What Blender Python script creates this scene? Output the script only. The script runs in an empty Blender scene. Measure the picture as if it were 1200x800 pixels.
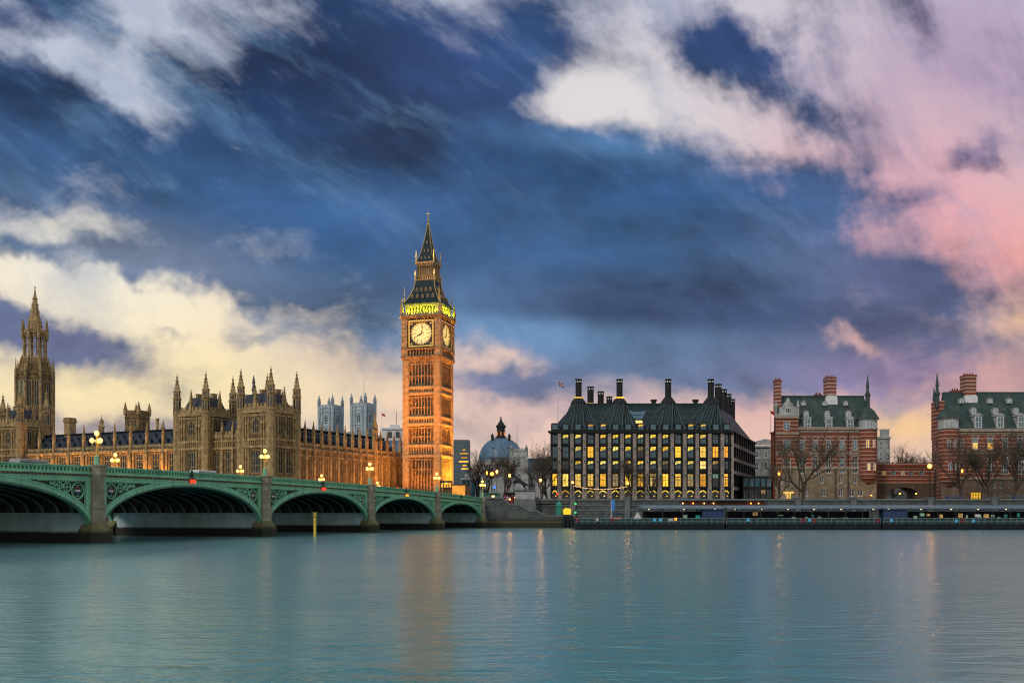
import bpy, bmesh, math, random
from mathutils import Vector, Matrix
random.seed(7)
R = math.radians
S = bpy.context.scene
COL = S.collection
F, HOR, CAMH = 1150.0, 601.0, 4.0          # focal length (pixels of a 1200 px frame), horizon row, eye height above the water

# ------------------------------------------------------------------ camera
cam = bpy.data.cameras.new('camera')
cam.sensor_width = 36.0
cam.lens = F / 1200 * 36.0
cam.shift_y = (HOR - 400) / 1200.0
cam.clip_start = 0.5
cam.clip_end = 9000
camo = bpy.data.objects.new('camera', cam)
camo.location = (0, 0, CAMH)
camo.rotation_euler = (R(90), 0, 0)
COL.objects.link(camo)
S.camera = camo
S.view_settings.view_transform = 'Standard'
S.view_settings.look = 'None'
S.view_settings.exposure = 0.0
S.view_settings.gamma = 1.0
S.cycles.use_denoising = True
S.cycles.filter_width = 1.15
S.cycles.max_bounces = 6
S.cycles.diffuse_bounces = 3
S.cycles.glossy_bounces = 3
S.cycles.transmission_bounces = 3
S.cycles.sample_clamp_indirect = 4.0
S.cycles.caustics_reflective = False
S.cycles.caustics_refractive = False


def L(r, g, b):
    def f(c):
        c /= 255.0
        return c / 12.92 if c <= 0.04045 else ((c + 0.055) / 1.055) ** 2.4
    return (f(r), f(g), f(b), 1.0)


class NT:
    """small helper round a node tree"""
    def __init__(s, tree):
        s.t = tree
        s.n = tree.nodes
        s.l = tree.links

    def node(s, typ, **kw):
        n = s.n.new(typ)
        for k, v in kw.items():
            setattr(n, k, v)
        return n

    def put(s, sock, v):
        if isinstance(v, bpy.types.NodeSocket):
            s.l.new(v, sock)
        elif v is not None:
            sock.default_value = v

    def math(s, op, a, b=None, c=None, clamp=False):
        n = s.node('ShaderNodeMath', operation=op, use_clamp=clamp)
        s.put(n.inputs[0], a)
        s.put(n.inputs[1], b)
        s.put(n.inputs[2], c)
        return n.outputs[0]

    def vmath(s, op, a, b=None, scale=None):
        n = s.node('ShaderNodeVectorMath', operation=op)
        s.put(n.inputs[0], a)
        s.put(n.inputs[1], b)
        if scale is not None:
            s.put(n.inputs['Scale'], scale)
        return n.outputs['Value'] if op in ('LENGTH', 'DOT_PRODUCT', 'DISTANCE') else n.outputs[0]

    def mix(s, fac, a, b, blend='MIX'):
        n = s.node('ShaderNodeMix', data_type='RGBA', blend_type=blend)
        s.put(n.inputs[0], fac)
        s.put(n.inputs[6], a)
        s.put(n.inputs[7], b)
        return n.outputs[2]

    def noise(s, vec, scale, detail=4.0, rough=0.55, dist=0.0):
        n = s.node('ShaderNodeTexNoise')
        s.put(n.inputs['Vector'], vec)
        s.put(n.inputs['Scale'], scale)
        s.put(n.inputs['Detail'], detail)
        s.put(n.inputs['Roughness'], rough)
        s.put(n.inputs['Distortion'], dist)
        return n.outputs[0], n.outputs[1]

    def mapping(s, vec, loc=(0, 0, 0), rot=(0, 0, 0), scale=(1, 1, 1), typ='POINT'):
        n = s.node('ShaderNodeMapping', vector_type=typ)
        s.put(n.inputs['Vector'], vec)
        n.inputs['Location'].default_value = loc
        n.inputs['Rotation'].default_value = rot
        n.inputs['Scale'].default_value = scale
        return n.outputs[0]

    def remap(s, v, a, b, c=0.0, d=1.0, smooth=False):
        n = s.node('ShaderNodeMapRange', interpolation_type='SMOOTHSTEP' if smooth else 'LINEAR')
        s.put(n.inputs[0], v)
        for i, x in enumerate((a, b, c, d)):
            n.inputs[i + 1].default_value = x
        return n.outputs[0]

    def ramp(s, v, stops):
        n = s.node('ShaderNodeValToRGB')
        s.put(n.inputs[0], v)
        el = n.color_ramp.elements
        while len(el) > 1:
            el.remove(el[-1])
        el[0].position, el[0].color = stops[0]
        for p, c in stops[1:]:
            e = el.new(p)
            e.color = c
        return n.outputs[0]


# ------------------------------------------------------------------ sky
SUN_EL, SUN_AZ = 30.0, -38.0               # soft after-glow high on the left, seen as direction the light comes from (behind the eye)
world = bpy.data.worlds.new('World')
S.world = world
world.use_nodes = True
W = NT(world.node_tree)
W.n.clear()
tc = W.node('ShaderNodeTexCoord')
sep = W.node('ShaderNodeSeparateXYZ')
W.l.new(tc.outputs['Generated'], sep.inputs[0])
dx, dy, dz = sep.outputs
dys = W.math('MAXIMUM', dy, 0.12)
u = W.math('DIVIDE', dx, dys)
v = W.math('ABSOLUTE', W.math('DIVIDE', dz, dys))
cmb = W.node('ShaderNodeCombineXYZ')
W.l.new(u, cmb.inputs[0])
W.l.new(v, cmb.inputs[1])
P0 = cmb.outputs[0]                         # direction of the sky as a point on the plane y = 1
_, w1 = W.noise(P0, 3.2, 5.0, 0.6)
_, w2 = W.noise(W.mapping(P0, (3.1, 1.7, 0)), 11.0, 4.0, 0.65)
warp = W.vmath('ADD', W.vmath('SCALE', W.vmath('SUBTRACT', w1, (0.5, 0.5, 0.5)), scale=0.17),
               W.vmath('SCALE', W.vmath('SUBTRACT', w2, (0.5, 0.5, 0.5)), scale=0.065))
P1 = W.vmath('ADD', P0, warp)


def gauss(src, px, py, rx, ry, ang=0.0):
    m = W.mapping(src, ((px - 600) / F, (HOR - py) / F, 0), (0, 0, R(-ang)), (rx / F, ry / F, 1), 'TEXTURE')
    d = W.vmath('DOT_PRODUCT', m, m)
    return W.math('POWER', 0.3679, d)


# clear sky behind the clouds: one warm / cool patch after another
clear = W.mix(W.remap(v, 0.1, 0.6, smooth=True), L(226, 196, 176), L(196, 198, 214))
for (px, py, rx, ry, ang, col, w) in (
    (130, 130, 330, 170, 20, (186, 196, 214), .9),
    (150, 370, 330, 110, 8, (252, 236, 204), 1.0),
    (90, 300, 160, 70, 10, (240, 236, 222), .8),
    (170, 450, 440, 55, 0, (253, 232, 180), .97),
    (420, 410, 110, 50, 10, (240, 212, 182), .8),
    (590, 440, 100, 60, 0, (242, 208, 190), .95),
    (720, 120, 170, 60, 5, (226, 222, 222), .9),
    (960, 60, 150, 110, 20, (214, 204, 214), .9),
    (1150, 60, 150, 110, 0, (176, 152, 182), .8),
    (1090, 250, 200, 120, 10, (228, 172, 184), .95),
    (1040, 300, 90, 40, 10, (240, 172, 170), .7),
    (1190, 300, 90, 50, 0, (246, 168, 160), .8),
    (1196, 380, 40, 28, -30, (252, 200, 156), .9),
    (1010, 400, 80, 30, 15, (232, 178, 168), .8),
    (960, 480, 180, 40, 0, (238, 178, 166), .92),
    (1055, 497, 55, 22, 0, (250, 208, 148), .95),
    (1170, 440, 120, 40, 0, (206, 148, 150), .7),
    (700, 480, 220, 50, 0, (240, 200, 186), .9),
):
    clear = W.mix(W.math('MULTIPLY', gauss(P0, px, py, rx, ry, ang), w), clear, L(*col))

# thin high veil over the open sky
veil, _ = W.noise(W.mapping(P1, (7, 3, 0), (0, 0, R(-40)), (1.0, .45, 1), 'TEXTURE'), 5.5, 8.0, 0.62, .3)
clear = W.mix(W.math('MULTIPLY', W.remap(veil, .42, .66, smooth=True), W.remap(v, .10, .30, .12, .62)), clear,
              W.mix(W.remap(u, .12, .4), L(150, 164, 190), L(178, 158, 184)))
# how much cloud there is
cov = None
for (px, py, rx, ry, ang, w) in (
    (455, 90, 225, 130, 6, 1.5), (290, 205, 330, 62, 12, 1.25), (25, 25, 80, 70, 35, 1.1), (20, 165, 90, 60, 20, 1.1), (60, 228, 120, 20, 14, .5),
    (290, 60, 90, 70, 50, .45), (560, 270, 220, 90, 5, 1.2), (625, 60, 60, 90, 10, .8), (745, 30, 30, 60, 20, -.35),
    (780, 265, 230, 95, 9, 1.5), (900, 330, 160, 75, 14, .9), (690, 350, 270, 60, 2, 1.0), (1090, 362, 70, 44, 20, 1.0),
    (850, 58, 84, 38, 27, 1.7), (950, 135, 50, 20, 55, .9), (1140, 186, 52, 26, -28, 1.2), (1066, 250, 18, 36, 80, .6), (1050, 20, 40, 50, 70, .5),
    (1150, 90, 90, 60, 10, .3),
    (50, 288, 52, 18, 12, 1.3), (155, 304, 60, 24, 16, 1.5), (345, 340, 46, 18, 10, 1.2), (255, 318, 62, 26, 18, 1.1), (205, 375, 46, 9, 10, .7), (430, 310, 60, 60, 30, .7), (500, 340, 60, 60, 30, .5),
    (85, 398, 125, 28, 17, 1.35), (20, 362, 70, 34, 10, .9), (160, 497, 330, 17, -1, 1.2), (330, 385, 60, 12, 8, .6), (440, 400, 40, 20, 30, .4),
    (575, 440, 75, 20, 4, 1.05), (620, 490, 110, 12, 0, .35), (800, 425, 250, 40, 2, 1.0), (960, 440, 170, 26, 4, .55), (880, 400, 90, 60, 0, .3),
    (1150, 425, 110, 20, 0, .5), (720, 465, 110, 14, 0, .45), (1090, 470, 60, 10, 0, .5), (980, 500, 60, 12, 0, .5),
    (70, 88, 90, 18, 35, -.75), (132, 66, 20, 85, 8, -.6), (145, 140, 55, 22, 25, -.7), (160, 20, 60, 26, 60, -.7), (345, 18, 70, 16, 42, -.5), (330, 95, 50, 16, 42, -.4),
    (735, 115, 90, 30, 6, -1.0), (620, 125, 60, 24, 0, -.55), (860, 165, 90, 26, 12, -.7), (258, 183, 14, 6, 10, -.6),
    (130, 345, 180, 26, 12, -.6), (1000, 403, 40, 12, 25, -1.1), (905, 235, 26, 14, 20, -.5), (965, 235, 70, 60, 10, .75), (200, 262, 80, 24, 14, .9), (935, 285, 40, 20, 20, -.6),
    (570, 412, 60, 14, 8, -.6), (1050, 270, 40, 50, 40, -.3),
):
    g = gauss(P1, px, py, rx, ry, ang)
    cov = W.math('MULTIPLY', g, w) if cov is None else W.math('MULTIPLY_ADD', g, w, cov)
# wind-drawn streaks: leaning on the left, steeper on the right
P1b = W.vmath('ADD', P0, W.vmath('SCALE', W.vmath('SUBTRACT', w1, (0.5, 0.5, 0.5)), scale=0.06))
sl, _ = W.noise(W.mapping(P1b, (0, 0, 0), (0, 0, R(-38)), (1.0, .30, 1), 'TEXTURE'), 3.6, 8.0, 0.62)
sr, _ = W.noise(W.mapping(P1b, (5, 2, 0), (0, 0, R(-66)), (1.0, .36, 1), 'TEXTURE'), 4.4, 8.0, 0.62)
side = W.remap(u, -0.05, 0.25, smooth=True)
streak = W.math('ADD', W.math('MULTIPLY', sl, W.math('SUBTRACT', 1.0, side)), W.math('MULTIPLY', sr, side))
billow, _ = W.noise(W.mapping(P0, (2, 7, 0), (0, 0, 0), (1, 1.8, 1)), 8.0, 7.0, 0.6, 0.4)
nz = W.math('ADD', W.math('MULTIPLY', W.math('SUBTRACT', streak, 0.5), W.remap(v, .14, .42, 1.0, 2.8)), W.math('MULTIPLY', W.math('SUBTRACT', billow, 0.5), W.remap(v, .14, .42, 2.3, 1.6)))
dens = W.math('MULTIPLY', W.math('ADD', cov, nz), W.remap(v, .06, .17, .55, 1.0))
alpha = W.remap(dens, -0.12, 1.22, smooth=True)

ccol = W.mix(W.remap(v, 0.08, 0.5, smooth=True), L(92, 116, 148), L(34, 66, 110))
for (px, py, rx, ry, ang, col, w) in (
    (330, 110, 220, 130, 15, (24, 56, 102), .95), (530, 120, 170, 110, 0, (36, 60, 106), .9), (200, 215, 240, 60, 12, (44, 84, 130), .85),
    (20, 30, 110, 80, 30, (32, 58, 104), .8), (420, 270, 160, 60, 10, (44, 84, 130), .9), (760, 215, 240, 60, 8, (38, 86, 136), .95), (700, 300, 260, 60, 6, (46, 86, 130), .9),
    (850, 360, 230, 40, 4, (64, 92, 136), .9), (620, 385, 200, 26, 4, (98, 140, 182), .85), (1050, 345, 110, 60, 10, (92, 104, 146), .9),
    (870, 55, 130, 50, 25, (34, 62, 110), .95), (1140, 186, 70, 40, -20, (92, 90, 132), .9), (1160, 70, 130, 80, 0, (150, 130, 166), .8),
    (150, 300, 160, 40, 10, (112, 126, 152), .8), (80, 400, 150, 40, 15, (98, 102, 138), .9), (170, 495, 350, 30, 0, (128, 124, 150), .9), (590, 450, 120, 40, 0, (112, 120, 156), .8),
    (820, 430, 200, 40, 0, (96, 118, 154), .8), (740, 368, 210, 15, 3, (46, 72, 114), .85), (640, 402, 210, 26, 2, (96, 138, 182), .55), (720, 172, 130, 18, 8, (84, 130, 180), .75), (880, 205, 90, 18, 12, (70, 100, 150), .7), (1060, 440, 170, 40, 0, (136, 116, 152), .8),
):
    ccol = W.mix(W.math('MULTIPLY', gauss(P0, px, py, rx, ry, ang), w), ccol, L(*col))
# light and dark inside the clouds
big, _ = W.noise(W.mapping(P0, (4, 9, 0), (0, 0, R(-8)), (1, .42, 1), 'TEXTURE'), 3.4, 6.0, 0.55, 0.5)
lowk = W.remap(v, .16, .44, smooth=True)
mixed = W.math('ADD', W.math('MULTIPLY', W.math('SUBTRACT', streak, .5), W.math('MULTIPLY_ADD', lowk, .95, .25)), W.math('SUBTRACT', billow, .5))
shade = W.math('ADD', W.math('MULTIPLY_ADD', mixed, -1.3, 1.0), W.math('MULTIPLY', W.math('SUBTRACT', big, .5), -2.2))
shade = W.math('MAXIMUM', shade, 0.45)
ccol = W.mix(1.0, ccol, W.vmath('SCALE', (1, 1, 1), scale=shade), 'MULTIPLY')
wisp, _ = W.noise(W.mapping(P1b, (9, 4, 0), (0, 0, R(-34)), (1.0, .30, 1), 'TEXTURE'), 4.2, 8.0, 0.62)
ccol = W.mix(W.math('MULTIPLY', W.remap(wisp, 0.48, 0.74, smooth=True), W.math('MULTIPLY_ADD', lowk, .46, .10)), ccol, W.mix(W.remap(u, 0.1, 0.45), L(112, 152, 194), L(132, 146, 186)))
front = W.mix(W.math('MULTIPLY', alpha, 0.97), clear, ccol)
# the physical sky gives the part of the dome behind the eye its tint
nish = W.node('ShaderNodeTexSky', sky_type='NISHITA', sun_disc=False, sun_elevation=R(SUN_EL), sun_rotation=R(180 + SUN_AZ), altitude=20,
              air_density=1.4, dust_density=2.2, ozone_density=1.0)
back = W.mix(0.72, W.vmath('SCALE', nish.outputs[0], scale=0.10), (0.40, 0.42, 0.46, 1))
fade = W.remap(dy, 0.10, 0.55, smooth=True)
skyc = W.mix(fade, back, front)
bg = W.node('ShaderNodeBackground')
W.l.new(skyc, bg.inputs[0])
bg.inputs[1].default_value = 1.0
out = W.node('ShaderNodeOutputWorld')
W.l.new(bg.outputs[0], out.inputs[0])
world.cycles.sampling_method = 'MANUAL'
world.cycles.sample_map_resolution = 512

# ------------------------------------------------------------------ one soft, slightly warm sun (light under broken cloud)
sl_ = bpy.data.lights.new('sun', 'SUN')
sl_.energy = 1.5
sl_.angle = R(12)
sl_.color = (1.0, 0.88, 0.72)
suno = bpy.data.objects.new('sun', sl_)
COL.objects.link(suno)
# light travels from behind-left of the eye towards the far bank
ld = Vector((math.sin(R(SUN_AZ)), -math.cos(R(SUN_AZ)), math.tan(R(SUN_EL))))
suno.rotation_euler = ld.to_track_quat('Z', 'Y').to_euler()

# ================================================================== helpers
def P(px, py, Y):
    """point of the scene that lies at depth Y behind pixel px, py of the 1200 x 800 photograph"""
    return Vector(((px - 600) / F * Y, Y, CAMH + (HOR - py) / F * Y))


def ZZ(py, Y):
    return CAMH + (HOR - py) / F * Y


class MB:
    def __init__(s):
        s.v = []
        s.f = []
        s.m = []

    def poly(s, pts, mi=0):
        n = len(s.v)
        s.v += [tuple(p) for p in pts]
        s.f.append(tuple(range(n, n + len(pts))))
        s.m.append(mi)

    def mesh(s, vs, fs, mi=0):
        n = len(s.v)
        s.v += [tuple(p) for p in vs]
        for f in fs:
            s.f.append(tuple(i + n for i in f))
            s.m.append(mi)

    def box(s, x0, x1, y0, y1, z0, z1, mi=0):
        s.mesh([(x0, y0, z0), (x1, y0, z0), (x1, y1, z0), (x0, y1, z0), (x0, y0, z1), (x1, y0, z1), (x1, y1, z1), (x0, y1, z1)],
               [(3, 2, 1, 0), (4, 5, 6, 7), (0, 1, 5, 4), (1, 2, 6, 5), (2, 3, 7, 6), (3, 0, 4, 7)], mi)

    def frustum(s, lo, hi, mi=0, caps=True):
        """lo, hi: two rings of 3-D points, counter-clockwise from above"""
        n = len(lo)
        fs = [(i, (i + 1) % n, n + (i + 1) % n, n + i) for i in range(n)]
        if caps:
            fs += [tuple(range(n - 1, -1, -1)), tuple(range(n, 2 * n))]
        s.mesh(list(lo) + list(hi), fs, mi)

    def prism(s, pts, z0, z1, mi=0):
        s.frustum([(x, y, z0) for x, y in pts], [(x, y, z1) for x, y in pts], mi)

    def lathe(s, cx, cy, prof, n=8, rot=0.0, mi=0, sx=1.0):
        vs, fs = [], []
        for r, z in prof:
            for k in range(n):
                a = rot + 2 * math.pi * k / n
                vs.append((cx + r * math.cos(a), cy + r * math.sin(a) * sx, z))
        for j in range(len(prof) - 1):
            for k in range(n):
                k2 = (k + 1) % n
                fs.append((j * n + k, j * n + k2, (j + 1) * n + k2, (j + 1) * n + k))
        fs.append(tuple(range(n - 1, -1, -1)))
        m = (len(prof) - 1) * n
        fs.append(tuple(range(m, m + n)))
        s.mesh(vs, fs, mi)

    def tube(s, p0, p1, r0, r1=None, n=6, mi=0, caps=True):
        r1 = r0 if r1 is None else r1
        p0, p1 = Vector(p0), Vector(p1)
        d = (p1 - p0)
        if d.length < 1e-6:
            return
        d.normalize()
        a = d.orthogonal().normalized()
        b = d.cross(a)
        vs = []
        for p, r in ((p0, r0), (p1, r1)):
            for k in range(n):
                t = 2 * math.pi * k / n
                vs.append(p + a * (r * math.cos(t)) + b * (r * math.sin(t)))
        fs = [(k, (k + 1) % n, n + (k + 1) % n, n + k) for k in range(n)]
        if caps:
            fs += [tuple(range(n - 1, -1, -1)), tuple(range(n, 2 * n))]
        s.mesh(vs, fs, mi)

    def path(s, pts, r, n=5, mi=0):
        for a, b in zip(pts[:-1], pts[1:]):
            s.tube(a, b, r, r, n, mi)

    def ball(s, c, r, n=10, m=6, mi=0, sz=1.0):
        prof = [(max(r * math.sin(math.pi * j / m), 0.002), c[2] - r * sz * math.cos(math.pi * j / m)) for j in range(m + 1)]
        s.lathe(c[0], c[1], prof, n, 0, mi)

    def extr(s, prof, y0, y1, mi=0):
        """outline in x, z pushed along y"""
        n = len(prof)
        vs = [(x, y0, z) for x, z in prof] + [(x, y1, z) for x, z in prof]
        fs = [tuple(range(n)), tuple(range(2 * n - 1, n - 1, -1))]
        fs += [(i, n + i, n + (i + 1) % n, (i + 1) % n) for i in range(n)]
        s.mesh(vs, fs, mi)

    def build(s, name, mats, parent=None, smooth=False, loc=None):
        me = bpy.data.meshes.new(name)
        me.from_pydata(s.v, [], s.f)
        if not isinstance(mats, (list, tuple)):
            mats = [mats]
        for m in mats:
            me.materials.append(m)
        if len(mats) > 1:
            me.polygons.foreach_set('material_index', s.m)
        if smooth:
            me.polygons.foreach_set('use_smooth', [True] * len(me.polygons))
        bm = bmesh.new()
        bm.from_mesh(me)
        bmesh.ops.recalc_face_normals(bm, faces=bm.faces)
        bm.to_mesh(me)
        bm.free()
        me.update()
        o = bpy.data.objects.new(name, me)
        COL.objects.link(o)
        o.parent = parent
        if loc is not None:
            o.location = loc
        return o


def inst(me, name, parent, loc, rz=0.0):
    o = bpy.data.objects.new(name, me)
    COL.objects.link(o)
    o.parent = parent
    o.location = loc
    o.rotation_euler = (0, 0, rz)
    return o


def tag(o, label=None, cat=None, group=None, kind=None):
    if label:
        o['label'] = label
    if cat:
        o['category'] = cat
    if group:
        o['group'] = group
    if kind:
        o['kind'] = kind
    return o


def thing(name, label, cat, loc=(0, 0, 0), rz=0.0, group=None):
    o = bpy.data.objects.new(name, None)
    o.empty_display_size = 0.2
    COL.objects.link(o)
    o.location = loc
    o.rotation_euler = (0, 0, rz)
    return tag(o, label, cat, group)


def kids(o):
    return [c for c in COL.objects if c.parent == o]


def copy_tree(o, parent=None):
    c = o.copy()
    COL.objects.link(c)
    c.parent = parent
    for ch in list(o.children):
        copy_tree(ch, c)
    return c


def dup(o, loc, rz=None, label=None, scale=None):
    bpy.context.view_layer.update()
    c = copy_tree(o)
    c.location = loc
    if rz is not None:
        c.rotation_euler = (0, 0, rz)
    if scale:
        c.scale = (scale,) * 3
    if label:
        c['label'] = label
    return c


# ================================================================== materials
def mat(name, col, rough=0.8, col2=None, scale=0.6, bump=0.0, metal=0.0, spec=None, detail=5.0, stain=0.0, extra=None):
    """base colour broken up by two scales of noise in object space (metres)"""
    m = bpy.data.materials.new(name)
    m.use_nodes = True
    t = NT(m.node_tree)
    b = t.n['Principled BSDF']
    b.inputs['Roughness'].default_value = rough
    b.inputs['Metallic'].default_value = metal
    if spec is not None:
        b.inputs['Specular IOR Level'].default_value = spec
    tc = t.node('ShaderNodeTexCoord')
    co = tc.outputs['Object']
    c2 = col2 or tuple(x * 0.62 for x in col[:3]) + (1,)
    n1, _ = t.noise(co, scale, detail, 0.6)
    c = t.mix(t.remap(n1, 0.34, 0.66), col, c2)
    if stain:
        n2, _ = t.noise(t.mapping(co, scale=(1, 1, .22)), 0.9, 6.0, 0.65)
        c = t.mix(t.math('MULTIPLY', t.remap(n2, 0.5, 0.72), stain), c, tuple(x * 0.3 for x in col[:3]) + (1,))
    if extra:
        c = extra(t, co, c)
    t.l.new(c, b.inputs['Base Color'])
    if bump:
        n3, _ = t.noise(co, scale * 5, 3.0, 0.6)
        bn = t.node('ShaderNodeBump')
        bn.inputs['Strength'].default_value = bump
        bn.inputs['Distance'].default_value = 0.1
        t.l.new(n3, bn.inputs['Height'])
        t.l.new(bn.outputs[0], b.inputs['Normal'])
    return m


def emis(name, col, strength, base=(0.02, 0.02, 0.02, 1), vary=0.0, scale=0.8, cols=None):
    m = bpy.data.materials.new(name)
    m.use_nodes = True
    t = NT(m.node_tree)
    b = t.n['Principled BSDF']
    b.inputs['Base Color'].default_value = base
    b.inputs['Roughness'].default_value = 0.4
    b.inputs['Emission Color'].default_value = col
    b.inputs['Emission Strength'].default_value = strength
    if vary:
        tc = t.node('ShaderNodeTexCoord')
        oi = t.node('ShaderNodeObjectInfo')
        n, _ = t.noise(t.vmath('ADD', tc.outputs['Object'], t.vmath('SCALE', (37, 11, 5), scale=oi.outputs['Random'])), scale, 3.0, 0.6)
        k = t.math('MULTIPLY', t.remap(n, 0.3, 0.7, 1 - vary, 1 + vary * .6),
                   t.remap(oi.outputs['Random'], 0, 1, 1 - vary * .7, 1 + vary * .5))
        t.l.new(t.math('MULTIPLY', k, strength), b.inputs['Emission Strength'])
        if cols:
            rp = t.ramp(t.math('FRACT', t.math('MULTIPLY', oi.outputs['Random'], 7.3)), [(0, cols[0]), (.45, col), (1, cols[1])])
            t.l.new(rp, b.inputs['Emission Color'])
    return m


def coursed(h, w, depth=0.55):
    """stone blocks: darker joints in object space"""
    def fn(t, co, c):
        br = t.node('ShaderNodeTexBrick')
        s = t.node('ShaderNodeSeparateXYZ')
        t.l.new(co, s.inputs[0])
        k = t.node('ShaderNodeCombineXYZ')
        t.l.new(t.math('ADD', s.outputs[0], s.outputs[1]), k.inputs[0])
        t.l.new(s.outputs[2], k.inputs[1])
        t.l.new(k.outputs[0], br.inputs['Vector'])
        br.inputs['Scale'].default_value = 1.0
        br.inputs['Brick Width'].default_value = w
        br.inputs['Row Height'].default_value = h
        br.inputs['Mortar Size'].default_value = 0.035
        br.inputs['Color1'].default_value = (1, 1, 1, 1)
        br.inputs['Color2'].default_value = (.72, .72, .72, 1)
        br.inputs['Mortar'].default_value = (depth, depth, depth, 1)
        return t.mix(1.0, c, br.outputs[0], 'MULTIPLY')
    return fn


def tidal(h, col, amp=1.0):
    """weed and wet mud up to the tide line"""
    def fn(t, co, c):
        s = t.node('ShaderNodeSeparateXYZ')
        t.l.new(co, s.inputs[0])
        n, _ = t.noise(co, 0.9, 5.0, 0.6)
        z = t.math('ADD', s.outputs[2], t.math('MULTIPLY', n, -amp))
        return t.mix(t.remap(z, h - .5 - .4 * amp, h - .3 - .0 * amp + .2 * amp, 1, 0), c, col)
    return fn


def striped(period, duty, light, z0=0.0):
    """brick courses alternating with bands of white stone"""
    def fn(t, co, c):
        s = t.node('ShaderNodeSeparateXYZ')
        t.l.new(co, s.inputs[0])
        f = t.math('FRACT', t.math('DIVIDE', t.math('SUBTRACT', s.outputs[2], z0), period))
        n, _ = t.noise(co, 0.8, 4.0)
        lc = t.mix(n, light, tuple(x * .6 for x in light[:3]) + (1,))
        return t.mix(t.math('LESS_THAN', f, duty), c, lc)
    return fn


M = {}
M['honey'] = mat('honey_limestone', (.30, .20, .092, 1), .9, (.105, .07, .036, 1), .45, .8, stain=.75, extra=coursed(.9, 1.7, .5))
M['honey2'] = mat('honey_limestone_trim', (.48, .335, .16, 1), .9, (.19, .13, .065, 1), .8, .6, stain=.6)
M['gold'] = mat('clock_tower_stone', (.42, .27, .13, 1), .9, (.16, .09, .04, 1), .9, .8, stain=.55, extra=coursed(.8, 1.3, .55))
M['gold2'] = mat('clock_tower_trim', (.44, .30, .16, 1), .9, (.27, .17, .08, 1), .9, .5, stain=.4)
M['slate'] = mat('blue_slate', (.035, .052, .075, 1), .55, (.018, .028, .044, 1), .9, .4, extra=coursed(.5, .7, .6))
M['lead'] = mat('lead_roof', (.10, .20, .31, 1), .5, (.06, .125, .20, 1), .5, .2, stain=.3)
M['iron_roof'] = mat('cast_iron_roof', (.014, .040, .056, 1), .6, (.008, .020, .030, 1), .8, .3, spec=.2, extra=coursed(.7, .8, .5))
M['green'] = mat('green_bridge_paint', (.245, .60, .385, 1), .5, (.165, .43, .28, 1), .35, .1, stain=.5)
M['green_d'] = mat('dark_green_paint', (.05, .16, .10, 1), .55, (.03, .10, .065, 1), .5, .1, stain=.3)  # darker green for joints, mouldings and kiosk
M['rib_dark'] = mat('rib_shade_paint', (.03, .04, .04, 1), .7, (.018, .025, .025, 1))  # shade between ribs, under deck and behind frieze put into colour
M['green_rib'] = mat('rib_highlight_paint', (.26, .34, .32, 1), .6, (.16, .22, .20, 1), .6, .1, stain=.4)  # pale tone paints the highlight along the rib edges
M['dentil'] = mat('gilded_dentil_paint', (.10, .05, .022, 1), .6, (.035, .02, .014, 1), 2.5, .1)
M['dentil_tip'] = mat('dentil_tip_paint', (.34, .19, .06, 1), .6, (.12, .07, .03, 1), 1.5, .1)
M['granite'] = mat('pier_granite', (.42, .375, .29, 1), .8, (.26, .235, .18, 1), .8, .3, stain=.6, extra=coursed(.8, 1.6, .7))
M['weedy'] = mat('weedy_granite', (.22, .20, .09, 1), .85, (.10, .105, .045, 1), 1.2, .6, stain=.5, extra=tidal(1.6, (.022, .024, .014, 1)))
M['pierwall'] = mat('pier_wall_stone', (.60, .80, .86, 1), .8, (.38, .53, .58, 1), .4, .2, stain=.2, extra=tidal(1.75, (.014, .014, .011, 1), .3))
M['embank'] = mat('embankment_granite', (.115, .135, .14, 1), .85, (.06, .075, .08, 1), .5, .4, stain=.5, extra=lambda t, co, c: tidal(2.4, (.035, .036, .022, 1))(t, co, coursed(.75, 1.7, .28)(t, co, c)))
M['cope'] = mat('coping_granite', (.15, .17, .175, 1), .8, (.095, .11, .115, 1), .7, .2, stain=.3)
M['asphalt'] = mat('asphalt', (.05, .05, .052, 1), .9, (.035, .035, .037, 1), .8, .3)
M['paving'] = mat('paving', (.16, .155, .145, 1), .9, (.10, .10, .095, 1), .5, .3)
M['white'] = mat('white_paint', (.72, .74, .76, 1), .6, (.5, .52, .55, 1), .8)
M['pale'] = mat('pale_portland_stone', (.47, .50, .51, 1), .85, (.30, .33, .35, 1), .5, .3, stain=.45, extra=coursed(.9, 1.6, .75))
M['bluepale'] = mat('pale_abbey_stone', (.40, .49, .55, 1), .85, (.26, .34, .40, 1), .25, .2, stain=.35)
M['bronze'] = mat('dark_bronze', (.022, .028, .030, 1), .5, (.010, .013, .015, 1), .8, .1, spec=.2)
M['bronze_roof'] = mat('bronze_roof_sheet', (.030, .054, .060, 1), .6, (.016, .031, .037, 1), .35, .1, spec=.15, extra=coursed(1.1, 90, .55))
M['fin'] = mat('bronze_fin', (.075, .10, .108, 1), .6, (.045, .062, .068, 1), .6, spec=.2)
M['gritstone'] = mat('column_sandstone', (.37, .315, .28, 1), .85, (.25, .215, .195, 1), .7, .2, stain=.35, extra=coursed(.75, 9, .65))
M['buff_trim'] = mat('buff_stone_trim', (.38, .32, .26, 1), .85, (.24, .20, .165, 1), .6, .3, stain=.45)
M['brick'] = mat('red_brick', (.26, .05, .022, 1), .85, (.14, .03, .016, 1), 1.2, .3, stain=.4)
M['brickband'] = mat('banded_brick', (.27, .060, .030, 1), .85, (.14, .034, .02, 1), 1.2, .3, stain=.45, extra=striped(1.25, .26, (.42, .34, .27, 1)))
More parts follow.
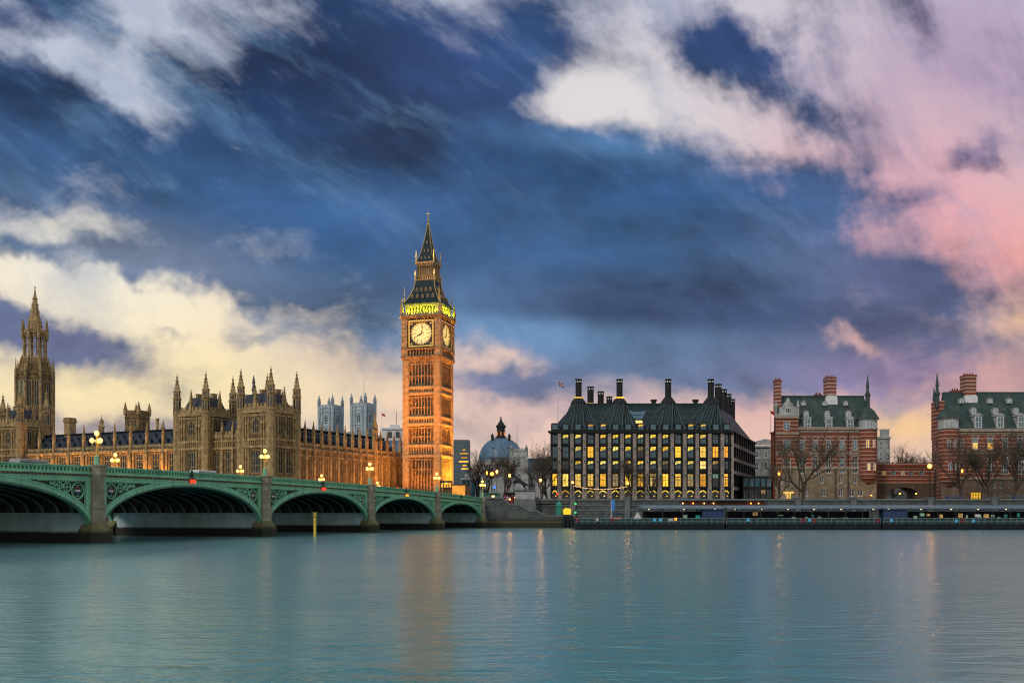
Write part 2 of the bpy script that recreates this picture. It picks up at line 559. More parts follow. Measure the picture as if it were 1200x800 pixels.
M['stackband'] = mat('banded_chimney_brick', (.27, .07, .04, 1), .85, (.17, .045, .03, 1), 1.2, .3, stain=.4, extra=striped(1.2, .28, (.52, .47, .42, 1)))
M['rustic'] = mat('buff_granite', (.32, .255, .17, 1), .85, (.20, .16, .11, 1), .5, .4, stain=.45, extra=coursed(.75, 1.6, .6))
M['greenslate'] = mat('green_slate', (.030, .074, .072, 1), .6, (.016, .040, .041, 1), .45, .4, stain=.3, extra=lambda t, co, c: coursed(.4, .6, .7)(t, co, t.mix(t.math('MULTIPLY', t.remap(t.noise(t.mapping(co, scale=(1, 1, .35)), .35, 6, .65)[0], .52, .70), .5), c, (.12, .135, .095, 1))))
M['glass'] = mat('dark_glass', (.012, .018, .024, 1), .12, (.02, .03, .04, 1), .5, spec=.9)
M['glassb'] = mat('blue_glass', (.04, .135, .20, 1), .10, (.022, .08, .12, 1), .35, spec=.8)
M['glassb'].node_tree.nodes['Principled BSDF'].inputs['IOR'].default_value = 1.6
M['leadglass'] = mat('leaded_glass', (.03, .05, .06, 1), .25, (.014, .022, .028, 1), 1.6, spec=.4)
M['frame'] = mat('dark_frame', (.02, .022, .024, 1), .5)
M['steel'] = mat('grey_steel', (.25, .28, .31, 1), .45, (.17, .2, .23, 1), .7, metal=.3)
M['canopy'] = mat('canopy_sheet', (.13, .20, .27, 1), .4, (.09, .145, .20, 1), .4, stain=.2)
M['hull'] = mat('hull_paint', (.010, .016, .024, 1), .6, (.006, .009, .014, 1), .6, stain=.3, spec=.25)
M['bluebox'] = mat('blue_paint', (.012, .045, .15, 1), .45, (.008, .03, .10, 1), .6)
M['bark'] = mat('bark', (.075, .062, .047, 1), .95, (.028, .023, .018, 1), 3.0, .5)
M['twig'] = mat('twig_bark', (.095, .076, .056, 1), .95, (.06, .05, .04, 1), 2.0)
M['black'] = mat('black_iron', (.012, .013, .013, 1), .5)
M['teal'] = mat('teal_paint', (.02, .26, .20, 1), .5, (.014, .18, .145, 1), .8)
M['gilt'] = mat('gilt', (.75, .50, .14, 1), .35, (.5, .32, .08, 1), 2, metal=.7)
M['grey_build'] = mat('grey_facade', (.17, .175, .18, 1), .8, (.11, .115, .12, 1), .3, stain=.3)
M['buff_build'] = mat('buff_facade', (.30, .26, .21, 1), .85, (.2, .17, .14, 1), .3, stain=.3)
M['red'] = mat('red_paint', (.45, .02, .02, 1), .4)
M['yellow'] = mat('yellow_paint', (.75, .58, .08, 1), .5, (.55, .42, .06, 1), 2.0)
M['skin'] = mat('skin', (.42, .25, .17, 1), .6)
M['hair'] = mat('dark_hair', (.02, .015, .012, 1), .7)
for k, c in (('coat_navy', (.02, .03, .07, 1)), ('coat_black', (.012, .012, .014, 1)), ('coat_red', (.32, .03, .03, 1)), ('coat_white', (.55, .56, .6, 1)), ('coat_olive', (.08, .08, .04, 1)), ('coat_pink', (.5, .10, .26, 1))):
    M[k] = mat(k, c, .9)
M['trouser'] = mat('trouser_cloth', (.025, .028, .036, 1), .9)
# things that give off light
M['lit'] = emis('lit_window', (1, .55, .035, 1), 1.35, vary=.65, scale=2.2, cols=((1, .36, .03, 1), (1, .68, .18, 1)))
M['lit2'] = emis('lit_ceiling', (1, .66, .04, 1), 1.05, vary=.5, scale=1.5, cols=((1, .50, .03, 1), (.95, .75, .16, 1)))
M['litdim'] = emis('dim_lit_window', (.85, .50, .14, 1), .45, vary=.6, scale=1.6)
M['litgreen'] = emis('greenish_glow_pane', (.45, .75, .52, 1), .30, vary=.4)
M['litorange'] = emis('orange_lit_window', (1, .30, .08, 1), .6, vary=.3)
M['globe'] = emis('lamp_globe', (1, .45, .045, 1), 5.0, (.8, .8, .7, 1))
M['sodium'] = emis('sodium_lamp', (1, .30, .025, 1), 4.5, (.8, .6, .4, 1))
M['bulb'] = emis('string_bulb', (1, .55, .2, 1), 2.6)
M['redlamp'] = emis('red_signal', (1, .03, .008, 1), 2.5)
M['amberlamp'] = emis('amber_signal', (1, .28, .01, 1), 2.2)
M['greenlamp'] = emis('green_signal', (.03, 1, .2, 1), 1.6)
M['whitelamp'] = emis('white_lamp', (1, .70, .32, 1), 2.4)
M['bluesign'] = emis('lit_blue_sign', (.05, .22, 1, 1), 1.5)
M['cyansign'] = emis('lit_cyan_sign', (.06, .45, .7, 1), .55)
M['dial'] = emis('lit_clock_glass', (1, .64, .11, 1), .86, (.5, .5, .4, 1), vary=.12, scale=.7)
M['tent'] = emis('lit_yellow_tent', (1, .68, .02, 1), 1.0)

# ------------------------------------------------------------------ windows and facades
WM = {}


def window_mesh(w, h, nx, nz, arch, bar, mframe, depth=.25, head=.0):
    key = ('f', round(w, 2), round(h, 2), nx, nz, arch, bar, mframe.name)
    if key in WM:
        return WM[key]
    b = MB()
    t = bar * 1.5
    b.box(-w / 2, -w / 2 + t, -.02, depth, 0, h)
    b.box(w / 2 - t, w / 2, -.02, depth, 0, h)
    b.box(-w / 2 + t, w / 2 - t, -.02, depth, h - t, h)
    b.box(-w / 2 + t, w / 2 - t, -.02, depth, 0, t)
    for i in range(1, nx):
        x = -w / 2 + w * i / nx
        b.box(x - bar / 2, x + bar / 2, .02, depth - .02, t, h - t)
    for j in range(1, nz):
        z = h * j / nz
        b.box(-w / 2 + t, w / 2 - t, .04, depth - .04, z - bar / 2, z + bar / 2)
    if arch:
        rise = w * .62 if arch == 'pointed' else w * .5
        for sgn in (-1, 1):
            pts = [(sgn * (w / 2 - t), h - t), (sgn * (w / 2 - t), h - t - rise)]
            for k in range(1, 6):
                a = k / 6
                if arch == 'pointed':
                    pts.append((sgn * (w / 2 - t) * math.cos(a * math.pi / 2) ** .75, h - t - rise + rise * math.sin(a * math.pi / 2)))
                else:
                    pts.append((sgn * (w / 2 - t) * math.cos(a * math.pi / 2), h - t - rise + rise * math.sin(a * math.pi / 2)))
            pts.append((0, h - t))
            b.extr(pts, .0, depth - .06)
    o = b.build('window', mframe)
    me = o.data
    bpy.data.objects.remove(o)
    WM[key] = me
    return me


def pane_mesh(w, h, mats, style):
    """style: 'plain' one sheet; 'ceiling' dark glass below a lit ceiling seen through its top; 'top' a lit top light"""
    key = ('p', round(w, 2), round(h, 2), tuple(m.name for m in mats), style)
    if key in WM:
        return WM[key]
    b = MB()
    b.poly([(-w / 2, 0, 0), (w / 2, 0, 0), (w / 2, 0, h), (-w / 2, 0, h)], 0)
    if style == 'ceiling':
        b.poly([(-w / 2, -.02, h * .56), (w / 2, -.02, h * .74), (w / 2, -.02, h), (-w / 2 + .25 * w, -.02, h)], 1)
    elif style == 'top':
        b.poly([(-w / 2, -.02, h * .66), (w / 2, -.02, h * .66), (w / 2, -.02, h), (-w / 2, -.02, h)], 1)
    elif style == 'curtain':
        for i in range(5):
            x0 = -w / 2 + w * i / 5 + .06
            b.poly([(x0, -.02, .05), (x0 + w / 5 - .1, -.02, .05), (x0 + w / 5 - .1, -.02, h * .7), (x0, -.02, h * .7)], 1)
        b.poly([(-w / 2, -.02, h * .76), (w / 2, -.02, h * .76), (w / 2, -.02, h), (-w / 2, -.02, h)], 1)
    elif style == 'arc':
        w = w * .98
        pts = [(w / 2 * math.cos(a), -.02, h * .52 + h * .46 * math.sin(a)) for a in [math.pi * (.2 + .6 * k / 8) for k in range(9)]]
        inn = [(w / 2 * .96 * math.cos(a), -.02, h * .48 + h * .40 * math.sin(a)) for a in [math.pi * (.2 + .6 * k / 8) for k in range(9)]]
        for k in range(8):
            b.poly([pts[k], pts[k + 1], inn[k + 1], inn[k]], 1)
        b.poly([(w * .05, -.02, h * .50), (w * .27, -.02, h * .53), (w * .25, -.02, h * .60), (w * .08, -.02, h * .58)], 1)
    o = b.build('pane', list(mats))
    me = o.data
    bpy.data.objects.remove(o)
    WM[key] = me
    return me


class Fac:
    """a straight wall seen from outside: a runs to the right, d outwards, z up (parent space)"""
    def __init__(s, parent, ox, oy, ang=0.0):
        s.p, s.ox, s.oy, s.ang = parent, ox, oy, ang
        s.c, s.s = math.cos(ang), math.sin(ang)
        s.holes = []

    def pt(s, a, d=0.0):
        return (s.ox + s.c * a + s.s * d, s.oy + s.s * a - s.c * d)

    def p3(s, a, d, z):
        x, y = s.pt(a, d)
        return (x, y, z)

    def box(s, b, a0, a1, d0, d1, z0, z1, mi=0):
        q = [s.pt(a0, d1), s.pt(a1, d1), s.pt(a1, d0), s.pt(a0, d0)]
        b.prism(q, z0, z1, mi)

    def extr(s, b, prof, d0, d1, mi=0):
        n = len(prof)
        vs = [s.p3(a, d1, z) for a, z in prof] + [s.p3(a, d0, z) for a, z in prof]
        fs = [tuple(range(n)), tuple(range(2 * n - 1, n - 1, -1))] + [(i, n + i, n + (i + 1) % n, (i + 1) % n) for i in range(n)]
        b.mesh(vs, fs, mi)

    def win(s, a, z, w, h, nx=2, nz=2, arch=None, bar=.12, frame=None, pane=None, style='plain', rec=.35, hole=True, name='window', d=0.0):
        """window whose sill centre is at a, z; the pane is its child"""
        mf = frame or M['honey2']
        pm = pane or [M['glass']]
        if not isinstance(pm, (list, tuple)):
            pm = [pm]
        x, y = s.pt(a, d - rec + .2 if hole else d)
        f = inst(window_mesh(w, h, nx, nz, arch, bar, mf), name, s.p, (x, y, z), s.ang)
        inst(pane_mesh(w, h, pm, style), 'pane', f, (0, .15, 0))
        if hole:
            s.holes.append((a - w / 2, a + w / 2, z, z + h))
        return f

    def wall(s, b, a0, a1, z0, z1, mi=0, depth=.5, d=0.0):
        hs = [h for h in s.holes if h[1] > a0 and h[0] < a1 and h[3] > z0 and h[2] < z1]
        xs = sorted({a0, a1} | {min(max(h[i], a0), a1) for h in hs for i in (0, 1)})
        zs = sorted({z0, z1} | {min(max(h[i], z0), z1) for h in hs for i in (2, 3)})
        for i in range(len(xs) - 1):
            run = None
            for j in range(len(zs) - 1):
                xm, zm = (xs[i] + xs[i + 1]) / 2, (zs[j] + zs[j + 1]) / 2
                solid = not any(h[0] < xm < h[1] and h[2] < zm < h[3] for h in hs)
                if solid:
                    run = zs[j] if run is None else run
                if run is not None and (not solid or j == len(zs) - 2):
                    top = zs[j + 1] if solid else zs[j]
                    b.poly([s.p3(xs[i], d, run), s.p3(xs[i + 1], d, run), s.p3(xs[i + 1], d, top), s.p3(xs[i], d, top)], mi)
                    run = None
        for (x0, x1, h0, h1) in hs:
            q = [(x0, h0), (x1, h0), (x1, h1), (x0, h1)]
            for k in range(4):
                (p, r), (p2, r2) = q[k], q[(k + 1) % 4]
                b.poly([s.p3(p, d, r), s.p3(p2, d, r2), s.p3(p2, d - depth, r2), s.p3(p, d - depth, r)], mi)

    def crenel(s, b, a0, a1, z, h=1.1, w=1.0, d0=-.35, d1=.05, mi=0):
        s.box(b, a0, a1, d0, d1, z, z + h * .55, mi)
        n = max(2, int((a1 - a0) / (2 * w)))
        st = (a1 - a0) / n
        for i in range(n):
            s.box(b, a0 + st * i + st * .2, a0 + st * i + st * .8, d0 + .02, d1 - .02, z + h * .55, z + h, mi)


def turret_mesh(r, z0, zc, z1, key, mats, n=8, rot=None):
    """octagonal stair turret with panelled shaft, bands and a crocketed spirelet"""
    if key in WM:
        return WM[key]
    b = MB()
    rot = math.pi / n if rot is None else rot
    H = z1 - zc
    prof = [(r, z0), (r, zc - .4), (r * 1.15, zc - .3), (r * 1.15, zc), (r * .92, zc + .05), (r * .92, zc + H * .33), (r * 1.12, zc + H * .35), (r * 1.12, zc + H * .39),
            (r * .8, zc + H * .41), (r * .8, zc + H * .52), (r * 1.0, zc + H * .54), (r * .72, zc + H * .58), (r * .42, zc + H * .74), (r * .18, zc + H * .88), (r * .32, zc + H * .905), (r * .12, zc + H * .93), (r * .05, zc + H)]
    b.lathe(0, 0, prof, n, rot)
    for k in range(n):                      # crockets and angle shafts
        a = rot + 2 * math.pi * k / n
        cx, cy = math.cos(a), math.sin(a)
        for f, rr in ((.64, .62), (.72, .47), (.8, .34)):
            b.box(cx * r * rr - .09 * r, cx * r * rr + .09 * r, cy * r * rr - .09 * r, cy * r * rr + .09 * r, zc + H * f, zc + H * f + .12 * r)
        b.tube((cx * r * .95, cy * r * .95, zc), (cx * r * .95, cy * r * .95, zc + H * .58), r * .09, r * .03, 4)
        a += math.pi / n
        ap = r * math.cos(math.pi / n)
        for (q0, q1, rr) in ((zc + H * .04, zc + H * .29, ap * .92), (zc + H * .42, zc + H * .50, ap * .8)):
            ca, sa, w = math.cos(a), math.sin(a), r * .17
            x, y = ca * (rr + .015), sa * (rr + .015)
            b.poly([(x + sa * w, y - ca * w, q0), (x - sa * w, y + ca * w, q0), (x - sa * w, y + ca * w, q1), (x + sa * w, y - ca * w, q1)], 1)
    o = b.build('turret', [mats, M['glass']])
    me = o.data
    bpy.data.objects.remove(o)
    WM[key] = me
    return me


def pinnacle_mesh(w, h, key, mats):
    if key in WM:
        return WM[key]
    b = MB()
    b.box(-w / 2, w / 2, -w / 2, w / 2, 0, h * .45)
    b.box(-w * .62, w * .62, -w * .62, w * .62, h * .45, h * .48)
    q = w * .44
    b.frustum([(-q, -q, h * .48), (q, -q, h * .48), (q, q, h * .48), (-q, q, h * .48)], [(-.04, -.04, h), (.04, -.04, h), (.04, .04, h), (-.04, .04, h)])
    for f in (.6, .72, .84):
        e = q * (1 - (f - .48) / .52) + .05 * w
        b.box(-e, e, -e, e, h * f, h * f + .05 * h)
    b.box(-.14 * w, .14 * w, -.14 * w, .14 * w, h * .95, h * .98)
    o = b.build('pinnacle', mats)
    me = o.data
    bpy.data.objects.remove(o)
    WM[key] = me
    return me

# ================================================================== water, ground
def water_mat():
    m = bpy.data.materials.new('river_water')
    m.use_nodes = True
    t = NT(m.node_tree)
    t.n.remove(t.n['Principled BSDF'])
    out = t.n['Material Output']
    co = t.node('ShaderNodeTexCoord').outputs['Object']
    a, _ = t.noise(t.mapping(co, rot=(0, 0, R(8)), scale=(.50, 1.15, 1)), .85, 3.0, .5, .5)
    c, _ = t.noise(t.mapping(co, rot=(0, 0, R(-14)), scale=(.6, 1.3, 1)), 3.0, 2.5, .5, .3)
    d, _ = t.noise(t.mapping(co, scale=(.06, .16, 1)), .5, 4.0, .6)
    h = t.math('ADD', t.math('MULTIPLY', a, .62), t.math('MULTIPLY', c, .16))
    bn = t.node('ShaderNodeBump')
    t.l.new(t.remap(d, .35, .65, .12, .52), bn.inputs['Strength'])
    bn.inputs['Distance'].default_value = .5
    t.l.new(h, bn.inputs['Height'])
    df = t.node('ShaderNodeBsdfDiffuse')            # silty green water below the surface
    df.inputs['Color'].default_value = (.028, .215, .215, 1)
    gl = t.node('ShaderNodeBsdfGlossy')
    gl.inputs['Color'].default_value = (.84, 1.0, 1.0, 1)
    gl.inputs['Roughness'].default_value = .21
    fr = t.node('ShaderNodeFresnel')
    fr.inputs['IOR'].default_value = 2.1
    for n in (df, gl, fr):
        t.l.new(bn.outputs[0], n.inputs['Normal'])
    mx = t.node('ShaderNodeMixShader')
    t.l.new(fr.outputs[0], mx.inputs[0])
    t.l.new(df.outputs[0], mx.inputs[1])
    t.l.new(gl.outputs[0], mx.inputs[2])
    t.l.new(mx.outputs[0], out.inputs['Surface'])
    return m


b = MB()
b.poly([(-1500, -90, 0), (1500, -90, 0), (1500, 330, 0), (-1500, 330, 0)])
tag(b.build('water', water_mat()), kind='structure')
GZ = 6.7                                    # level of the streets on the far bank
b = MB()
b.poly([(-4500, 330, GZ), (-70, 298, GZ), (-8, 274, GZ), (30, 277, GZ), (1500, 277, GZ), (4500, 290, GZ), (4500, 7000, GZ), (-4500, 7000, GZ)])
tag(b.build('ground', M['paving']), kind='structure')
b = MB()
b.poly([(22, 283, GZ + .008), (700, 283, GZ + .008), (700, 299, GZ + .008), (22, 299, GZ + .008)])
b.poly([(-9, 274, GZ + .012), (-31, 282, GZ + .012), (60, 540, GZ + .012), (84, 530, GZ + .012)])
tag(b.build('road', M['asphalt']), kind='structure')

# ================================================================== the bridge
DIR = Vector((-.333, -.943, 0)).normalized()
BRZ = math.atan2(DIR.y, DIR.x)
BO = Vector((-8.2, 270, 0))
BW = 32.0
PIERS = [0, 31, 66, 105, 145, 185, 220, 251]


def BP(s, t, z=0.0):
    """point on the bridge: s from the far abutment, t outwards from the near face"""
    return BO + DIR * s + Vector((-DIR.y, DIR.x, 0)) * t + Vector((0, 0, z))


def zpar(s):
    return 10.4 - 2.2 * ((s - 126) / 126) ** 2


M['shield_red'] = mat('dull_red_paint', (.22, .02, .02, 1), .6)
bridge = thing('arch_bridge', 'long green iron arch bridge on granite piers crossing the river', 'bridge', BO, BRZ)


def arch_curve(a, zc, n=40):
    pts = []
    for k in range(n + 1):
        th = math.pi * k / n
        pts.append((-a * math.cos(th), 1.5 + (zc - 1.5) * math.sin(th) ** .92))
    return pts


def offset(pts, t):
    o = []
    for i, p in enumerate(pts):
        q = pts[max(i - 1, 0)]
        r = pts[min(i + 1, len(pts) - 1)]
        d = Vector((r[0] - q[0], r[1] - q[1])).normalized()
        o.append((p[0] - d.y * t, p[1] + d.x * t))
    return o


def ring(b, pts, cx, t, y0, y1, mi=0, lim=None):
    o = offset(pts, t)
    if lim:
        o = [(max(-lim, min(lim, x)), z) for x, z in o]
    n = len(pts)
    vs = []
    for (p, q) in zip(pts, o):
        vs += [(cx + p[0], y0, p[1]), (cx + q[0], y0, q[1]), (cx + p[0], y1, p[1]), (cx + q[0], y1, q[1])]
    fs = []
    for i in range(n - 1):
        a, c = 4 * i, 4 * i + 4
        fs += [(a, a + 1, c + 1, c), (a + 2, c + 2, c + 3, a + 3), (a, c, c + 2, a + 2), (a + 1, a + 3, c + 3, c + 1)]
    b.mesh(vs, fs, mi)
    return o


for i in range(len(PIERS) - 1):
    s0, s1 = PIERS[i], PIERS[i + 1]
    cx, a = (s0 + s1) / 2, (s1 - s0) / 2 - 1.25
    zc = zpar(cx) - 2.35
    pts = arch_curve(a, zc)
    for near in (True, False):
        ya, yb = (-.45, .12) if near else (-BW - .12, -BW + .45)
        b = MB()
        ext = ring(b, pts, cx, .95, ya, yb, 0, a + .12)
        sg = 1 if near else -1
        ring(b, offset(pts, .80), cx, .17, yb if near else ya - .07, (yb + .07) if near else ya, 0, a + .1)
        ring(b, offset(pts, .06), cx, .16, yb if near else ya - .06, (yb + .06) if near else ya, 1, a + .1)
        if near:                            # plate joints of the arch rib
            off = offset(pts, .95)
            for q in range(3, 38, 2):
                (xa, za), (xb, zb) = pts[q], off[q]
                if abs(xb) < a:
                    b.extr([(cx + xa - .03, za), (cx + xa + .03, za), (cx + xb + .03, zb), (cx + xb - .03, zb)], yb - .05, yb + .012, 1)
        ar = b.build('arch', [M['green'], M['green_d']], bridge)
        # spandrels: sunk panel, stile, tracery rings and a painted shield
        yf = -.30 if near else -BW + .30
        for sd in (-1, 1):
            b = MB()
            col = [(x, z) for x, z in ext if sd * x > a * .28]
            col.sort(key=lambda p: p[0])
            for (x0, z0), (x1, z1) in zip(col[:-1], col[1:]):
                t0, t1 = zpar(cx + x0) - 2.0, zpar(cx + x1) - 2.0
                if max(t0 - z0, t1 - z1) < .05:
                    continue
                b.poly([(cx + x0, yf, min(z0, t0)), (cx + x1, yf, min(z1, t1)), (cx + x1, yf, t1), (cx + x0, yf, t0)], 1)  # black panel: shade of the pierced openings put into colour
            zt = zpar(cx + sd * a) - 2.0
            ys = sorted((yf, yf + sg * .36))
            xa, xb = sorted((cx + sd * (a - .62), cx + sd * (a + .22)))
            b.box(xa, xb, ys[0], ys[1], 3.2, zt, 0)
            # inner moulding under the beam
            xi = [x for x, z in ext if sd * x > 0 and zpar(cx + x) - 2.0 - z > .25]
            if xi:
                xin = min(xi, key=lambda q: abs(q))
                q0, q1 = sorted((xin, sd * (a - .62)))
                b.extr([(cx + q0, zpar(cx + q0) - 2.16), (cx + q1, zpar(cx + q1) - 2.16), (cx + q1, zpar(cx + q1) - 2.0), (cx + q0, zpar(cx + q0) - 2.0)], *sorted((yf, yf + sg * .22)), 0)
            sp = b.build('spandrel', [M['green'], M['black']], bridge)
            x = a - .72
            first = True
            tr = MB()
            for _k in range(7):
                # biggest ring that fits beside the last one
                best = None
                for rr in [q * .05 for q in range(40, 4, -1)]:
                    xc = x - rr
                    zt = zpar(cx + sd * xc) - 2.2
                    zl = max(z for xx, z in ext if abs(sd * xx - xc) < max(rr * .6, 1.0)) if any(abs(sd * xx - xc) < max(rr * .6, 1.0) for xx, z in ext) else 99
                    if zt - zl > 2 * rr:
                        best = (xc, zt - rr, rr)
                        break
                if not best:
                    break
                xc, zz, rr = best
                ring_pts = [(cx + sd * xc + (rr - .07) * math.cos(t), yf + sg * .1, zz + (rr - .07) * math.sin(t)) for t in [2 * math.pi * k / 20 for k in range(21)]]
                tr.path(ring_pts, .085, 5)
                for q in range(4):          # four lobes inside the ring
                    t = math.pi / 4 + q * math.pi / 2
                    px_, pz_ = cx + sd * xc + rr * .46 * math.cos(t), zz + rr * .46 * math.sin(t)
                    if True:
                        tr.path([(px_ + rr * .38 * math.cos(k * math.pi / 5), yf + sg * .08, pz_ + rr * .38 * math.sin(k * math.pi / 5)) for k in range(11)], .045, 4)
                if first and near:
                    sh = MB()
                    hw = rr * .34
                    c0 = cx + sd * xc
                    out_ = [(c0 - hw, zz + hw * 1.1), (c0 - hw, zz - hw * .3), (c0, zz - hw * 1.3), (c0 + hw, zz - hw * .3), (c0 + hw, zz + hw * 1.1)]
                    sh.extr(out_, yf + .06, yf + .14, 0)
                    sh.box(c0 - hw, c0 + hw, yf + .14, yf + .17, zz + hw * .35, zz + hw * 1.1, 1)
                    sh.extr([(c0 - hw, zz - hw * .3), (c0, zz - hw * 1.3), (c0 + hw, zz - hw * .3)], yf + .14, yf + .17, 2)
                    sh.build('shield', [M['white'], M['shield_red'], M['bluebox']], sp)
                first = False
                x = xc - rr - .03
            if tr.v:
                tr.build('tracery', M['green'], sp)
    # inner ribs, each an arch of its own
    for k in range(11):
        y = -2.8 - k * 2.6
        b = MB()
        ip = [(-a * math.cos(math.pi * q / 30), 4.0 + (zc - 4.0) * math.sin(math.pi * q / 30) ** .92) for q in range(31)]
        ring(b, ip, cx, .09, y - .20, y + .20, 0)
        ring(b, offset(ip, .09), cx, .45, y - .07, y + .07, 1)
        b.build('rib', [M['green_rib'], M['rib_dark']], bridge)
    # deck and cornice of this span
    nseg = 12
    b = MB()
    fa = MB()
    pa = MB()
    up = MB()
    for k in range(nseg):
        x0, x1 = s0 + (s1 - s0) * k / nseg, s0 + (s1 - s0) * (k + 1) / nseg
        z0, z1 = zpar(x0), zpar(x1)

        def slab(mb, lo, hi, y0, y1, mi=0):
            mb.extr([(x0, z0 + lo), (x1, z1 + lo), (x1, z1 + hi), (x0, z0 + hi)], y0, y1, mi)
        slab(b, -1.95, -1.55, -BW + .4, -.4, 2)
        slab(b, -1.549, -1.545, -BW + 4.5, -4.5, 0)
        slab(b, -1.545, -1.42, -BW + .4, -BW + 4.5, 1)
        slab(b, -1.545, -1.42, -4.5, -.4, 1)
        for mb, e in ((pa, 1), (up, -1)):
            yy = (lambda p, q: (p, q)) if e == 1 else (lambda p, q: (-BW - q, -BW - p))
            slab(mb, -2.02, -1.36, *yy(-.40, .06), 0)      # fascia
            slab(mb, -1.62, -1.50, *yy(.06, .13), 0)
            slab(mb, -1.36, -1.12, *yy(-.40, .20), 2)      # dentil course
            slab(mb, -1.12, -1.0, *yy(-.40, .34), 0)       # cornice
            slab(mb, -.80, -.30, *yy(-.30, -.24), 4)  # dark backing paints the shade inside the frieze openings
            slab(mb, -1.0, -.80, *yy(-.22, .20), 0)
            slab(mb, -.30, -.16, *yy(-.22, .18), 0)
            slab(mb, -.16, 0.0, *yy(-.30, .30), 0)         # hand rail
    nd = int((s1 - s0) / .62)
    for k in range(nd):
        x = s0 + (k + .5) * (s1 - s0) / nd
        z = zpar(x)
        for mb, e in ((pa, 1), (up, -1)):
            y0, y1 = (-.16, .12) if e == 1 else (-BW - .12, -BW + .16)
            mb.box(x - .11, x + .11, y0, y1, z - .80, z - .30, 0)
            mb.box(x - .24, x + .24, y0 + .05, y1 - .05, z - .44, z - .30, 0)
            mb.box(x - .22, x + .22, y0 + .05, y1 - .05, z - .80, z - .68, 0)
            y0, y1 = (.20, .30) if e == 1 else (-BW - .30, -BW - .20)
            mb.box(x - .13, x + .13, y0, y1, z - 1.32, z - 1.15, 3)
    b.build('deck', [M['asphalt'], M['paving'], M['rib_dark']], bridge)
    pa.build('parapet', [M['green'], M['green_d'], M['dentil'], M['dentil_tip'], M['rib_dark']], bridge)
    up.build('parapet', [M['green'], M['green_d'], M['dentil'], M['dentil_tip'], M['rib_dark']], bridge)
    b = MB()
    z = zpar(cx)
    b.lathe(cx, .22, [(.05, z - 1.0), (.34, z - .95), (.42, z - .4), (.30, z + .05), (.05, z + .3)], 8, 0, 0, .4)
    b.tube((cx - .9, .3, z - .95), (cx + .9, .3, z - .95), .09)
    b.build('crest', M['black'], bridge)

for s in PIERS:
    zt = zpar(s)
    for e in (1, -1):
        def yy(y):
            return y if e == 1 else -BW - y

        def half(hw, dep):
            q = [(s - hw, yy(-.3)), (s - hw, yy(dep * .4)), (s - hw * .5, yy(dep)), (s + hw * .5, yy(dep)), (s + hw, yy(dep * .4)), (s + hw, yy(-.3))]
            return q if e == -1 else q[::-1]
        b = MB()
        b.prism(half(1.16, 1.12), 2.2, 4.65)
        b.prism(half(1.26, 1.24), 4.65, 5.0)
        b.prism(half(1.04, .98), 5.0, zt - 1.35)
        b.prism(half(1.14, 1.08), zt - 1.35, zt - 1.1)
        b.prism(half(1.22, 1.18), zt - 1.1, zt - .05)
        b.prism(half(1.32, 1.3), zt - .05, zt + .16)
        p = b.build('pier', M['granite'], bridge)
        b = MB()
        lo = [(s - 2.05, yy(-1.2)), (s - 2.05, yy(.9)), (s - .75, yy(2.0)), (s + .75, yy(2.0)), (s + 2.05, yy(.9)), (s + 2.05, yy(-1.2))]
        hi = [(s - 1.2, yy(-1.2)), (s - 1.2, yy(.5)), (s - .6, yy(1.18)), (s + .6, yy(1.18)), (s + 1.2, yy(.5)), (s + 1.2, yy(-1.2))]
        if e == 1:
            lo, hi = lo[::-1], hi[::-1]
        b.prism(lo, -2.5, 1.55)
        b.frustum([(x, y, 1.55) for x, y in lo], [(x, y, 2.65) for x, y in hi])
        b.build('pier_base', M['weedy'], p)
    b = MB()
    b.box(s - 1.24, s + 1.24, -BW + .5, -.5, -2.5, 4.05)
    b.box(s - 1.6, s + 1.6, -BW + .5, -.9, -2.5, 1.35)
    b.box(s - .9, s + .9, -BW + .8, -.8, 4.05, zt - 2.0, 1)  # pier head in a dark tone that paints the under-deck shade
    b.build('pier_wall', [M['pierwall'], M['rib_dark']], bridge)


# ------------------------------------------------------------------ three-globe lamps standing on the piers
def make_bridge_lamp():
    r = thing('bridge_lamp', '', 'street lamp', group='three globe lamps on the bridge')
    b = MB()
    b.lathe(0, 0, [(.42, 0), (.42, .25), (.34, .3), (.32, 1.05), (.38, 1.12), (.22, 1.3)], 8, math.pi / 8)
    b.build('pedestal', M['green'], r)
    b = MB()
    b.lathe(0, 0, [(.17, 1.3), (.13, 1.9), (.19, 1.95), (.12, 2.05), (.10, 2.85), (.18, 2.95), (.10, 3.05), (.08, 3.8), (.16, 3.86), (.05, 3.95)], 8)
    for k in range(3):
        a = 2 * math.pi * k / 3
        x, y = math.cos(a), math.sin(a)
        b.path([(0, 0, 2.5), (x * .34, y * .34, 2.46), (x * .60, y * .60, 2.68), (x * .62, y * .62, 2.98)], .055, 5)
    b.build('post', M['gilt'], r)
    b = MB()
    b.ball((0, 0, 4.32), .31, 12, 8, 0, 1.12)
    b.build('globe', M['globe'], r, True)
    for k in range(3):
        a = 2 * math.pi * k / 3
        b = MB()
        b.ball((.62 * math.cos(a), .62 * math.sin(a), 3.32), .30, 12, 8, 0, 1.1)
        b.build('globe', M['globe'], r, True)
    return r


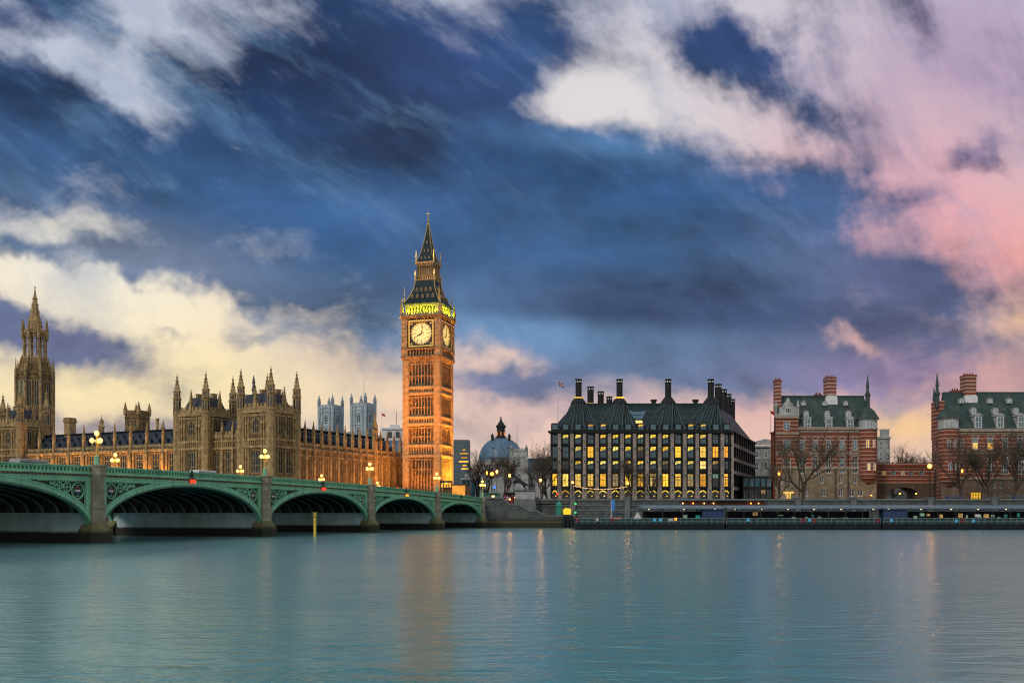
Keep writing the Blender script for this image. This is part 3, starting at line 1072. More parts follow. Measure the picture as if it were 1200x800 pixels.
lamp0 = make_bridge_lamp()
names = {0: 'abutment by the stair wall', 31: 'first pier from the far bank', 66: 'second pier from the far bank', 105: 'pier between the two red lights',
         145: 'biggest pier in the picture', 185: 'first pier outside the picture', 220: 'pier closest to the near bank'}
first = True
for s in PIERS[:7]:
    for t, sd in ((.1, 'near parapet'), (-BW - .1, 'far parapet')):
        o = lamp0 if first else dup(lamp0, (0, 0, 0))
        first = False
        o.location = BP(s, t, zpar(s) + (.16 if t > 0 else .12))
        o.rotation_euler = (0, 0, BRZ + R(90 if s % 2 else 84))
        o['label'] = 'lit three globe lamp on the %s at the %s' % (sd, names[s])

# ------------------------------------------------------------------ signal lamps under the crowns of the arches
for s, m_, word in ((125, 'redlamp', 'red'), (85.5, 'redlamp', 'red'), (48.5, 'amberlamp', 'amber'), (165, 'redlamp', 'red')):
    r = thing('navigation_light', 'pair of %s navigation lights over the %s' % (word, {125: 'wide arch left of the marker post arch', 85.5: 'arch behind the marker post', 48.5: 'narrow arch below the clock tower', 165: 'arch cut by the left edge'}[s]),
              'signal light', BP(s, .25, zpar(s) - 1.55), BRZ, 'navigation lights over the arches')
    b = MB()
    b.box(-.75, .75, .0, .10, -.05, .22)
    b.tube((0, .05, .2), (0, .05, .8), .05)
    b.build('bracket', M['black'], r)
    for x in (-.38, .38):
        b = MB()
        b.tube((x, .10, .05), (x, .30, .05), .25, .25, 12)
        b.build('lamp', M[m_], r)

# yellow marker post standing in the river
r = thing('marker_post', 'yellow channel marker post standing in the water before an arch', 'marker post', P(369, 628, 170).xy.to_3d())
b = MB()
b.lathe(0, 0, [(.24, -2), (.24, 3.1), (.19, 3.2)], 10)
b.build('post', M['yellow'], r)
b = MB()
b.box(-.06, .06, -.06, .06, 3.2, 3.5)
b.tube((-.33, -.02, 3.45), (.33, -.02, 4.15), .09, .09, 5)
b.tube((.33, .02, 3.45), (-.33, .02, 4.15), .09, .09, 5)
b.build('topmark', M['yellow'], r)

# ================================================================== the clock tower
CT = Vector((-28.4, 333, GZ))
CTA = R(-16.2)
tower = thing('clock_tower', 'tall floodlit golden clock tower with lit dials and pointed dark spire', 'clock tower', CT, CTA)
z_ = lambda py, Y=327: ZZ(py, Y) - GZ
H = 6.6                                    # half width of the shaft


def ring4(b, h, z0, z1, mi=0):
    b.box(-h, h, -h, h, z0, z1, mi)


zs_top = z_(420)
stages = [(0, z_(534)), (z_(522), z_(497)), (z_(489), z_(461)), (z_(454), zs_top - .6)]
b = MB()
ring4(b, H - .95, 0, zs_top)
b.build('shaft', M['gold'], tower)
b = MB()
for z in (534, 522, 497, 489, 461, 454):    # string courses
    ring4(b, H + .12, z_(z) - .32, z_(z) + .32)
    ring4(b, H - .1, z_(z) - .55, z_(z) + .55)
b.build('string_course', M['gold2'], tower)
for sx in (-1, 1):
    for sy in (-1, 1):
        b = MB()
        cx, cy = sx * (H - 1.05), sy * (H - 1.05)
        b.box(cx - 1.06, cx + 1.06, cy - 1.06, cy + 1.06, 0, zs_top)
        for (q0, q1) in stages:             # sunk panels of the angle pier read as raised fillets
            for k in (-.78, -.05, .68):
                b.box(cx + k - .13, cx + k + .13, cy + sy * 1.06 - .12, cy + sy * 1.06 + .12, q0 + .8, q1 - .8)
                b.box(cx + sx * 1.06 - .12, cx + sx * 1.06 + .12, cy + k - .13, cy + k + .13, q0 + .8, q1 - .8)
            n = int((q1 - q0) / 2.1)
            for j in range(1, n):
                zz = q0 + (q1 - q0) * j / n
                b.box(cx - 1.1, cx + 1.1, cy - 1.1, cy + 1.1, zz - .12, zz + .12)
        b.build('corner_pier', M['gold2'], tower)
for f in range(4):
    fac = Fac(tower, 0, 0, f * math.pi / 2)
    d0 = H - .95
    b = MB()
    for si, (q0, q1) in enumerate(stages):
        lo, hi = q0 + .9, q1 - .9
        if si == 0:
            lo = 9.5
        for k in range(9):                  # moulded ribs from string to string
            a = -4.4 + 8.8 * k / 8
            fac.box(b, a - .17, a + .17, d0, d0 + .62, q0 + .4, q1 - .3)
        for k in range(8):
            a = -4.4 + 8.8 * (k + .5) / 8
            for (c0, c1) in ((lo, (lo + hi) / 2 - .3), ((lo + hi) / 2 + .3, hi)):
                fac.box(b, a - .38, a + .38, d0, d0 + (.3 if c1 != hi else .6), c1 - .5, c1)
                if k in (1, 2, 3, 4, 5, 6) and not (si == 0):
                    pass
            if k in (1, 2, 3, 4, 5, 6):
                wins = MB()
                fac.box(wins, a - .16, a + .16, d0 - .02, d0 + .05, lo + .3, hi - .55)
                wins.build('slit_window', M['glass'], tower)
            fac.box(b, a - .38, a + .38, d0, d0 + .3, q0 + .4, q0 + 1.3)
        if si in (1, 2):
            continue
    b.build('tracery_panel', M['gold'], tower)
    # blind arcade between the paired string courses
    for z0, z1 in ((534, 522), (497, 489), (461, 454)):
        b = MB()
        for k in range(13):
            a = -5.4 + 10.8 * k / 12
            fac.box(b, a - .16, a + .16, d0, d0 + .8, z_(z0), z_(z1))
        fac.box(b, -5.5, 5.5, d0, d0 + .25, z_(z0), z_(z1))
        b.build('arcade', M['gold2'], tower)

# corbelled clock stage
zc0, zc1 = z_(420), z_(371)
HC = 6.95
b = MB()
for k in range(5):
    ring4(b, H - .5 + .26 * k, zc0 - 1.4 + .4 * k, zc0 - 1.0 + .4 * k + .02)
ring4(b, HC - .7, zc0, zc1)
ring4(b, HC + .15, zc0 + .3, zc0 + .9)
ring4(b, HC + .18, z_(409.5), z_(408))
ring4(b, HC + .25, zc1 - .55, zc1)
ring4(b, HC + .6, zc1 - .1, zc1 + .3)
for f in range(4):
    fac = Fac(tower, 0, 0, f * math.pi / 2)
    for k in range(12):                     # little arcade below the dial
        a = -5.9 + 11.8 * k / 11
        fac.box(b, a - .2, a + .2, HC - .72, HC - .1, z_(418), z_(410))
    for k in range(9):
        a = -4.8 + 9.6 * k / 8
        fac.box(b, a - .12, a + .12, HC - .72, HC - .2, z_(377), zc1 - .5)
    fac.box(b, -5.4, 5.4, HC - .72, HC - .25, z_(378.2), z_(376.6))
b.build('clock_stage', M['gold'], tower)
for sx in (-1, 1):
    for sy in (-1, 1):
        b = MB()
        cx, cy = sx * (HC - 1.0), sy * (HC - 1.0)
        b.box(cx - 1.0, cx + 1.0, cy - 1.0, cy + 1.0, zc0, zc1)
        for j in range(5):
            zz = zc0 + (zc1 - zc0) * (j + .5) / 5
            b.box(cx - 1.08, cx + 1.08, cy - 1.08, cy + 1.08, zz - .15, zz + .15)
            b.box(cx + sx * 1.0 - .1, cx + sx * 1.0 + .1, cy - .5, cy + .5, zz + .5, zz + 1.6)
            b.box(cx - .5, cx + .5, cy + sy * 1.0 - .1, cy + sy * 1.0 + .1, zz + .5, zz + 1.6)
        b.build('corner_pier', M['gold2'], tower)
        o = inst(pinnacle_mesh(.9, 6.2, 'ct', M['gold2']), 'pinnacle', tower, (sx * (HC - .1), sy * (HC - .1), zc1 + .2))

RD = 3.45
zd = z_(390.7)
for f in range(4):
    fac = Fac(tower, 0, 0, f * math.pi / 2)
    D = HC - .7
    fr = MB()
    hw = 4.45                               # square gilt frame
    for (a0, a1, z0, z1) in ((-hw, hw, zd + hw - .45, zd + hw), (-hw, hw, zd - hw, zd - hw + .45), (-hw, -hw + .45, zd - hw + .45, zd + hw - .45), (hw - .45, hw, zd - hw + .45, zd + hw - .45)):
        fac.box(fr, a0, a1, D, D + .55, z0, z1, 0)
    for sx in (-1, 1):                      # corner spandrels with rosettes
        for sz in (-1, 1):
            fac.box(fr, sx * 3.45 - .5, sx * 3.45 + .5, D, D + .2, zd + sz * 3.45 - .5, zd + sz * 3.45 + .5, 1)
            fac.box(fr, sx * 3.45 - .25, sx * 3.45 + .25, D + .2, D + .3, zd + sz * 3.45 - .25, zd + sz * 3.45 + .25, 0)
    fac.box(fr, -hw + .45, hw - .45, D - .1, D + .06, zd - hw + .45, zd + hw - .45, 2)
    N = 48
    for k in range(N):
        a0, a1 = 2 * math.pi * k / N, 2 * math.pi * (k + 1) / N
        q = []
        for rr, aa in ((RD, a0), (RD + .32, a0), (RD + .32, a1), (RD, a1)):
            q.append((rr * math.cos(aa), zd + rr * math.sin(aa)))
        fac.extr(fr, q, D + .05, D + .34, 0 if k % 2 else 2)
    face = fr.build('clock_face', [M['gilt'], M['gold2'], M['black']], tower)
    gl = MB()
    fac.extr(gl, [(RD * math.cos(2 * math.pi * k / N), zd + RD * math.sin(2 * math.pi * k / N)) for k in range(N)], D + .07, D + .14)
    gl.build('dial', M['dial'], face)
    nu = MB()                               # numeral strokes and rings of the dial

    def ringline(r0, r1, dd):
        for k in range(N):
            a0, a1 = 2 * math.pi * k / N, 2 * math.pi * (k + 1) / N
            fac.extr(nu, [(r0 * math.cos(a0), zd + r0 * math.sin(a0)), (r1 * math.cos(a0), zd + r1 * math.sin(a0)), (r1 * math.cos(a1), zd + r1 * math.sin(a1)), (r0 * math.cos(a1), zd + r0 * math.sin(a1))], D + .14, dd)
    ringline(3.02, 3.10, D + .17)
    ringline(2.10, 2.18, D + .17)
    ringline(.78, .84, D + .17)

    def bar(a, r0, r1, w, off=0.0, tilt=0.0, dd=.18):
        ca, sa = math.cos(a), math.sin(a)
        pts = []
        for rr, ww in ((r0, -w), (r0, w), (r1, w), (r1, -w)):
            t = off + ww + (tilt if rr == r1 else -tilt)
            pts.append((rr * ca - t * sa, zd + rr * sa + t * ca))
        fac.extr(nu, pts, D + .14, D + dd)
    glyphs = {12: 'XII', 1: 'I', 2: 'II', 3: 'III', 4: 'IV', 5: 'V', 6: 'VI', 7: 'VII', 8: 'VIII', 9: 'IX', 10: 'X', 11: 'XI'}
    for h_, txt in glyphs.items():
        a = math.pi / 2 - h_ * math.pi / 6
        wid = {'I': .15, 'V': .30, 'X': .30}
        tot = sum(wid[c] for c in txt)
        t = tot / 2
        for c in txt:
            m_ = t - wid[c] / 2
            if c == 'I':
                bar(a, 2.3, 2.9, .042, m_)
            elif c == 'V':
                bar(a, 2.3, 2.9, .038, m_ + .05, .05)
                bar(a, 2.3, 2.9, .038, m_ - .05, -.05)
            else:
                bar(a, 2.3, 2.9, .038, m_, .10)
                bar(a, 2.3, 2.9, .030, m_, -.10)
            t -= wid[c]
        bar(a, .84, 2.1, .018)
    for k in range(60):
        bar(2 * math.pi * k / 60, 3.1, 3.32, .03 if k % 5 else .06)
    nu.build('numerals', M['black'], face)
    # both hands: two minutes past eight
    ha, ma = math.pi / 2 - (8 + 2 / 60) * math.pi / 6, math.pi / 2 - 2 * math.pi / 30
    for nm, a, r1, w in (('hour_hand', ha, 2.0, .17), ('minute_hand', ma, 3.0, .085)):
        hb = MB()
        ca, sa = math.cos(a), math.sin(a)
        pts = [(r * ca - t * sa, zd + r * sa + t * ca) for r, t in ((-.7, -w * .8), (-.7, w * .8), (r1 * .75, w * 1.2), (r1, 0), (r1 * .75, -w * 1.2))]
        fac.extr(hb, pts, D + .20, D + .28)
        hb.build(nm, M['black'], face)

# belfry: arcade lit from inside
zb0, zb1 = zc1 + .3, z_(355)
HB = 5.9
b = MB()
ring4(b, HB - 1.5, zb0, zb1)
b.build('bell_chamber', mat('belfry_shaded_stone', (.10, .10, .05, 1), .9), tower)  # dark tone puts the shade of the belfry arches into the colour
b = MB()
ring4(b, HB + .3, zb0 - .02, zb0 + .3)
ring4(b, HB + .25, zb1 - .7, zb1 + .02)
for f in range(4):
    fac = Fac(tower, 0, 0, f * math.pi / 2)
    for k in range(10):
        a = -4.75 + 9.5 * k / 9
        fac.box(b, a - .2, a + .2, HB - .55, HB, zb0 + .3, zb1 - .7)
    fac.crenel(b, -HC, HC, zb0 - .05, 1.3, .45, HC - .15, HC + .1)
    for k in range(9):
        a = -4.75 + 9.5 * (k + .5) / 9
        fac.extr(b, [(a - .33, zb1 - .7), (a - .33, zb1 - 1.3), (a - .18, zb1 - .95), (a, zb1 - .8), (a + .18, zb1 - .95), (a + .33, zb1 - 1.3), (a + .33, zb1 - .7)], HB - .5, HB - .1)
for sx in (-1, 1):
    for sy in (-1, 1):
        b.box(sx * 5.3 - .65, sx * 5.3 + .65, sy * 5.3 - .65, sy * 5.3 + .65, zb0, zb1)
b.build('belfry', M['gold2'], tower)
# lower roof with two rows of dormers, lantern, spire
zr0, zr1 = zb1, z_(331, 333)
b = MB()
sq = lambda h, z: [(-h, -h, z), (h, -h, z), (h, h, z), (-h, h, z)]
b.frustum(sq(6.55, zr0), sq(6.4, zr0 + .5))
prof = [(6.3, zr0 + .5), (5.55, zr0 + 1.6), (4.6, zr0 + 3.4), (3.85, zr0 + 5.4), (3.35, zr1)]
for (h0, q0), (h1, q1) in zip(prof[:-1], prof[1:]):
    b.frustum(sq(h0, q0), sq(h1, q1), 0, False)
b.poly(sq(3.35, zr1))
b.build('lower_roof', M['iron_roof'], tower)
for f in range(4):
    fac = Fac(tower, 0, 0, f * math.pi / 2)
    for row, (zz, dd, n, sp) in enumerate(((zr0 + 1.9, 5.3, 5, 1.85), (zr0 + 4.3, 4.2, 4, 1.6))):
        for k in range(n):
            a = (k - (n - 1) / 2) * sp
            b = MB()
            fac.extr(b, [(a - .42, zz), (a + .42, zz), (a + .42, zz + .8), (a, zz + 1.5), (a - .42, zz + .8)], dd - .9, dd + .25, 0)
            fac.box(b, a - .2, a + .2, dd + .25, dd + .3, zz + .15, zz + .8, 1)
            b.build('dormer', [M['gold2'], M['black']], tower)
    b = MB()                                # hip ribs with gilt crockets
    for (h0, q0), (h1, q1) in zip(prof[:-1], prof[1:]):
        p0, p1 = fac.pt(h0, h0), fac.pt(h1, h1)
        b.tube((p0[0], p0[1], q0), (p1[0], p1[1], q1), .16, .16, 5)
    b.build('hip_rib', M['gilt'], tower)
zl0, zl1 = zr1, z_(309, 333)
b = MB()
ring4(b, 3.45, zl0, zl0 + .45)
ring4(b, 2.0, zl0, zl1)
ring4(b, 3.45, zl1 - .7, zl1)
ring4(b, 3.1, zl1 - 1.3, zl1 - .7)
for f in range(4):
    fac = Fac(tower, 0, 0, f * math.pi / 2)
    for k in range(8):
        a = -2.8 + 5.6 * k / 7
        w = .2 if k in (0, 7) else .12
        fac.box(b, a - w, a + w, 2.65, 3.0, zl0 + .4, zl1 - 1.2)
        fac.box(b, a - .08, a + .08, 3.2, 3.4, zl0 + .45, zl0 + 1.5)
    fac.box(b, -3.4, 3.4, 3.2, 3.4, zl0 + 1.4, zl0 + 1.6)
b.build('lantern', M['gold2'], tower)
for sx in (-1, 1):
    for sy in (-1, 1):
        b = MB()
        b.lathe(sx * 3.4, sy * 3.4, [(.2, zl0), (.15, zl0 + 1.8), (.3, zl0 + 1.9), (.05, zl0 + 3.6)], 6)
        b.build('finial', M['gilt'], tower)
        b = MB()
        b.lathe(sx * 3.15, sy * 3.15, [(.18, zl1), (.1, zl1 + 1.5), (.24, zl1 + 1.6), (.04, zl1 + 4.0)], 6)
        b.build('finial', M['gilt'], tower)
        b = MB()
        b.lathe(sx * 6.2, sy * 6.2, [(.2, zr0), (.12, zr0 + 2.2), (.3, zr0 + 2.4), (.12, zr0 + 2.6), (.04, zr0 + 5.6)], 6)
        b.build('finial', M['gilt'], tower)
zp1 = z_(262, 333)
b = MB()
prof = [(3.3, zl1), (3.05, zl1 + .35), (2.35, zl1 + 2.0), (1.65, zl1 + 4.6), (1.0, zl1 + 8.0), (.5, zl1 + 11.2), (.2, zp1)]
for (h0, q0), (h1, q1) in zip(prof[:-1], prof[1:]):
    b.frustum(sq(h0, q0), sq(h1, q1), 0, False)
sp_ = b.build('spire', M['iron_roof'], tower)
for sx in (-1, 1):
    for sy in (-1, 1):
        b = MB()
        for (h0, q0), (h1, q1) in zip(prof[:-1], prof[1:]):
            b.tube((sx * h0, sy * h0, q0), (sx * h1, sy * h1, q1), .11, .09, 5)
        b.build('spire_rib', M['gilt'], sp_)
for f in range(4):
    fac = Fac(tower, 0, 0, f * math.pi / 2)
    for zz, dd, n in ((zl1 + 1.0, 2.75, 3), (zl1 + 3.6, 1.9, 2), (zl1 + 6.6, 1.25, 1)):
        for k in range(n):
            a = (k - (n - 1) / 2) * 1.35
            b = MB()
            fac.extr(b, [(a - .22, zz), (a + .22, zz), (a + .22, zz + .5), (a, zz + 1.0), (a - .22, zz + .5)], dd - .6, dd + .12)
            b.build('dormer', M['gold2'], sp_)
b = MB()
b.lathe(0, 0, [(.32, zp1 - .3), (.16, zp1 + .3), (.5, zp1 + .8), (.16, zp1 + 1.2), (.10, zp1 + 2.0), (.36, zp1 + 2.4), (.08, zp1 + 2.8), (.03, zp1 + 4.6)], 8)
b.box(-.55, .55, -.06, .06, zp1 + 3.2, zp1 + 3.4)
b.box(-.06, .06, -.55, .55, zp1 + 3.2, zp1 + 3.4)
b.build('finial', M['gilt'], tower)


# ------------------------------------------------------------------ floodlights that wash the tower
def flood(name, loc, target, size, energy, col, spread=None, sy=None, xdir=None):
    l = bpy.data.lights.new(name, 'AREA')
    l.shape = 'RECTANGLE'
    l.size = size
    l.size_y = sy or .5
    l.energy = energy
    l.color = col
    if spread:
        l.spread = R(spread)
    o = bpy.data.objects.new(name, l)
    COL.objects.link(o)
    o.location = loc
    d = Vector(target) - Vector(loc)
    if xdir is None:
        o.rotation_euler = d.to_track_quat('-Z', 'Y').to_euler()
    else:
        z = -d.normalized()
        x = Vector(xdir)
        x = (x - z * x.dot(z)).normalized()
        o.rotation_euler = Matrix((x, z.cross(x), z)).transposed().to_euler()
    return o


def flood_box(loc, rz, label):
    r = thing('floodlight', label, 'floodlight', loc, rz, 'floodlights at the foot of the clock tower')
    b = MB()
    b.box(-.5, .5, -.25, .25, .25, .8)
    b.build('housing', M['black'], r)
    b = MB()
    b.box(-.05, .05, -.05, .05, 0, .3)
    b.box(-.3, .3, -.2, .2, 0, .05)
    b.build('bracket', M['steel'], r)
    return r


def tw(x, y, z):
    c, s = math.cos(CTA), math.sin(CTA)
    return Vector((CT.x + c * x - s * y, CT.y + s * x + c * y, CT.z + z))


ORG = (1.0, .32, .03)
flood('tower_flood', tw(0, -H - 7, 1.0), tw(0, -H + 1, 40), 12, 3800, ORG, 110)
flood('tower_flood', tw(0, -H - 16, 1.0), tw(0, -H, 62), 8, 9500, ORG, 60)
flood('tower_flood', tw(H + 2.4, 0, 1.0), tw(H - .2, 0, 26), 4, 9500, (1.0, .50, .05), 75)
flood('tower_flood', tw(H + 12, 0, 1.0), tw(H, 0, 60), 8, 7500, ORG, 60)
for i, (x, y, w) in enumerate(((-4, -H - 7, 'left of the tower front'), (4, -H - 7, 'right of the tower front'), (H + 2.4, 1, 'beside the tower flank'))):
    flood_box(tw(x, y, 0), CTA, 'black floodlight on the ground ' + w)
# yellow-green lamps inside the belfry and warm ones in the lantern
for f in range(4):
    fac = Fac(None, 0, 0, f * math.pi / 2)
    t_ = tw(fac.c, fac.s, 0) - tw(0, 0, 0)
    p = fac.pt(0, HB - 1.0)
    q = fac.pt(0, HB - 1.3)
    flood('belfry_lamp', tw(p[0], p[1], zb0 + .45), tw(q[0], q[1], zb1), 9.0, 350, (.75, 1.0, .05), None, .35, t_)
    p = fac.pt(0, HB + .75)
    flood('belfry_lamp', tw(p[0], p[1], zb0 + .4), tw(p[0] * .98, p[1] * .98, zb1), 10.0, 1800, (.74, 1.0, .04), None, .3, t_)
    p = fac.pt(0, 2.35)
    flood('lantern_lamp', tw(p[0], p[1], zl0 + .6), tw(p[0], p[1], zl1), 4.5, 45, (1.0, .55, .15), None, .3, t_)

# ================================================================== the palace along the river
PA = R(-25.85)
PC = Vector((-68.6, 279.4, GZ))


def pw(x, y, z=0.0):
    c, s = math.cos(PA), math.sin(PA)
    return Vector((PC.x + c * x - s * y, PC.y + s * x + c * y, PC.z + z))


def az(z):
    return z - GZ


def gothic_tower(par, x0, x1, y0, y1, seed=0, base=0.0):
    rnd = random.Random(seed)
    zc = az(33.3)
    b = MB()
    tr = MB()
    sides = (Fac(par, x0, y0, 0), Fac(par, x1, y0, math.pi / 2), Fac(par, x1, y1, math.pi), Fac(par, x0, y1, -math.pi / 2))
    for i, fac in enumerate(sides):
        Lg = (x1 - x0) if i % 2 == 0 else (y1 - y0)
        if i == 0:
            fac.win(Lg / 2, az(27), 2.6, 4.4, 3, 2, 'pointed', .13, M['honey2'], [M['leadglass']])
            fac.win(Lg / 2, az(15.5), 3.6, 6.6, 4, 3, None, .14, M['honey2'], [M['leadglass']])
            fac.win(Lg / 2, az(9), 3.2, 4.2, 3, 2, None, .14, M['honey2'], [M['leadglass']])
            fl = [1.5, 2.4, Lg / 2 - 2.4, Lg / 2 + 2.4, Lg - 2.4, Lg - 1.5]
        else:
            for a in (Lg * .36, Lg * .66):
                fac.win(a, az(26.5), 1.8, 5.0, 2, 2, 'pointed', .13, M['honey2'], [M['leadglass']])
                fac.win(a, az(15.5), 2.2, 6.6, 2, 3, None, .14, M['honey2'], [M['leadglass']])
                fac.win(a, az(9), 2.0, 4.2, 2, 2, None, .14, M['honey2'], [M['leadglass']])
            fl = [1.5, Lg * .22, Lg * .51, Lg * .80, Lg - 1.5]
        fac.wall(b, 0, Lg, 0, zc, 0)
        for z, h, d in ((az(25.2), .3, .35), (az(23.1), .35, .4), (az(14.3), .35, .4), (zc - .1, .4, .5), (zc - 1.0, .2, .25), (az(32.0), .15, .2)):
            fac.box(tr, -d * .2, Lg + d * .2, 0, d, z - h, z + h)
        for a in fl:
            fac.box(tr, a - .22, a + .22, 0, .3, 0, zc - .5)
        n = int(Lg / .75)
        for k in range(n):                  # panelled bands
            a = Lg * (k + .5) / n
            fac.box(tr, a - .12, a + .12, 0, .22, az(23.45), az(24.9))
            fac.box(tr, a - .1, a + .1, 0, .18, az(32.15), az(32.3) + .1)
        for a in (fl[1:3] + fl[-3:-1]):     # niches with little canopies
            fac.box(tr, a - .42, a + .42, 0, .36, az(29.6), az(30.2))
            fac.box(tr, a - .2, a + .2, .02, .42, az(27.9), az(29.4))
        fac.crenel(tr, 0, Lg, zc + .3, 2.0, .7)
        o = inst(pinnacle_mesh(.9, 7.2, 'pav', M['honey2']), 'pinnacle', par, (*fac.pt(Lg * .5, -.1), zc + .3))
    b.build('wall', M['honey'], par)
    tr.build('moulding', M['honey2'], par)
    me = turret_mesh(1.22, 0, zc + .5, az(46.0), 'pavturret', M['honey2'])
    for x, y in ((x0 + .2, y0 + .2), (x1 - .2, y0 + .2), (x0 + .2, y1 - .2), (x1 - .2, y1 - .2)):
        inst(me, 'turret', par, (x, y, 0))
    b = MB()
    q = lambda i, z: [(x0 + i, y0 + i, z), (x1 - i, y0 + i, z), (x1 - i, y1 - i, z), (x0 + i, y1 - i, z)]
    b.frustum(q(.6, zc), q(1.2, zc + .8))
    b.frustum(q(1.2, zc + .8), q(2.9, zc + 5.4))
    for k in range(9):
        t = k / 8
        for (p0, p1) in ((q(2.9, 0)[0], q(2.9, 0)[1]), (q(2.9, 0)[1], q(2.9, 0)[2])):
            x, y = p0[0] + (p1[0] - p0[0]) * t, p0[1] + (p1[1] - p0[1]) * t
            b.tube((x, y, zc + 5.4), (x, y, zc + 6.4), .07, .03, 4)
    b.build('roof', M['slate'], par)
    for x, y in ((x0 + 3.4, (y0 + y1) / 2), (x1 - 3.4, (y0 + y1) / 2 + 1)):
        b = MB()
        b.box(x - .5, x + .5, y - .9, y + .9, zc + 3, zc + 6.6)
        b.box(x - .6, x + .6, y - 1.0, y + 1.0, zc + 6.6, zc + 6.9)
        b.build('chimney', M['honey2'], par)


def gothic_range(par, fac, L0, L1, nb, zc, depth, roofz, pin, wz, seed, key, wpane=None, extra_row=True, stone='honey', top=(2.2, .9), slope=0.0):
    """long range: bays of tall mullioned windows between buttresses with pinnacles, pierced parapet, slate roof"""
    b = MB()
    tr = MB()
    Lb = (L1 - L0) / nb
    for k in range(nb):
        a = L0 + Lb * (k + .5)
        fac.win(a, wz[0], Lb * .42, wz[1] - wz[0], 3, 3, None, .13, M['honey2'], [wpane or M['leadglass']])
        if extra_row:
            fac.win(a, wz[0] - 6.2, Lb * .40, 4.4, 3, 2, None, .13, M['honey2'], [wpane or M['leadglass']])
    fac.wall(b, L0, L1, 0, zc, 0)
    for z, h, d in ((zc - .1, .35, .45), (wz[1] + .9, .22, .3), (wz[0] - .8, .28, .35), (wz[0] - 1.5, .12, .2)):
        fac.box(tr, L0, L1, 0, d, z - h, z + h)
    n = int((L1 - L0) / .62)
    for k in range(n):
        a = L0 + (L1 - L0) * (k + .5) / n
        fac.box(tr, a - .1, a + .1, 0, .2, wz[1] + 1.1, zc - .5)
        fac.box(tr, a - .12, a + .12, -.1, .1, zc + .3, zc + 1.0)
    fac.box(tr, L0, L1, -.2, .18, zc + 1.0, zc + 1.25)
    fac.crenel(tr, L0, L1, zc + 1.25, .6, .5, -.15, .15)
    for k in range(nb):                     # panel mullions beside each window
        a = L0 + Lb * (k + .5)
        for o in (-.30, .30, -.37, .37):
            fac.box(tr, a + Lb * o - .11, a + Lb * o + .11, 0, .25, wz[0] - .6, wz[1] + .8)
    # back wall and ends
    p = [fac.pt(L0, -.5), fac.pt(L1, -.5), fac.pt(L1, -depth), fac.pt(L0, -depth)]
    b.frustum([(x, y, zc - 2) for x, y in p], [(x, y, zc + .2) for x, y in p])
    b.poly([(*p[3], 0), (*p[2], 0), (*p[2], zc), (*p[3], zc)])
    b.poly([(*p[0], 0), (*p[3], 0), (*p[3], zc), (*p[0], zc)])
    b.poly([(*p[1], 0), (*p[2], 0), (*p[2], zc), (*p[1], zc)])
    b.build('wall', M[stone], par)
    tr.build('moulding', M['honey2'], par)
    b = MB()
    fac.extr(b, [(L0, zc + .2), (L1, zc + .2), (L1, zc + .25), (L0, zc + .25)], -depth, -.5)
    prof = [(-1.0, zc + .2), (-1.6, zc + 1.0), (-depth / 2 - .6, roofz), (-depth / 2 + .6, roofz), (-depth + .6, zc + .2)]
    for (d0, z0), (d1, z1) in zip(prof[:-1], prof[1:]):
        b.poly([fac.p3(L0, d0, z0), fac.p3(L1, d0, z0), fac.p3(L1, d1, z1), fac.p3(L0, d1, z1)])
    b.poly([fac.p3(L0, d, z) for d, z in prof])
    b.poly([fac.p3(L1, d, z) for d, z in prof])
    n = int((L1 - L0) / 1.1)
    for k in range(n):
        a = L0 + (L1 - L0) * (k + .5) / n
        b.tube(fac.p3(a, -depth / 2, roofz), fac.p3(a, -depth / 2, roofz + .8), .07, .03, 4)
    for k in range(nb * 2):                 # small roof vents
        a = L0 + Lb * (k + .5) / 2
        for t in (.3, .62):
            d = -1.6 - (depth / 2 - 2.2) * t
            z = zc + 1.0 + (roofz - zc - 1.0) * t
            fac.extr(b, [(a - .32, z), (a + .32, z), (a + .32, z + .6), (a, z + 1.1), (a - .32, z + .6)], d - .6, d + .5)
    b.build('roof', M['slate'], par)
    for k in range(nb + 1):
        a = L0 + Lb * k
        bb = MB()
        w = .56
        fac.box(bb, a - w, a + w, 0, .95, 0, wz[0] - 1.4)
        fac.box(bb, a - w * .9, a + w * .9, 0, .75, wz[0] - 1.4, zc - .2)
        fac.box(bb, a - w * .62, a + w * .62, -.15, .55, zc - .2, zc + 2.0)
        fac.box(bb, a - w * .55, a + w * .55, .75, .85, wz[0] - 1.0, zc - 1.2)
        o = bb.build('buttress', M['honey2'], par)
        x, y = fac.pt(a, .15)
        q = inst(pinnacle_mesh(.78, pin - 2.0, key, M['honey2']), 'pinnacle', o, (x, y, zc + 2.0), fac.ang)


# twin-tower pavilion at the bridge end
pav = thing('palace_pavilion', 'gothic stone pavilion of two turreted towers at the corner of the palace', 'palace', pw(-18, 0), PA)
# children of the pavilion are laid out from its own corner, 18 m to the right of the Empty
root = bpy.data.objects.new
gothic_tower(pav, 18 - 11.4, 18, 0, 12, 1)
gothic_tower(pav, -18, 18 - 24.3, 0, 12, 2)
fac = Fac(pav, 18 - 24.3, 2.2, 0)
b = MB()
tr = MB()
Lm = 12.9
for k in range(3):
    a = Lm * (k + .5) / 3
    fac.win(a, az(15.5), 2.1, 6.6, 3, 3, None, .13, M['honey2'], [M['leadglass'], M['litorange']] if k == 1 else [M['leadglass']], 'plain')
    fac.win(a, az(9), 2.0, 4.2, 2, 2, None, .13, M['honey2'], [M['leadglass']])
    if k == 1:
        b2 = MB()
        b2.poly([(*fac.pt(a - .8, -.42), az(15.7)), (*fac.pt(a + .8, -.42), az(15.7)), (*fac.pt(a + .8, -.42), az(18.0)), (*fac.pt(a - .8, -.42), az(18.0))])
        b2.build('lit_pane', M['litorange'], pav)
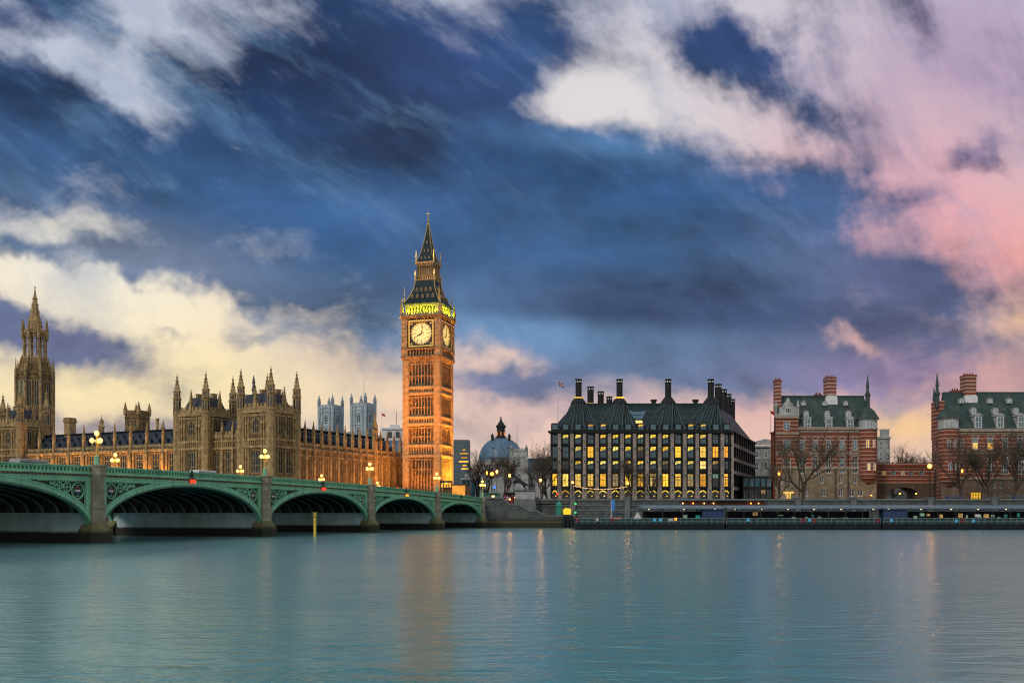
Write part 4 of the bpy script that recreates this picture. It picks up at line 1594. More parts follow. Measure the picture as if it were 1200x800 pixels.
fac.wall(b, 0, Lm, 0, az(26.2), 0)
for z, h, d in ((az(25.2), .3, .35), (az(23.1), .35, .4), (az(14.3), .35, .4)):
    fac.box(tr, 0, Lm, 0, d, z - h, z + h)
for k in range(4):
    a = .4 + (Lm - .8) * k / 3
    fac.box(tr, a - .35, a + .35, 0, .5, 0, az(28))
    inst(pinnacle_mesh(.7, 4.0, 'mid', M['honey2']), 'pinnacle', pav, (*fac.pt(a, .1), az(27.2)))
for k in range(17):
    a = Lm * (k + .5) / 17
    fac.box(tr, a - .12, a + .12, 0, .22, az(23.45), az(24.9))
fac.crenel(tr, 0, Lm, az(26.2), 1.9, .6)
b.build('wall', M['honey'], pav)
tr.build('moulding', M['honey2'], pav)
b = MB()
x0, x1 = 18 - 24.3, 18 - 11.4
b.frustum([(x0, 3.2, az(26)), (x1, 3.2, az(26)), (x1, 13, az(26)), (x0, 13, az(26))], [(x0, 7.0, az(32)), (x1, 7.0, az(32)), (x1, 8.0, az(32)), (x0, 8.0, az(32))])
b.frustum([(x1 - 3.4, 4.5, az(27)), (x1, 4.5, az(27)), (x1, 12, az(27)), (x1 - 3.4, 12, az(27))], [(x1 - 2.8, 5.6, az(39)), (x1, 5.6, az(39)), (x1, 10, az(39)), (x1 - 2.8, 10, az(39))])
b.build('roof', M['slate'], pav)
b = MB()
b.lathe(x1 - 1.4, 7.6, [(.5, az(38.9)), (.4, az(40.2)), (.75, az(40.4)), (.5, az(41)), (.3, az(42.4)), (.5, az(42.5)), (.08, az(45))], 8)
b.build('finial', M['slate'], pav)

# river range
rr = thing('palace_range', 'long gothic river range with slate roof and pinnacles, lit golden from below', 'palace', pw(-70.5, 2), PA)
gothic_range(rr, Fac(rr, -34.2, 0, 0), 0, 68.6, 10, az(23.4), 15, az(30.4), 9.0, (az(16.6), az(22.4)), 3, 'riv')
# mid pavilion at the left edge of the picture and the range beyond
pm = thing('palace_pavilion', 'gothic pavilion tower at the left edge below the open crown spire', 'palace', pw(-117, 0), PA)
gothic_tower(pm, 0, 12, 0, 10.6, 5)
gothic_tower(pm, -22, -10, 0, 10.6, 6)
b = MB()
b.box(-10, 0, 2, 10, 0, az(27))
b.build('wall', M['honey'], pm)
r2 = thing('palace_range', 'far river range of the palace beyond the left edge pavilion', 'palace', pw(-170, 2), PA)
gothic_range(r2, Fac(r2, -30, 0, 0), 0, 61, 9, az(23.4), 15, az(30.4), 9.0, (az(16.6), az(22.4)), 3, 'riv')
# north range running back to the clock tower
nr = thing('palace_range', 'orange lit gothic range running from the twin towers to the clock tower', 'palace', pw(-.6, 40), PA)
gothic_range(nr, Fac(nr, 0, -28, math.pi / 2), 0, 57, 14, az(23.3), 13, az(30.2), 8.6, (az(13.4), az(20.4)), 4, 'nor')
b = MB()
me = turret_mesh(1.0, 0, az(28), az(37.5), 'nturret', M['honey2'])
inst(me, 'turret', nr, (-.6, 14.5, 0))
inst(me, 'turret', nr, (-8, -18.5, 0))

# river terrace of the palace
b = MB()
tp = [pw(1.5, -8), pw(-220, -8), pw(-220, 30), pw(1.5, 30)]
b.frustum([(p.x, p.y, -2) for p in tp], [(p.x, p.y, GZ - .3) for p in tp])
tag(b.build('terrace_wall', M['embank']), kind='structure')

# gold floodlights along the feet of the palace walls
X_ = pw(1, 0) - pw(0, 0)
Y_ = pw(0, 1) - pw(0, 0)
for k in range(10):
    x = -105 + 68.6 * k / 10 + .6
    flood('palace_flood', pw(x, .3, 6.5), pw(x, 1.0, 18), .8, 800, (1, .44, .09), 70, .6, X_)
flood('palace_flood', pw(5.2, 38, 2), pw(.0, 38, 20), 48, 3000, (1, .38, .09), 110, .7, Y_)
flood('palace_flood', pw(7.0, 54, 2), pw(.0, 54, 20), 24, 1900, (1, .36, .07), 110, .7, Y_)
flood('palace_flood', pw(-18, -7, .8), pw(-18, 0, 24), 34, 420, (1, .55, .2), 120, .7, X_)

# ------------------------------------------------------------------ central tower with its open lantern and spire
ctw = thing('central_tower', 'tall octagonal gothic tower with open lantern and slender spire at the left', 'tower', (P(41, 500, 382).x, 382, GZ), PA)
Yc = 382
zq = lambda py: az(ZZ(py, Yc))
b = MB()
r0 = 6.2
b.lathe(0, 0, [(r0 + .8, 0), (r0 + .8, zq(500)), (r0, zq(497)), (r0, zq(441)), (r0 + .4, zq(440)), (r0 + .4, zq(437)), (r0 - .6, zq(436)), (5.2, zq(424)), (4.6, zq(420))], 8, math.pi / 8)
b.build('octagon', M['honey'], ctw)
for k in range(8):
    a = k * math.pi / 4
    ca, sa = math.cos(a), math.sin(a)
    fac = Fac(ctw, ca * r0 * .924, sa * r0 * .924, a + math.pi / 2)
    fac.win(-1.25, zq(478), 1.9, zq(447) - zq(478), 2, 3, 'pointed', .16, M['honey2'], [M['litgreen'] if k in (6, 5) else M['leadglass']], hole=False, d=.3)  # pane glow stands in for sky seen through the tower
    fac.win(1.25, zq(478), 1.9, zq(447) - zq(478), 2, 3, 'pointed', .16, M['honey2'], [M['litgreen'] if k in (6, 5) else M['leadglass']], hole=False, d=.3)
    a2 = a + math.pi / 8
    cx, cy = math.cos(a2), math.sin(a2)
    inst(turret_mesh(.55, 0, zq(452), zq(420), 'ctb', M['honey2'], 6), 'pinnacle', ctw, (cx * (r0 + .7), cy * (r0 + .7), 0))
    b = MB()                                # flying ribs up to the lantern
    b.tube((cx * (r0 + .2), cy * (r0 + .2), zq(436)), (cx * 4.7, cy * 4.7, zq(418)), .32, .28, 5)
    b.tube((cx * (r0 + .2), cy * (r0 + .2), zq(444)), (cx * 5.2, cy * 5.2, zq(428)), .25, .25, 5)
    b.build('flying_rib', M['honey2'], ctw)
b = MB()
b.lathe(0, 0, [(4.7, zq(424)), (4.7, zq(419.5)), (4.3, zq(419))], 8, math.pi / 8)
b.lathe(0, 0, [(4.1, zq(392)), (4.3, zq(390.5)), (4.3, zq(388)), (3.0, zq(386))], 8, math.pi / 8)
for k in range(8):
    a2 = k * math.pi / 4 + math.pi / 8
    cx, cy = math.cos(a2), math.sin(a2)
    b.tube((cx * 4.1, cy * 4.1, zq(420)), (cx * 4.0, cy * 4.0, zq(390)), .42, .36, 6)
    p0 = Vector((cx * 4.0, cy * 4.0, 0))
    a3 = a2 + math.pi / 4
    p1 = Vector((math.cos(a3) * 4.0, math.sin(a3) * 4.0, 0))
    m_ = (p0 + p1) / 2
    b.tube((m_.x, m_.y, zq(420)), (m_.x, m_.y, zq(390)), .16, .16, 5)
    for zz in (404, 394):
        b.tube((p0.x, p0.y, zq(zz)), (p1.x, p1.y, zq(zz)), .22, .22, 4)
b.build('lantern', M['honey2'], ctw)
for k in range(8):
    a2 = k * math.pi / 4 + math.pi / 8
    inst(pinnacle_mesh(.75, zq(374) - zq(398), 'ctl', M['honey2']), 'pinnacle', ctw, (math.cos(a2) * 4.5, math.sin(a2) * 4.5, zq(398)))
b = MB()
b.lathe(0, 0, [(3.0, zq(388)), (2.3, zq(378)), (2.5, zq(377.5)), (1.75, zq(370)), (1.15, zq(358)), (.5, zq(346)), (.15, zq(338)), (.3, zq(337.5)), (.05, zq(334.5))], 8, math.pi / 8)
for k in range(8):
    a2 = k * math.pi / 4 + math.pi / 8
    for py, rr in ((383, 2.7), (374, 2.1), (366, 1.6), (358, 1.15), (351, .8)):
        b.box(math.cos(a2) * rr - .13, math.cos(a2) * rr + .13, math.sin(a2) * rr - .13, math.sin(a2) * rr + .13, zq(py), zq(py) + .5)
b.build('spire', M['honey2'], ctw)

# small towers showing over the roofs of the river range
vt = thing('ventilation_tower', 'square stone tower with four corner pinnacles above the long slate roof', 'tower', (P(161, 500, 345).x, 345, GZ), PA + R(8))
zv = lambda py: az(ZZ(py, 345))
b = MB()
facs = [Fac(vt, -2.9, -2.9, 0), Fac(vt, 2.9, -2.9, math.pi / 2), Fac(vt, 2.9, 2.9, math.pi), Fac(vt, -2.9, 2.9, -math.pi / 2)]
for fc in facs:
    for a in (1.75, 4.05):
        fc.win(a, zv(501), 1.35, zv(491.5) - zv(501), 2, 2, 'pointed', .12, M['honey2'], [M['leadglass']])
    fc.wall(b, 0, 5.8, 0, zv(485))
    fc.box(b, -.1, 5.9, 0, .3, zv(490), zv(489))
    fc.crenel(b, 0, 5.8, zv(485), 1.1, .5, -.4, .1)
b.build('wall', M['honey'], vt)
for sx in (-1, 1):
    for sy in (-1, 1):
        inst(pinnacle_mesh(.95, zv(471.5) - zv(487), 'vt', M['honey2']), 'pinnacle', vt, (sx * 2.8, sy * 2.8, zv(487)))
r = thing('chimney_stack', 'short battlemented stone chimney on the ridge right of the crown spire', 'chimney', (P(82, 505, 330).x, 330, az(25) + GZ), PA)
b = MB()
zz = lambda py: ZZ(py, 330) - 25
b.box(-1.3, 1.3, -1.3, 1.3, 0, zz(495))
b.build('shaft', M['honey2'], r)
b = MB()
b.box(-1.6, 1.6, -1.6, 1.6, zz(495), zz(492.5))
for k in range(3):
    for j in range(3):
        if k != 1 or j != 1:
            b.box(-1.5 + 1.1 * k, -.8 + 1.1 * k, -1.5 + 1.1 * j, -.8 + 1.1 * j, zz(492.5), zz(489.5))
b.build('cap', M['honey2'], r)
for px_, top, lab in ((119, 488, 'slim roof lantern with pointed cap over the slate roof behind the lamp'), (184.5, 490, 'plain dark ventilator pipe beside the battlemented roof pinnacles'), (190, 497, 'small knobbed finial vent right of the ventilator pipe')):
    r = thing('roof_lantern', lab, 'roof lantern', (P(px_, 505, 335).x, 335, 25), PA, 'slim vents over the river range roof')
    zz = lambda py: ZZ(py, 335) - 25
    b = MB()
    if px_ == 119:
        b.lathe(0, 0, [(1.0, 0), (.9, zz(504)), (.9, zz(501)), (1.2, zz(500.5)), (.6, zz(498)), (.6, zz(495)), (.9, zz(494.5)), (.12, zz(490)), (.05, zz(486))], 8)
    elif px_ < 188:
        b.lathe(0, 0, [(.5, 0), (.5, zz(492)), (.65, zz(491.5)), (.6, zz(490))], 8)
    else:
        b.lathe(0, 0, [(.4, 0), (.35, zz(502)), (.6, zz(501)), (.3, zz(499)), (.05, zz(495))], 8)
    b.build('shaft', M['honey2'], r)

# the abbey's twin west towers far behind
ab = thing('abbey', 'pair of pale square abbey towers with tall corner pinnacles far behind the palace', 'church', (P(407, 500, 560).x, 560, GZ), R(-26))
Ya = 560
zab = lambda py: az(ZZ(py, Ya))
for k, (px_, nm) in enumerate(((387.3, 0), (425.7, 1))):
    cx = (px_ - 407) / F * Ya * 1.2
    wv = 4.7
    b = MB()
    tr = MB()
    facs = [Fac(ab, cx - wv, -wv, 0), Fac(ab, cx + wv, -wv, math.pi / 2), Fac(ab, cx + wv, wv, math.pi), Fac(ab, cx - wv, wv, -math.pi / 2)]
    for i, fc in enumerate(facs):
        for z0, z1 in ((zab(497), zab(485)), (zab(515), zab(501))):
            fc.win(wv, z0, 2.9, z1 - z0, 2, 4, 'pointed', .3, M['bluepale'], [M['leadglass']])
        fc.wall(b, 0, 2 * wv, 0, zab(477.5))
        for py in (498.5, 481.5, 477):
            fc.box(tr, -.3, 2 * wv + .3, 0, .4, zab(py) - .4, zab(py) + .4)
        for a in (.0, 2.1, 2 * wv - 2.1, 2 * wv):
            fc.box(tr, a - .55, a + .55, 0, .6, 0, zab(477))
        fc.crenel(tr, 0, 2 * wv, zab(477), 1.6, .8, -.5, .2)
        for a in (2.6, 7.5):
            fc.box(tr, a - .25, a + .25, 0, .3, 0, zab(479))
    t = b.build('tower', M['bluepale'], ab)
    tr.build('buttress', M['bluepale'], t)
    for sx in (-1, 1):
        for sy in (-1, 1):
            inst(turret_mesh(.95, zab(490), zab(475), zab(461.5), 'abp', M['bluepale'], 8), 'pinnacle', t, (cx + sx * wv, sy * wv, 0))
b = MB()
b.box(-12, 12, -3, 60, 0, zab(512))
b.extr([(-12, zab(512)), (12, zab(512)), (0, zab(505))], 2, 60)
b.build('nave', M['bluepale'], ab)


def flagpole(px, top, bot, Y, label, flag=None, r=.14):
    r_ = thing('flagpole', label, 'flagpole', (P(px, bot, Y).x, Y, ZZ(bot, Y)))
    b = MB()
    h = ZZ(top, Y) - ZZ(bot, Y)
    b.lathe(0, 0, [(r * 1.4, 0), (r, h * .5), (r * .7, h), (r * 1.4, h + .1), (.02, h + .35)], 8)
    b.build('pole', M['white'] if flag != 'dark' else M['black'], r_)
    if flag in ('union', 'plainred'):
        b = MB()
        W_, H_ = (1.9, 1.3) if flag == 'union' else (1.5, 1.0)
        n = 10
        v = lambda x, z: (x, .25 * math.sin(x * 2.2) * x / W_, z - .32 * x - .05 * x * x)
        def strip(mb, x0, x1, z0, z1, mi, off=0.0):
            for k in range(n):
                a0, a1 = x0 + (x1 - x0) * k / n, x0 + (x1 - x0) * (k + 1) / n
                q = [v(a0, h - H_ + z0), v(a1, h - H_ + z0), v(a1, h - H_ + z1), v(a0, h - H_ + z1)]
                mb.poly([(x, y - .03 - off, z) for x, y, z in q], mi)
                mb.poly([(x, y + .03 + off, z) for x, y, z in q], mi)
        if flag == 'union':
            strip(b, 0, W_, 0, H_, 0)
            strip(b, 0, W_, H_ * .33, H_ * .67, 1, .01)
            strip(b, W_ * .39, W_ * .61, 0, H_, 1, .012)
            strip(b, 0, W_, H_ * .41, H_ * .59, 2, .02)
            strip(b, W_ * .44, W_ * .56, 0, H_, 2, .022)
        else:
            strip(b, 0, W_, 0, H_, 2)
        b.build('flag', [M['bluebox'], M['white'], M['red']], r_)
    return r_


flagpole(426.5, 446, 476, 562, 'thin red-tipped flagpole over the right abbey tower', None, .22)
flagpole(447.5, 484, 512, 420, 'short flagpole behind the pinnacles left of the clock tower', 'plainred', .1)


def mast(px, top, bot, Y, label, w=.5):
    r = thing('lattice_mast', label, 'mast', (P(px, bot, Y).x, Y, ZZ(bot, Y)))
    h = ZZ(top, Y) - ZZ(bot, Y)
    b = MB()
    for k in range(4):
        a = math.pi / 4 + k * math.pi / 2
        b.tube((w * math.cos(a), w * math.sin(a), 0), (.1 * math.cos(a), .1 * math.sin(a), h), .10, .06, 4)
    n = 9
    for j in range(n):
        t0, t1 = j / n, (j + 1) / n
        for k in range(4):
            a0, a1 = math.pi / 4 + k * math.pi / 2, math.pi / 4 + (k + 1) * math.pi / 2
            r0, r1 = w + (.1 - w) * t0, w + (.1 - w) * t1
            b.tube((r0 * math.cos(a0), r0 * math.sin(a0), h * t0), (r1 * math.cos(a1), r1 * math.sin(a1), h * t1), .06, .06, 4)
    b.build('lattice', M['steel'], r)
    b = MB()
    b.lathe(0, 0, [(.12, h), (.05, h + 2.5)], 6)
    b.build('aerial', M['red'], r)


mast(464.5, 486, 512, 500, 'red and grey radio mast close to the left of the clock tower', .7)
mast(606, 504, 530, 700, 'faint thin mast right of the dome lantern', .6)
mast(623.5, 516, 540, 700, 'shorter grey mast between the dome and the dark office roof', .9)

# office roof block and slate hall just left of the clock tower
r = thing('office_block', 'white roof storey with dark windows peeking out just left of the clock tower', 'building', (P(464, 540, 430).x, 430, GZ))
zz = lambda py: az(ZZ(py, 430))
fac = Fac(r, -6, 0, 0)
b = MB()
for k in range(3):
    fac.win(3.4 + 3.4 * k, zz(514), 2.3, zz(505) - zz(514), 1, 1, None, .2, M['white'], [M['glass']])
fac.wall(b, 0, 14, 0, zz(503))
b.box(-6, 8, .6, 12, 0, zz(503))
b.box(-6.6, 8.6, -.6, 12.6, zz(503), zz(501))
b.box(-3, 1, 2, 6, zz(501), zz(497))
b.build('wall', M['white'], r)
b = MB()
b.frustum([(-12, -8, 0), (9, -8, 0), (9, -1, 0), (-12, -1, 0)], [(-12, -8, zz(529)), (9, -8, zz(529)), (9, -1, zz(529)), (-12, -1, zz(529))])
b.frustum([(-12, -8, zz(529)), (9, -8, zz(529)), (9, -1, zz(529)), (-12, -1, zz(529))], [(-12, -2, zz(516)), (9, -2, zz(516)), (9, -1, zz(516)), (-12, -1, zz(516))])
for k in range(8):
    b.tube((-11 + 2.6 * k, -8, zz(529)), (-11 + 2.6 * k, -2, zz(515.6)), .12, .12, 4)
b.build('roof', M['lead'], r)

# ================================================================== the dark bronze office block with tall chimneys
PY = 318.0
px2x = lambda px, Y: (px - 600) / F * Y
XL, XR = px2x(645, PY), px2x(857, PY)
XM = (XL + XR) / 2
po = thing('office_building', 'dark bronze roofed office building with fat chimneys and rows of yellow lit windows', 'building', (XM, PY, GZ))
zp = lambda py, Y=PY: az(ZZ(py, Y))
lx = lambda px: px2x(px, PY) - XM
hw = (XR - XL) / 2
cols = [lx(655.4 + 14.66 * k) for k in range(14)]
edges = [-hw] + cols + [hw]
fac = Fac(po, -hw, 0, 0)
rows = [(519.5, 508.5, 'dccdccccccdccdd'), (536, 522.5, 'ddclcccmcclclll'), (549.5, 539.5, 'ddcccccccmcclmd'), (570, 554.5, 'lllllgluuluglxu')]
for (y0, y1, code) in rows:
    for k in range(15):
        a0, a1 = edges[k] + hw, edges[k + 1] + hw
        w = 2.05 if 0 < k < 14 else 1.7
        ch = code[k]
        if ch == 'd':
            pn, st = [M['glassb']], 'plain'
        elif ch == 'c':
            pn, st = [M['glassb'], M['lit2']], 'ceiling'
        elif ch == 'm':
            pn, st = [M['glass'], M['litdim']], 'ceiling'
        elif ch == 'l':
            pn, st = [M['lit']], 'plain'
        elif ch == 'g':
            pn, st = [M['litgreen'], M['litdim']], 'curtain'
        elif ch == 'u':
            pn, st = [M['glass'], M['lit']], 'curtain'
        elif ch == 'x':
            pn, st = [M['glass'], M['litgreen']], 'top'
        fac.win((a0 + a1) / 2 if k < 14 else (a0 + a1) / 2 - .2, zp(y0), w, zp(y1) - zp(y0), 2, 2, None, .10, M['frame'], pn, st, rec=.5)
for k in range(15):
    a0, a1 = edges[k] + hw, edges[k + 1] + hw
    fac.win((a0 + a1) / 2, zp(590), min(2.9, (a1 - a0) - .9), zp(573.5) - zp(590), 2, 1, 'round', .10, M['bronze'], [M['glass'], M['lit2']], 'arc', rec=.7)
b = MB()
fac.wall(b, 0, 2 * hw, 0, zp(506), 0, .9)
for py in (571.8, 553, 537.8, 521):         # floor bands
    fac.box(b, 0, 2 * hw, 0, .22, zp(py) - .28, zp(py) + .28)
    fac.box(b, 0, 2 * hw, 0, .45, zp(py) - .08, zp(py) + .08)
for k in range(15):                         # bay-window mullion shafts either side of each window
    c = (edges[k] + edges[k + 1]) / 2 + hw
    for o in (-1.2, 1.2):
        if 0 < k < 14:
            fac.box(b, c + o - .1, c + o + .1, 0, .5, zp(571), zp(507))
# flank
SL, SA = 57.8, math.atan2(54, 20.5)
fs = Fac(po, hw, 0, SA)
for r_, (y0, y1) in enumerate(((519.5, 508.5), (536, 522.5), (549.5, 539.5), (570, 554.5))):
    for k in range(10):
        fs.win(3.2 + 5.6 * k, zp(y0), 3.0, zp(y1) - zp(y0), 2, 1, None, .14, M['frame'], [M['glass']], rec=.6)
fs.wall(b, 0, SL, 0, zp(506), 0, .9)
b.poly([(-hw, 0, 0), (-hw + 18, 70, 0), (-hw + 18, 70, zp(506)), (-hw, 0, zp(506))])
b.poly([(*fs.pt(SL), 0), (-hw + 18, 70, 0), (-hw + 18, 70, zp(506)), (*fs.pt(SL), zp(506))])
b.build('wall', M['bronze'], po)
b = MB()
for py in (571.8, 553, 537.8, 521):
    fs.box(b, 0, SL, 0, .9, zp(py) - .55, zp(py) + .55)
b.build('stone_band', M['gritstone'], po)
for k in range(11):
    b = MB()
    fs.box(b, .4 + 5.6 * k - .45, .4 + 5.6 * k + .45, 0, .75, 0, zp(506))
    b.build('column', M['gritstone'] if k < 1 else M['bronze'], po)
for i, c in enumerate(cols):
    b = MB()
    a = c + hw
    fac.box(b, a - .55, a + .55, 0, .85, zp(573), zp(507))
    fac.box(b, a - .72, a + .72, 0, 1.0, 0, zp(573))
    o = b.build('column', M['gritstone'], po)
    for py in (574, 556, 540.5, 525.3):
        b = MB()
        z = zp(py)
        b.tube((c, -.85, z), (c, -1.15, z), .52, .52, 12, 0)
        b.tube((c, -1.15, z), (c, -1.19, z), .30, .30, 10, 1)
        b.build('bearing', [M['pale'], M['black']], o)
b = MB()
fac.box(b, -.8, 2 * hw + .6, -.5, 1.3, zp(506.6), zp(504.8))
fac.box(b, -.4, 2 * hw + .3, -.5, .9, zp(508), zp(506.7))
fs.box(b, 0, SL, -.5, 1.3, zp(506.6), zp(504.8))
b.build('cornice', M['bronze'], po)
# roof: slopes, chimney cones with fanning fins
ze, zr = zp(505), az(40.6)
tl, tr_ = -20.9, 26.0
b = MB()
s_end = fs.pt(SL)
back_l = (-hw + 18, 70)
ridge = [(tl, 14), (tr_, 14), (s_end[0] - 10, s_end[1] - 6), (back_l[0] + 9, 62)]
eave = [(-hw, 0), (hw, 0), s_end, back_l]
for k in range(4):
    (x0, y0), (x1, y1) = eave[k], eave[(k + 1) % 4]
    (u0, v0), (u1, v1) = ridge[k], ridge[(k + 1) % 4]
    b.poly([(x0, y0, ze), (x1, y1, ze), (u1, v1, zr), (u0, v0, zr)])
b.poly([(x, y, zr) for x, y in ridge])
b.box(tl - .3, tr_ + .3, 13.6, 14.4, zr - .2, zr + .5)
roof = b.build('roof', M['bronze_roof'], po)
CH = [(678, [0, 1, 2, 3], True), (726, [3, 4, 5, 6], True), (783, [7, 8, 9, 10], False), (833, [10, 11, 12, 13], False)]


def chimney(par, x, y, zb, zt, r, glow, cone=True):
    b = MB()
    if cone:
        prof = [(2.45, zb - 1.2), (2.45, zb + .3), (2.7, zb + .35), (2.7, zb + .6), (2.3, zb + 1.3), (1.55, zb + 2.3), (r * 1.15, zb + 2.9)]
    else:
        prof = [(r * 1.3, zb - 3), (r * 1.3, zb + .2)]
    prof += [(r, prof[-1][1] + .1), (r, zt - 1.4), (r * 1.18, zt - 1.3), (r * 1.18, zt - .5), (r * 1.05, zt - .45), (r * 1.22, zt - .3), (r * 1.22, zt)]
    b.lathe(x, y, prof, 16)
    for k in range(12):
        a = 2 * math.pi * k / 12
        b.tube((x + r * 1.03 * math.cos(a), y + r * 1.03 * math.sin(a), prof[-7][1]), (x + r * 1.03 * math.cos(a), y + r * 1.03 * math.sin(a), zt - 1.4), .09, .09, 4)
    c = b.build('chimney', M['bronze'], par)
    b = MB()
    for k in range(8):
        a = 2 * math.pi * (k + .5) / 8
        ca, sa = math.cos(a), math.sin(a)
        R0 = r * 1.19
        b.frustum([(x + ca * R0 - sa * .22, y + sa * R0 + ca * .22, zt - 1.15), (x + ca * (R0 - .1) - sa * .22, y + sa * (R0 - .1) + ca * .22, zt - 1.15), (x + ca * (R0 - .1) + sa * .22, y + sa * (R0 - .1) - ca * .22, zt - 1.15), (x + ca * R0 + sa * .22, y + sa * R0 - ca * .22, zt - 1.15)],
                  [(x + ca * R0 - sa * .22, y + sa * R0 + ca * .22, zt - .65), (x + ca * (R0 - .1) - sa * .22, y + sa * (R0 - .1) + ca * .22, zt - .65), (x + ca * (R0 - .1) + sa * .22, y + sa * (R0 - .1) - ca * .22, zt - .65), (x + ca * R0 + sa * .22, y + sa * R0 - ca * .22, zt - .65)])
    b.build('vent_slot', M['white'], c)
    if glow:
        b = MB()
        b.lathe(x, y, [(r * 1.35, zb + 2.62), (r * 2.0, zb + 2.2), (r * 2.0, zb + 2.35), (r * 1.35, zb + 2.75)], 16)
        b.build('light_ring', M['lit'], c)
    return c


for (px_, ks, glow) in CH:
    x = px2x(px_, PY + 15) - XM
    b = MB()
    n = len(ks)
    top = []
    for j in range(n):
        t = math.pi * (1 - j / (n - 1))
        top.append((x + 2.35 * math.cos(t), 15 - 2.0 * math.sin(t) - .2, zr + .5))
    for j in range(n - 1):
        p0, p1 = (cols[ks[j]], -.1, ze + .3), (cols[ks[j + 1]], -.1, ze + .3)
        b.poly([p0, p1, top[j + 1], top[j]], 0)
    for j in range(n):
        c0 = (cols[ks[j]], -.15, ze + .35)
        if j in (0, n - 1):                 # close the cheek of the fan down to the main slope
            e = tl - hw
            b.poly([c0, top[j], (top[j][0], 14.2, zr - .3), (cols[ks[j]], .6, ze)], 0)
    # fins: two per bay
    for j in range(3 * n - 2):
        t = j / 3
        i0 = min(int(t), n - 2)
        f_ = t - i0
        p = Vector((cols[ks[i0]] + (cols[ks[i0 + 1]] - cols[ks[i0]]) * f_, -.15, ze + .4))
        q = Vector(top[i0]).lerp(Vector(top[i0 + 1]), f_)
        b.tube(p, q + Vector((0, -.1, .1)), .30 if j % 3 == 0 else .13, .13, 4, 1)
    fan = b.build('roof_fan', [M['bronze_roof'], M['fin']], po)
    chimney(po, x, 15, zr, az(49.4), .95, glow)
for px_, py_, cone in ((692, 453, 0), (704, 458.5, 0), (714, 464.5, 0), (841.5, 450, 0), (848, 456, 0), (853.5, 461.5, 0), (858, 467.5, 0)):
    Yd = 45.3 / (601 - py_) * 1150
    chimney(po, px2x(px_, Yd) - XM, Yd - PY, zr, az(49.3), 1.05, px_ == 692, False)
for px_ in (766, 815):
    b = MB()
    b.lathe(px2x(px_, PY + 15) - XM, 15, [(.8, zr), (.8, zr + 1.2), (1.1, zr + 1.3), (1.1, zr + 1.9)], 12)
    b.build('vent', M['bronze'], po)
# attic windows at the foot of the roof
for k in range(15):
    c = (edges[k] + edges[k + 1]) / 2
    lit = k in (3, 4, 7, 11, 12)
    b = MB()
    w = .95
    zz0, zz1 = ze + .35, zp(496.3)
    b.extr([(c - w - .14, zz0), (c + w + .14, zz0), (c + w + .14, zz1 + .2), (c - w - .14, zz1 + .2)], -.30, 5.0)
    d = b.build('attic_dormer', M['bronze'], po)
    f = inst(window_mesh(2 * w, zz1 - zz0 - .1, 2, 2, None, .1, M['frame']), 'window', d, (c, -.34, zz0))
    inst(pane_mesh(2 * w, zz1 - zz0 - .1, [M['glassb'], M['lit']] if lit else [M['glassb']], 'ceiling' if lit else 'plain'), 'pane', d, (c, -.31, zz0))
# glazed skylight in the valley between the second and third fan
b = MB()
sx0, sx1, sx2 = lx(741), lx(762), lx(751)
def onroof(x, t, o=.15):
    return (x, 14 * t - o, ze + (zr - ze) * t + o)
b.poly([onroof(sx0, .74), onroof(lx(747), .42), onroof(lx(755), .42), onroof(sx1, .74)], 0)
b.poly([onroof(lx(747), .16), onroof(lx(755), .16), onroof(lx(755), .38), onroof(lx(747), .38)], 1)
for t in (.42, .58, .74):
    b.tube(onroof(lx(745), t, .2), onroof(lx(757), t, .2), .1, .1, 4, 2)
b.build('skylight', [M['glassb'], M['lit'], M['bronze']], po)
flagpole(653.8, 447, 505, PY + 2, 'tall flagpole with red white and blue flag on the bronze building', 'union', .13).location.x = px2x(653.8, PY + 2)

# low glazed link and pale classical building between the blocks
r = thing('glass_link', 'low dark glazed block between the bronze building and the red banded mansion', 'building', (px2x(886, 326), 326, GZ))
w_ = px2x(906, 326) - px2x(872, 326)
fac = Fac(r, -w_ * .45, 0, 0)
zz = lambda py: az(ZZ(py, 326))
b = MB()
for k in range(5):
    fac.win(w_ * (k + .5) / 5, zz(570), w_ / 5 - .25, zz(560) - zz(570), 1, 1, None, .08, M['frame'], [M['glassb']], rec=.25)
    fac.win(w_ * (k + .5) / 5, zz(587), w_ / 5 - .25, zz(573.5) - zz(587), 2, 1, None, .08, M['frame'], [M['glass'], M['litdim']] if k == 3 else [M['glass']], 'top' if k == 3 else 'plain', rec=.25)
fac.wall(b, 0, w_, 0, zz(557.5))
b.box(-w_ * .45, w_ * .55, .6, 20, 0, zz(557.5))
b.build('wall', M['bronze'], r)
r = thing('classical_building', 'pale classical stone building with a pediment seen behind the low glazed block', 'building', (px2x(897, 400), 400, GZ))
zz = lambda py: az(ZZ(py, 400))
fac = Fac(r, -9, 0, 0)
b = MB()
for k in range(5):
    fac.win(2 + 3.6 * k, zz(551), 1.6, zz(541) - zz(551), 2, 2, None, .14, M['white'], [M['glass']])
    fac.win(2 + 3.6 * k, zz(536), 1.6, zz(528) - zz(536), 2, 2, 'round', .14, M['white'], [M['glass']])
fac.wall(b, 0, 18, 0, zz(524))
b.box(-9, 9, .7, 14, 0, zz(524))
for py, d in ((538, .4), (524, .9), (521, .5)):
    fac.box(b, -d, 18 + d, 0, d, zz(py), zz(py) + .6)
fac.extr(b, [(-.5, zz(521)), (18.5, zz(521)), (9, zz(514))], -1, .4)
for k in range(6):
    fac.box(b, .1 + 3.55 * k - .3, .1 + 3.55 * k + .3, 0, .35, zz(553), zz(525))
for k in (2.5, 13.5):
    b.lathe(-9 + k, 2, [(.6, zz(519)), (.5, zz(515)), (.8, zz(514.5)), (.2, zz(511))], 8)
b.build('wall', M['pale'], r)


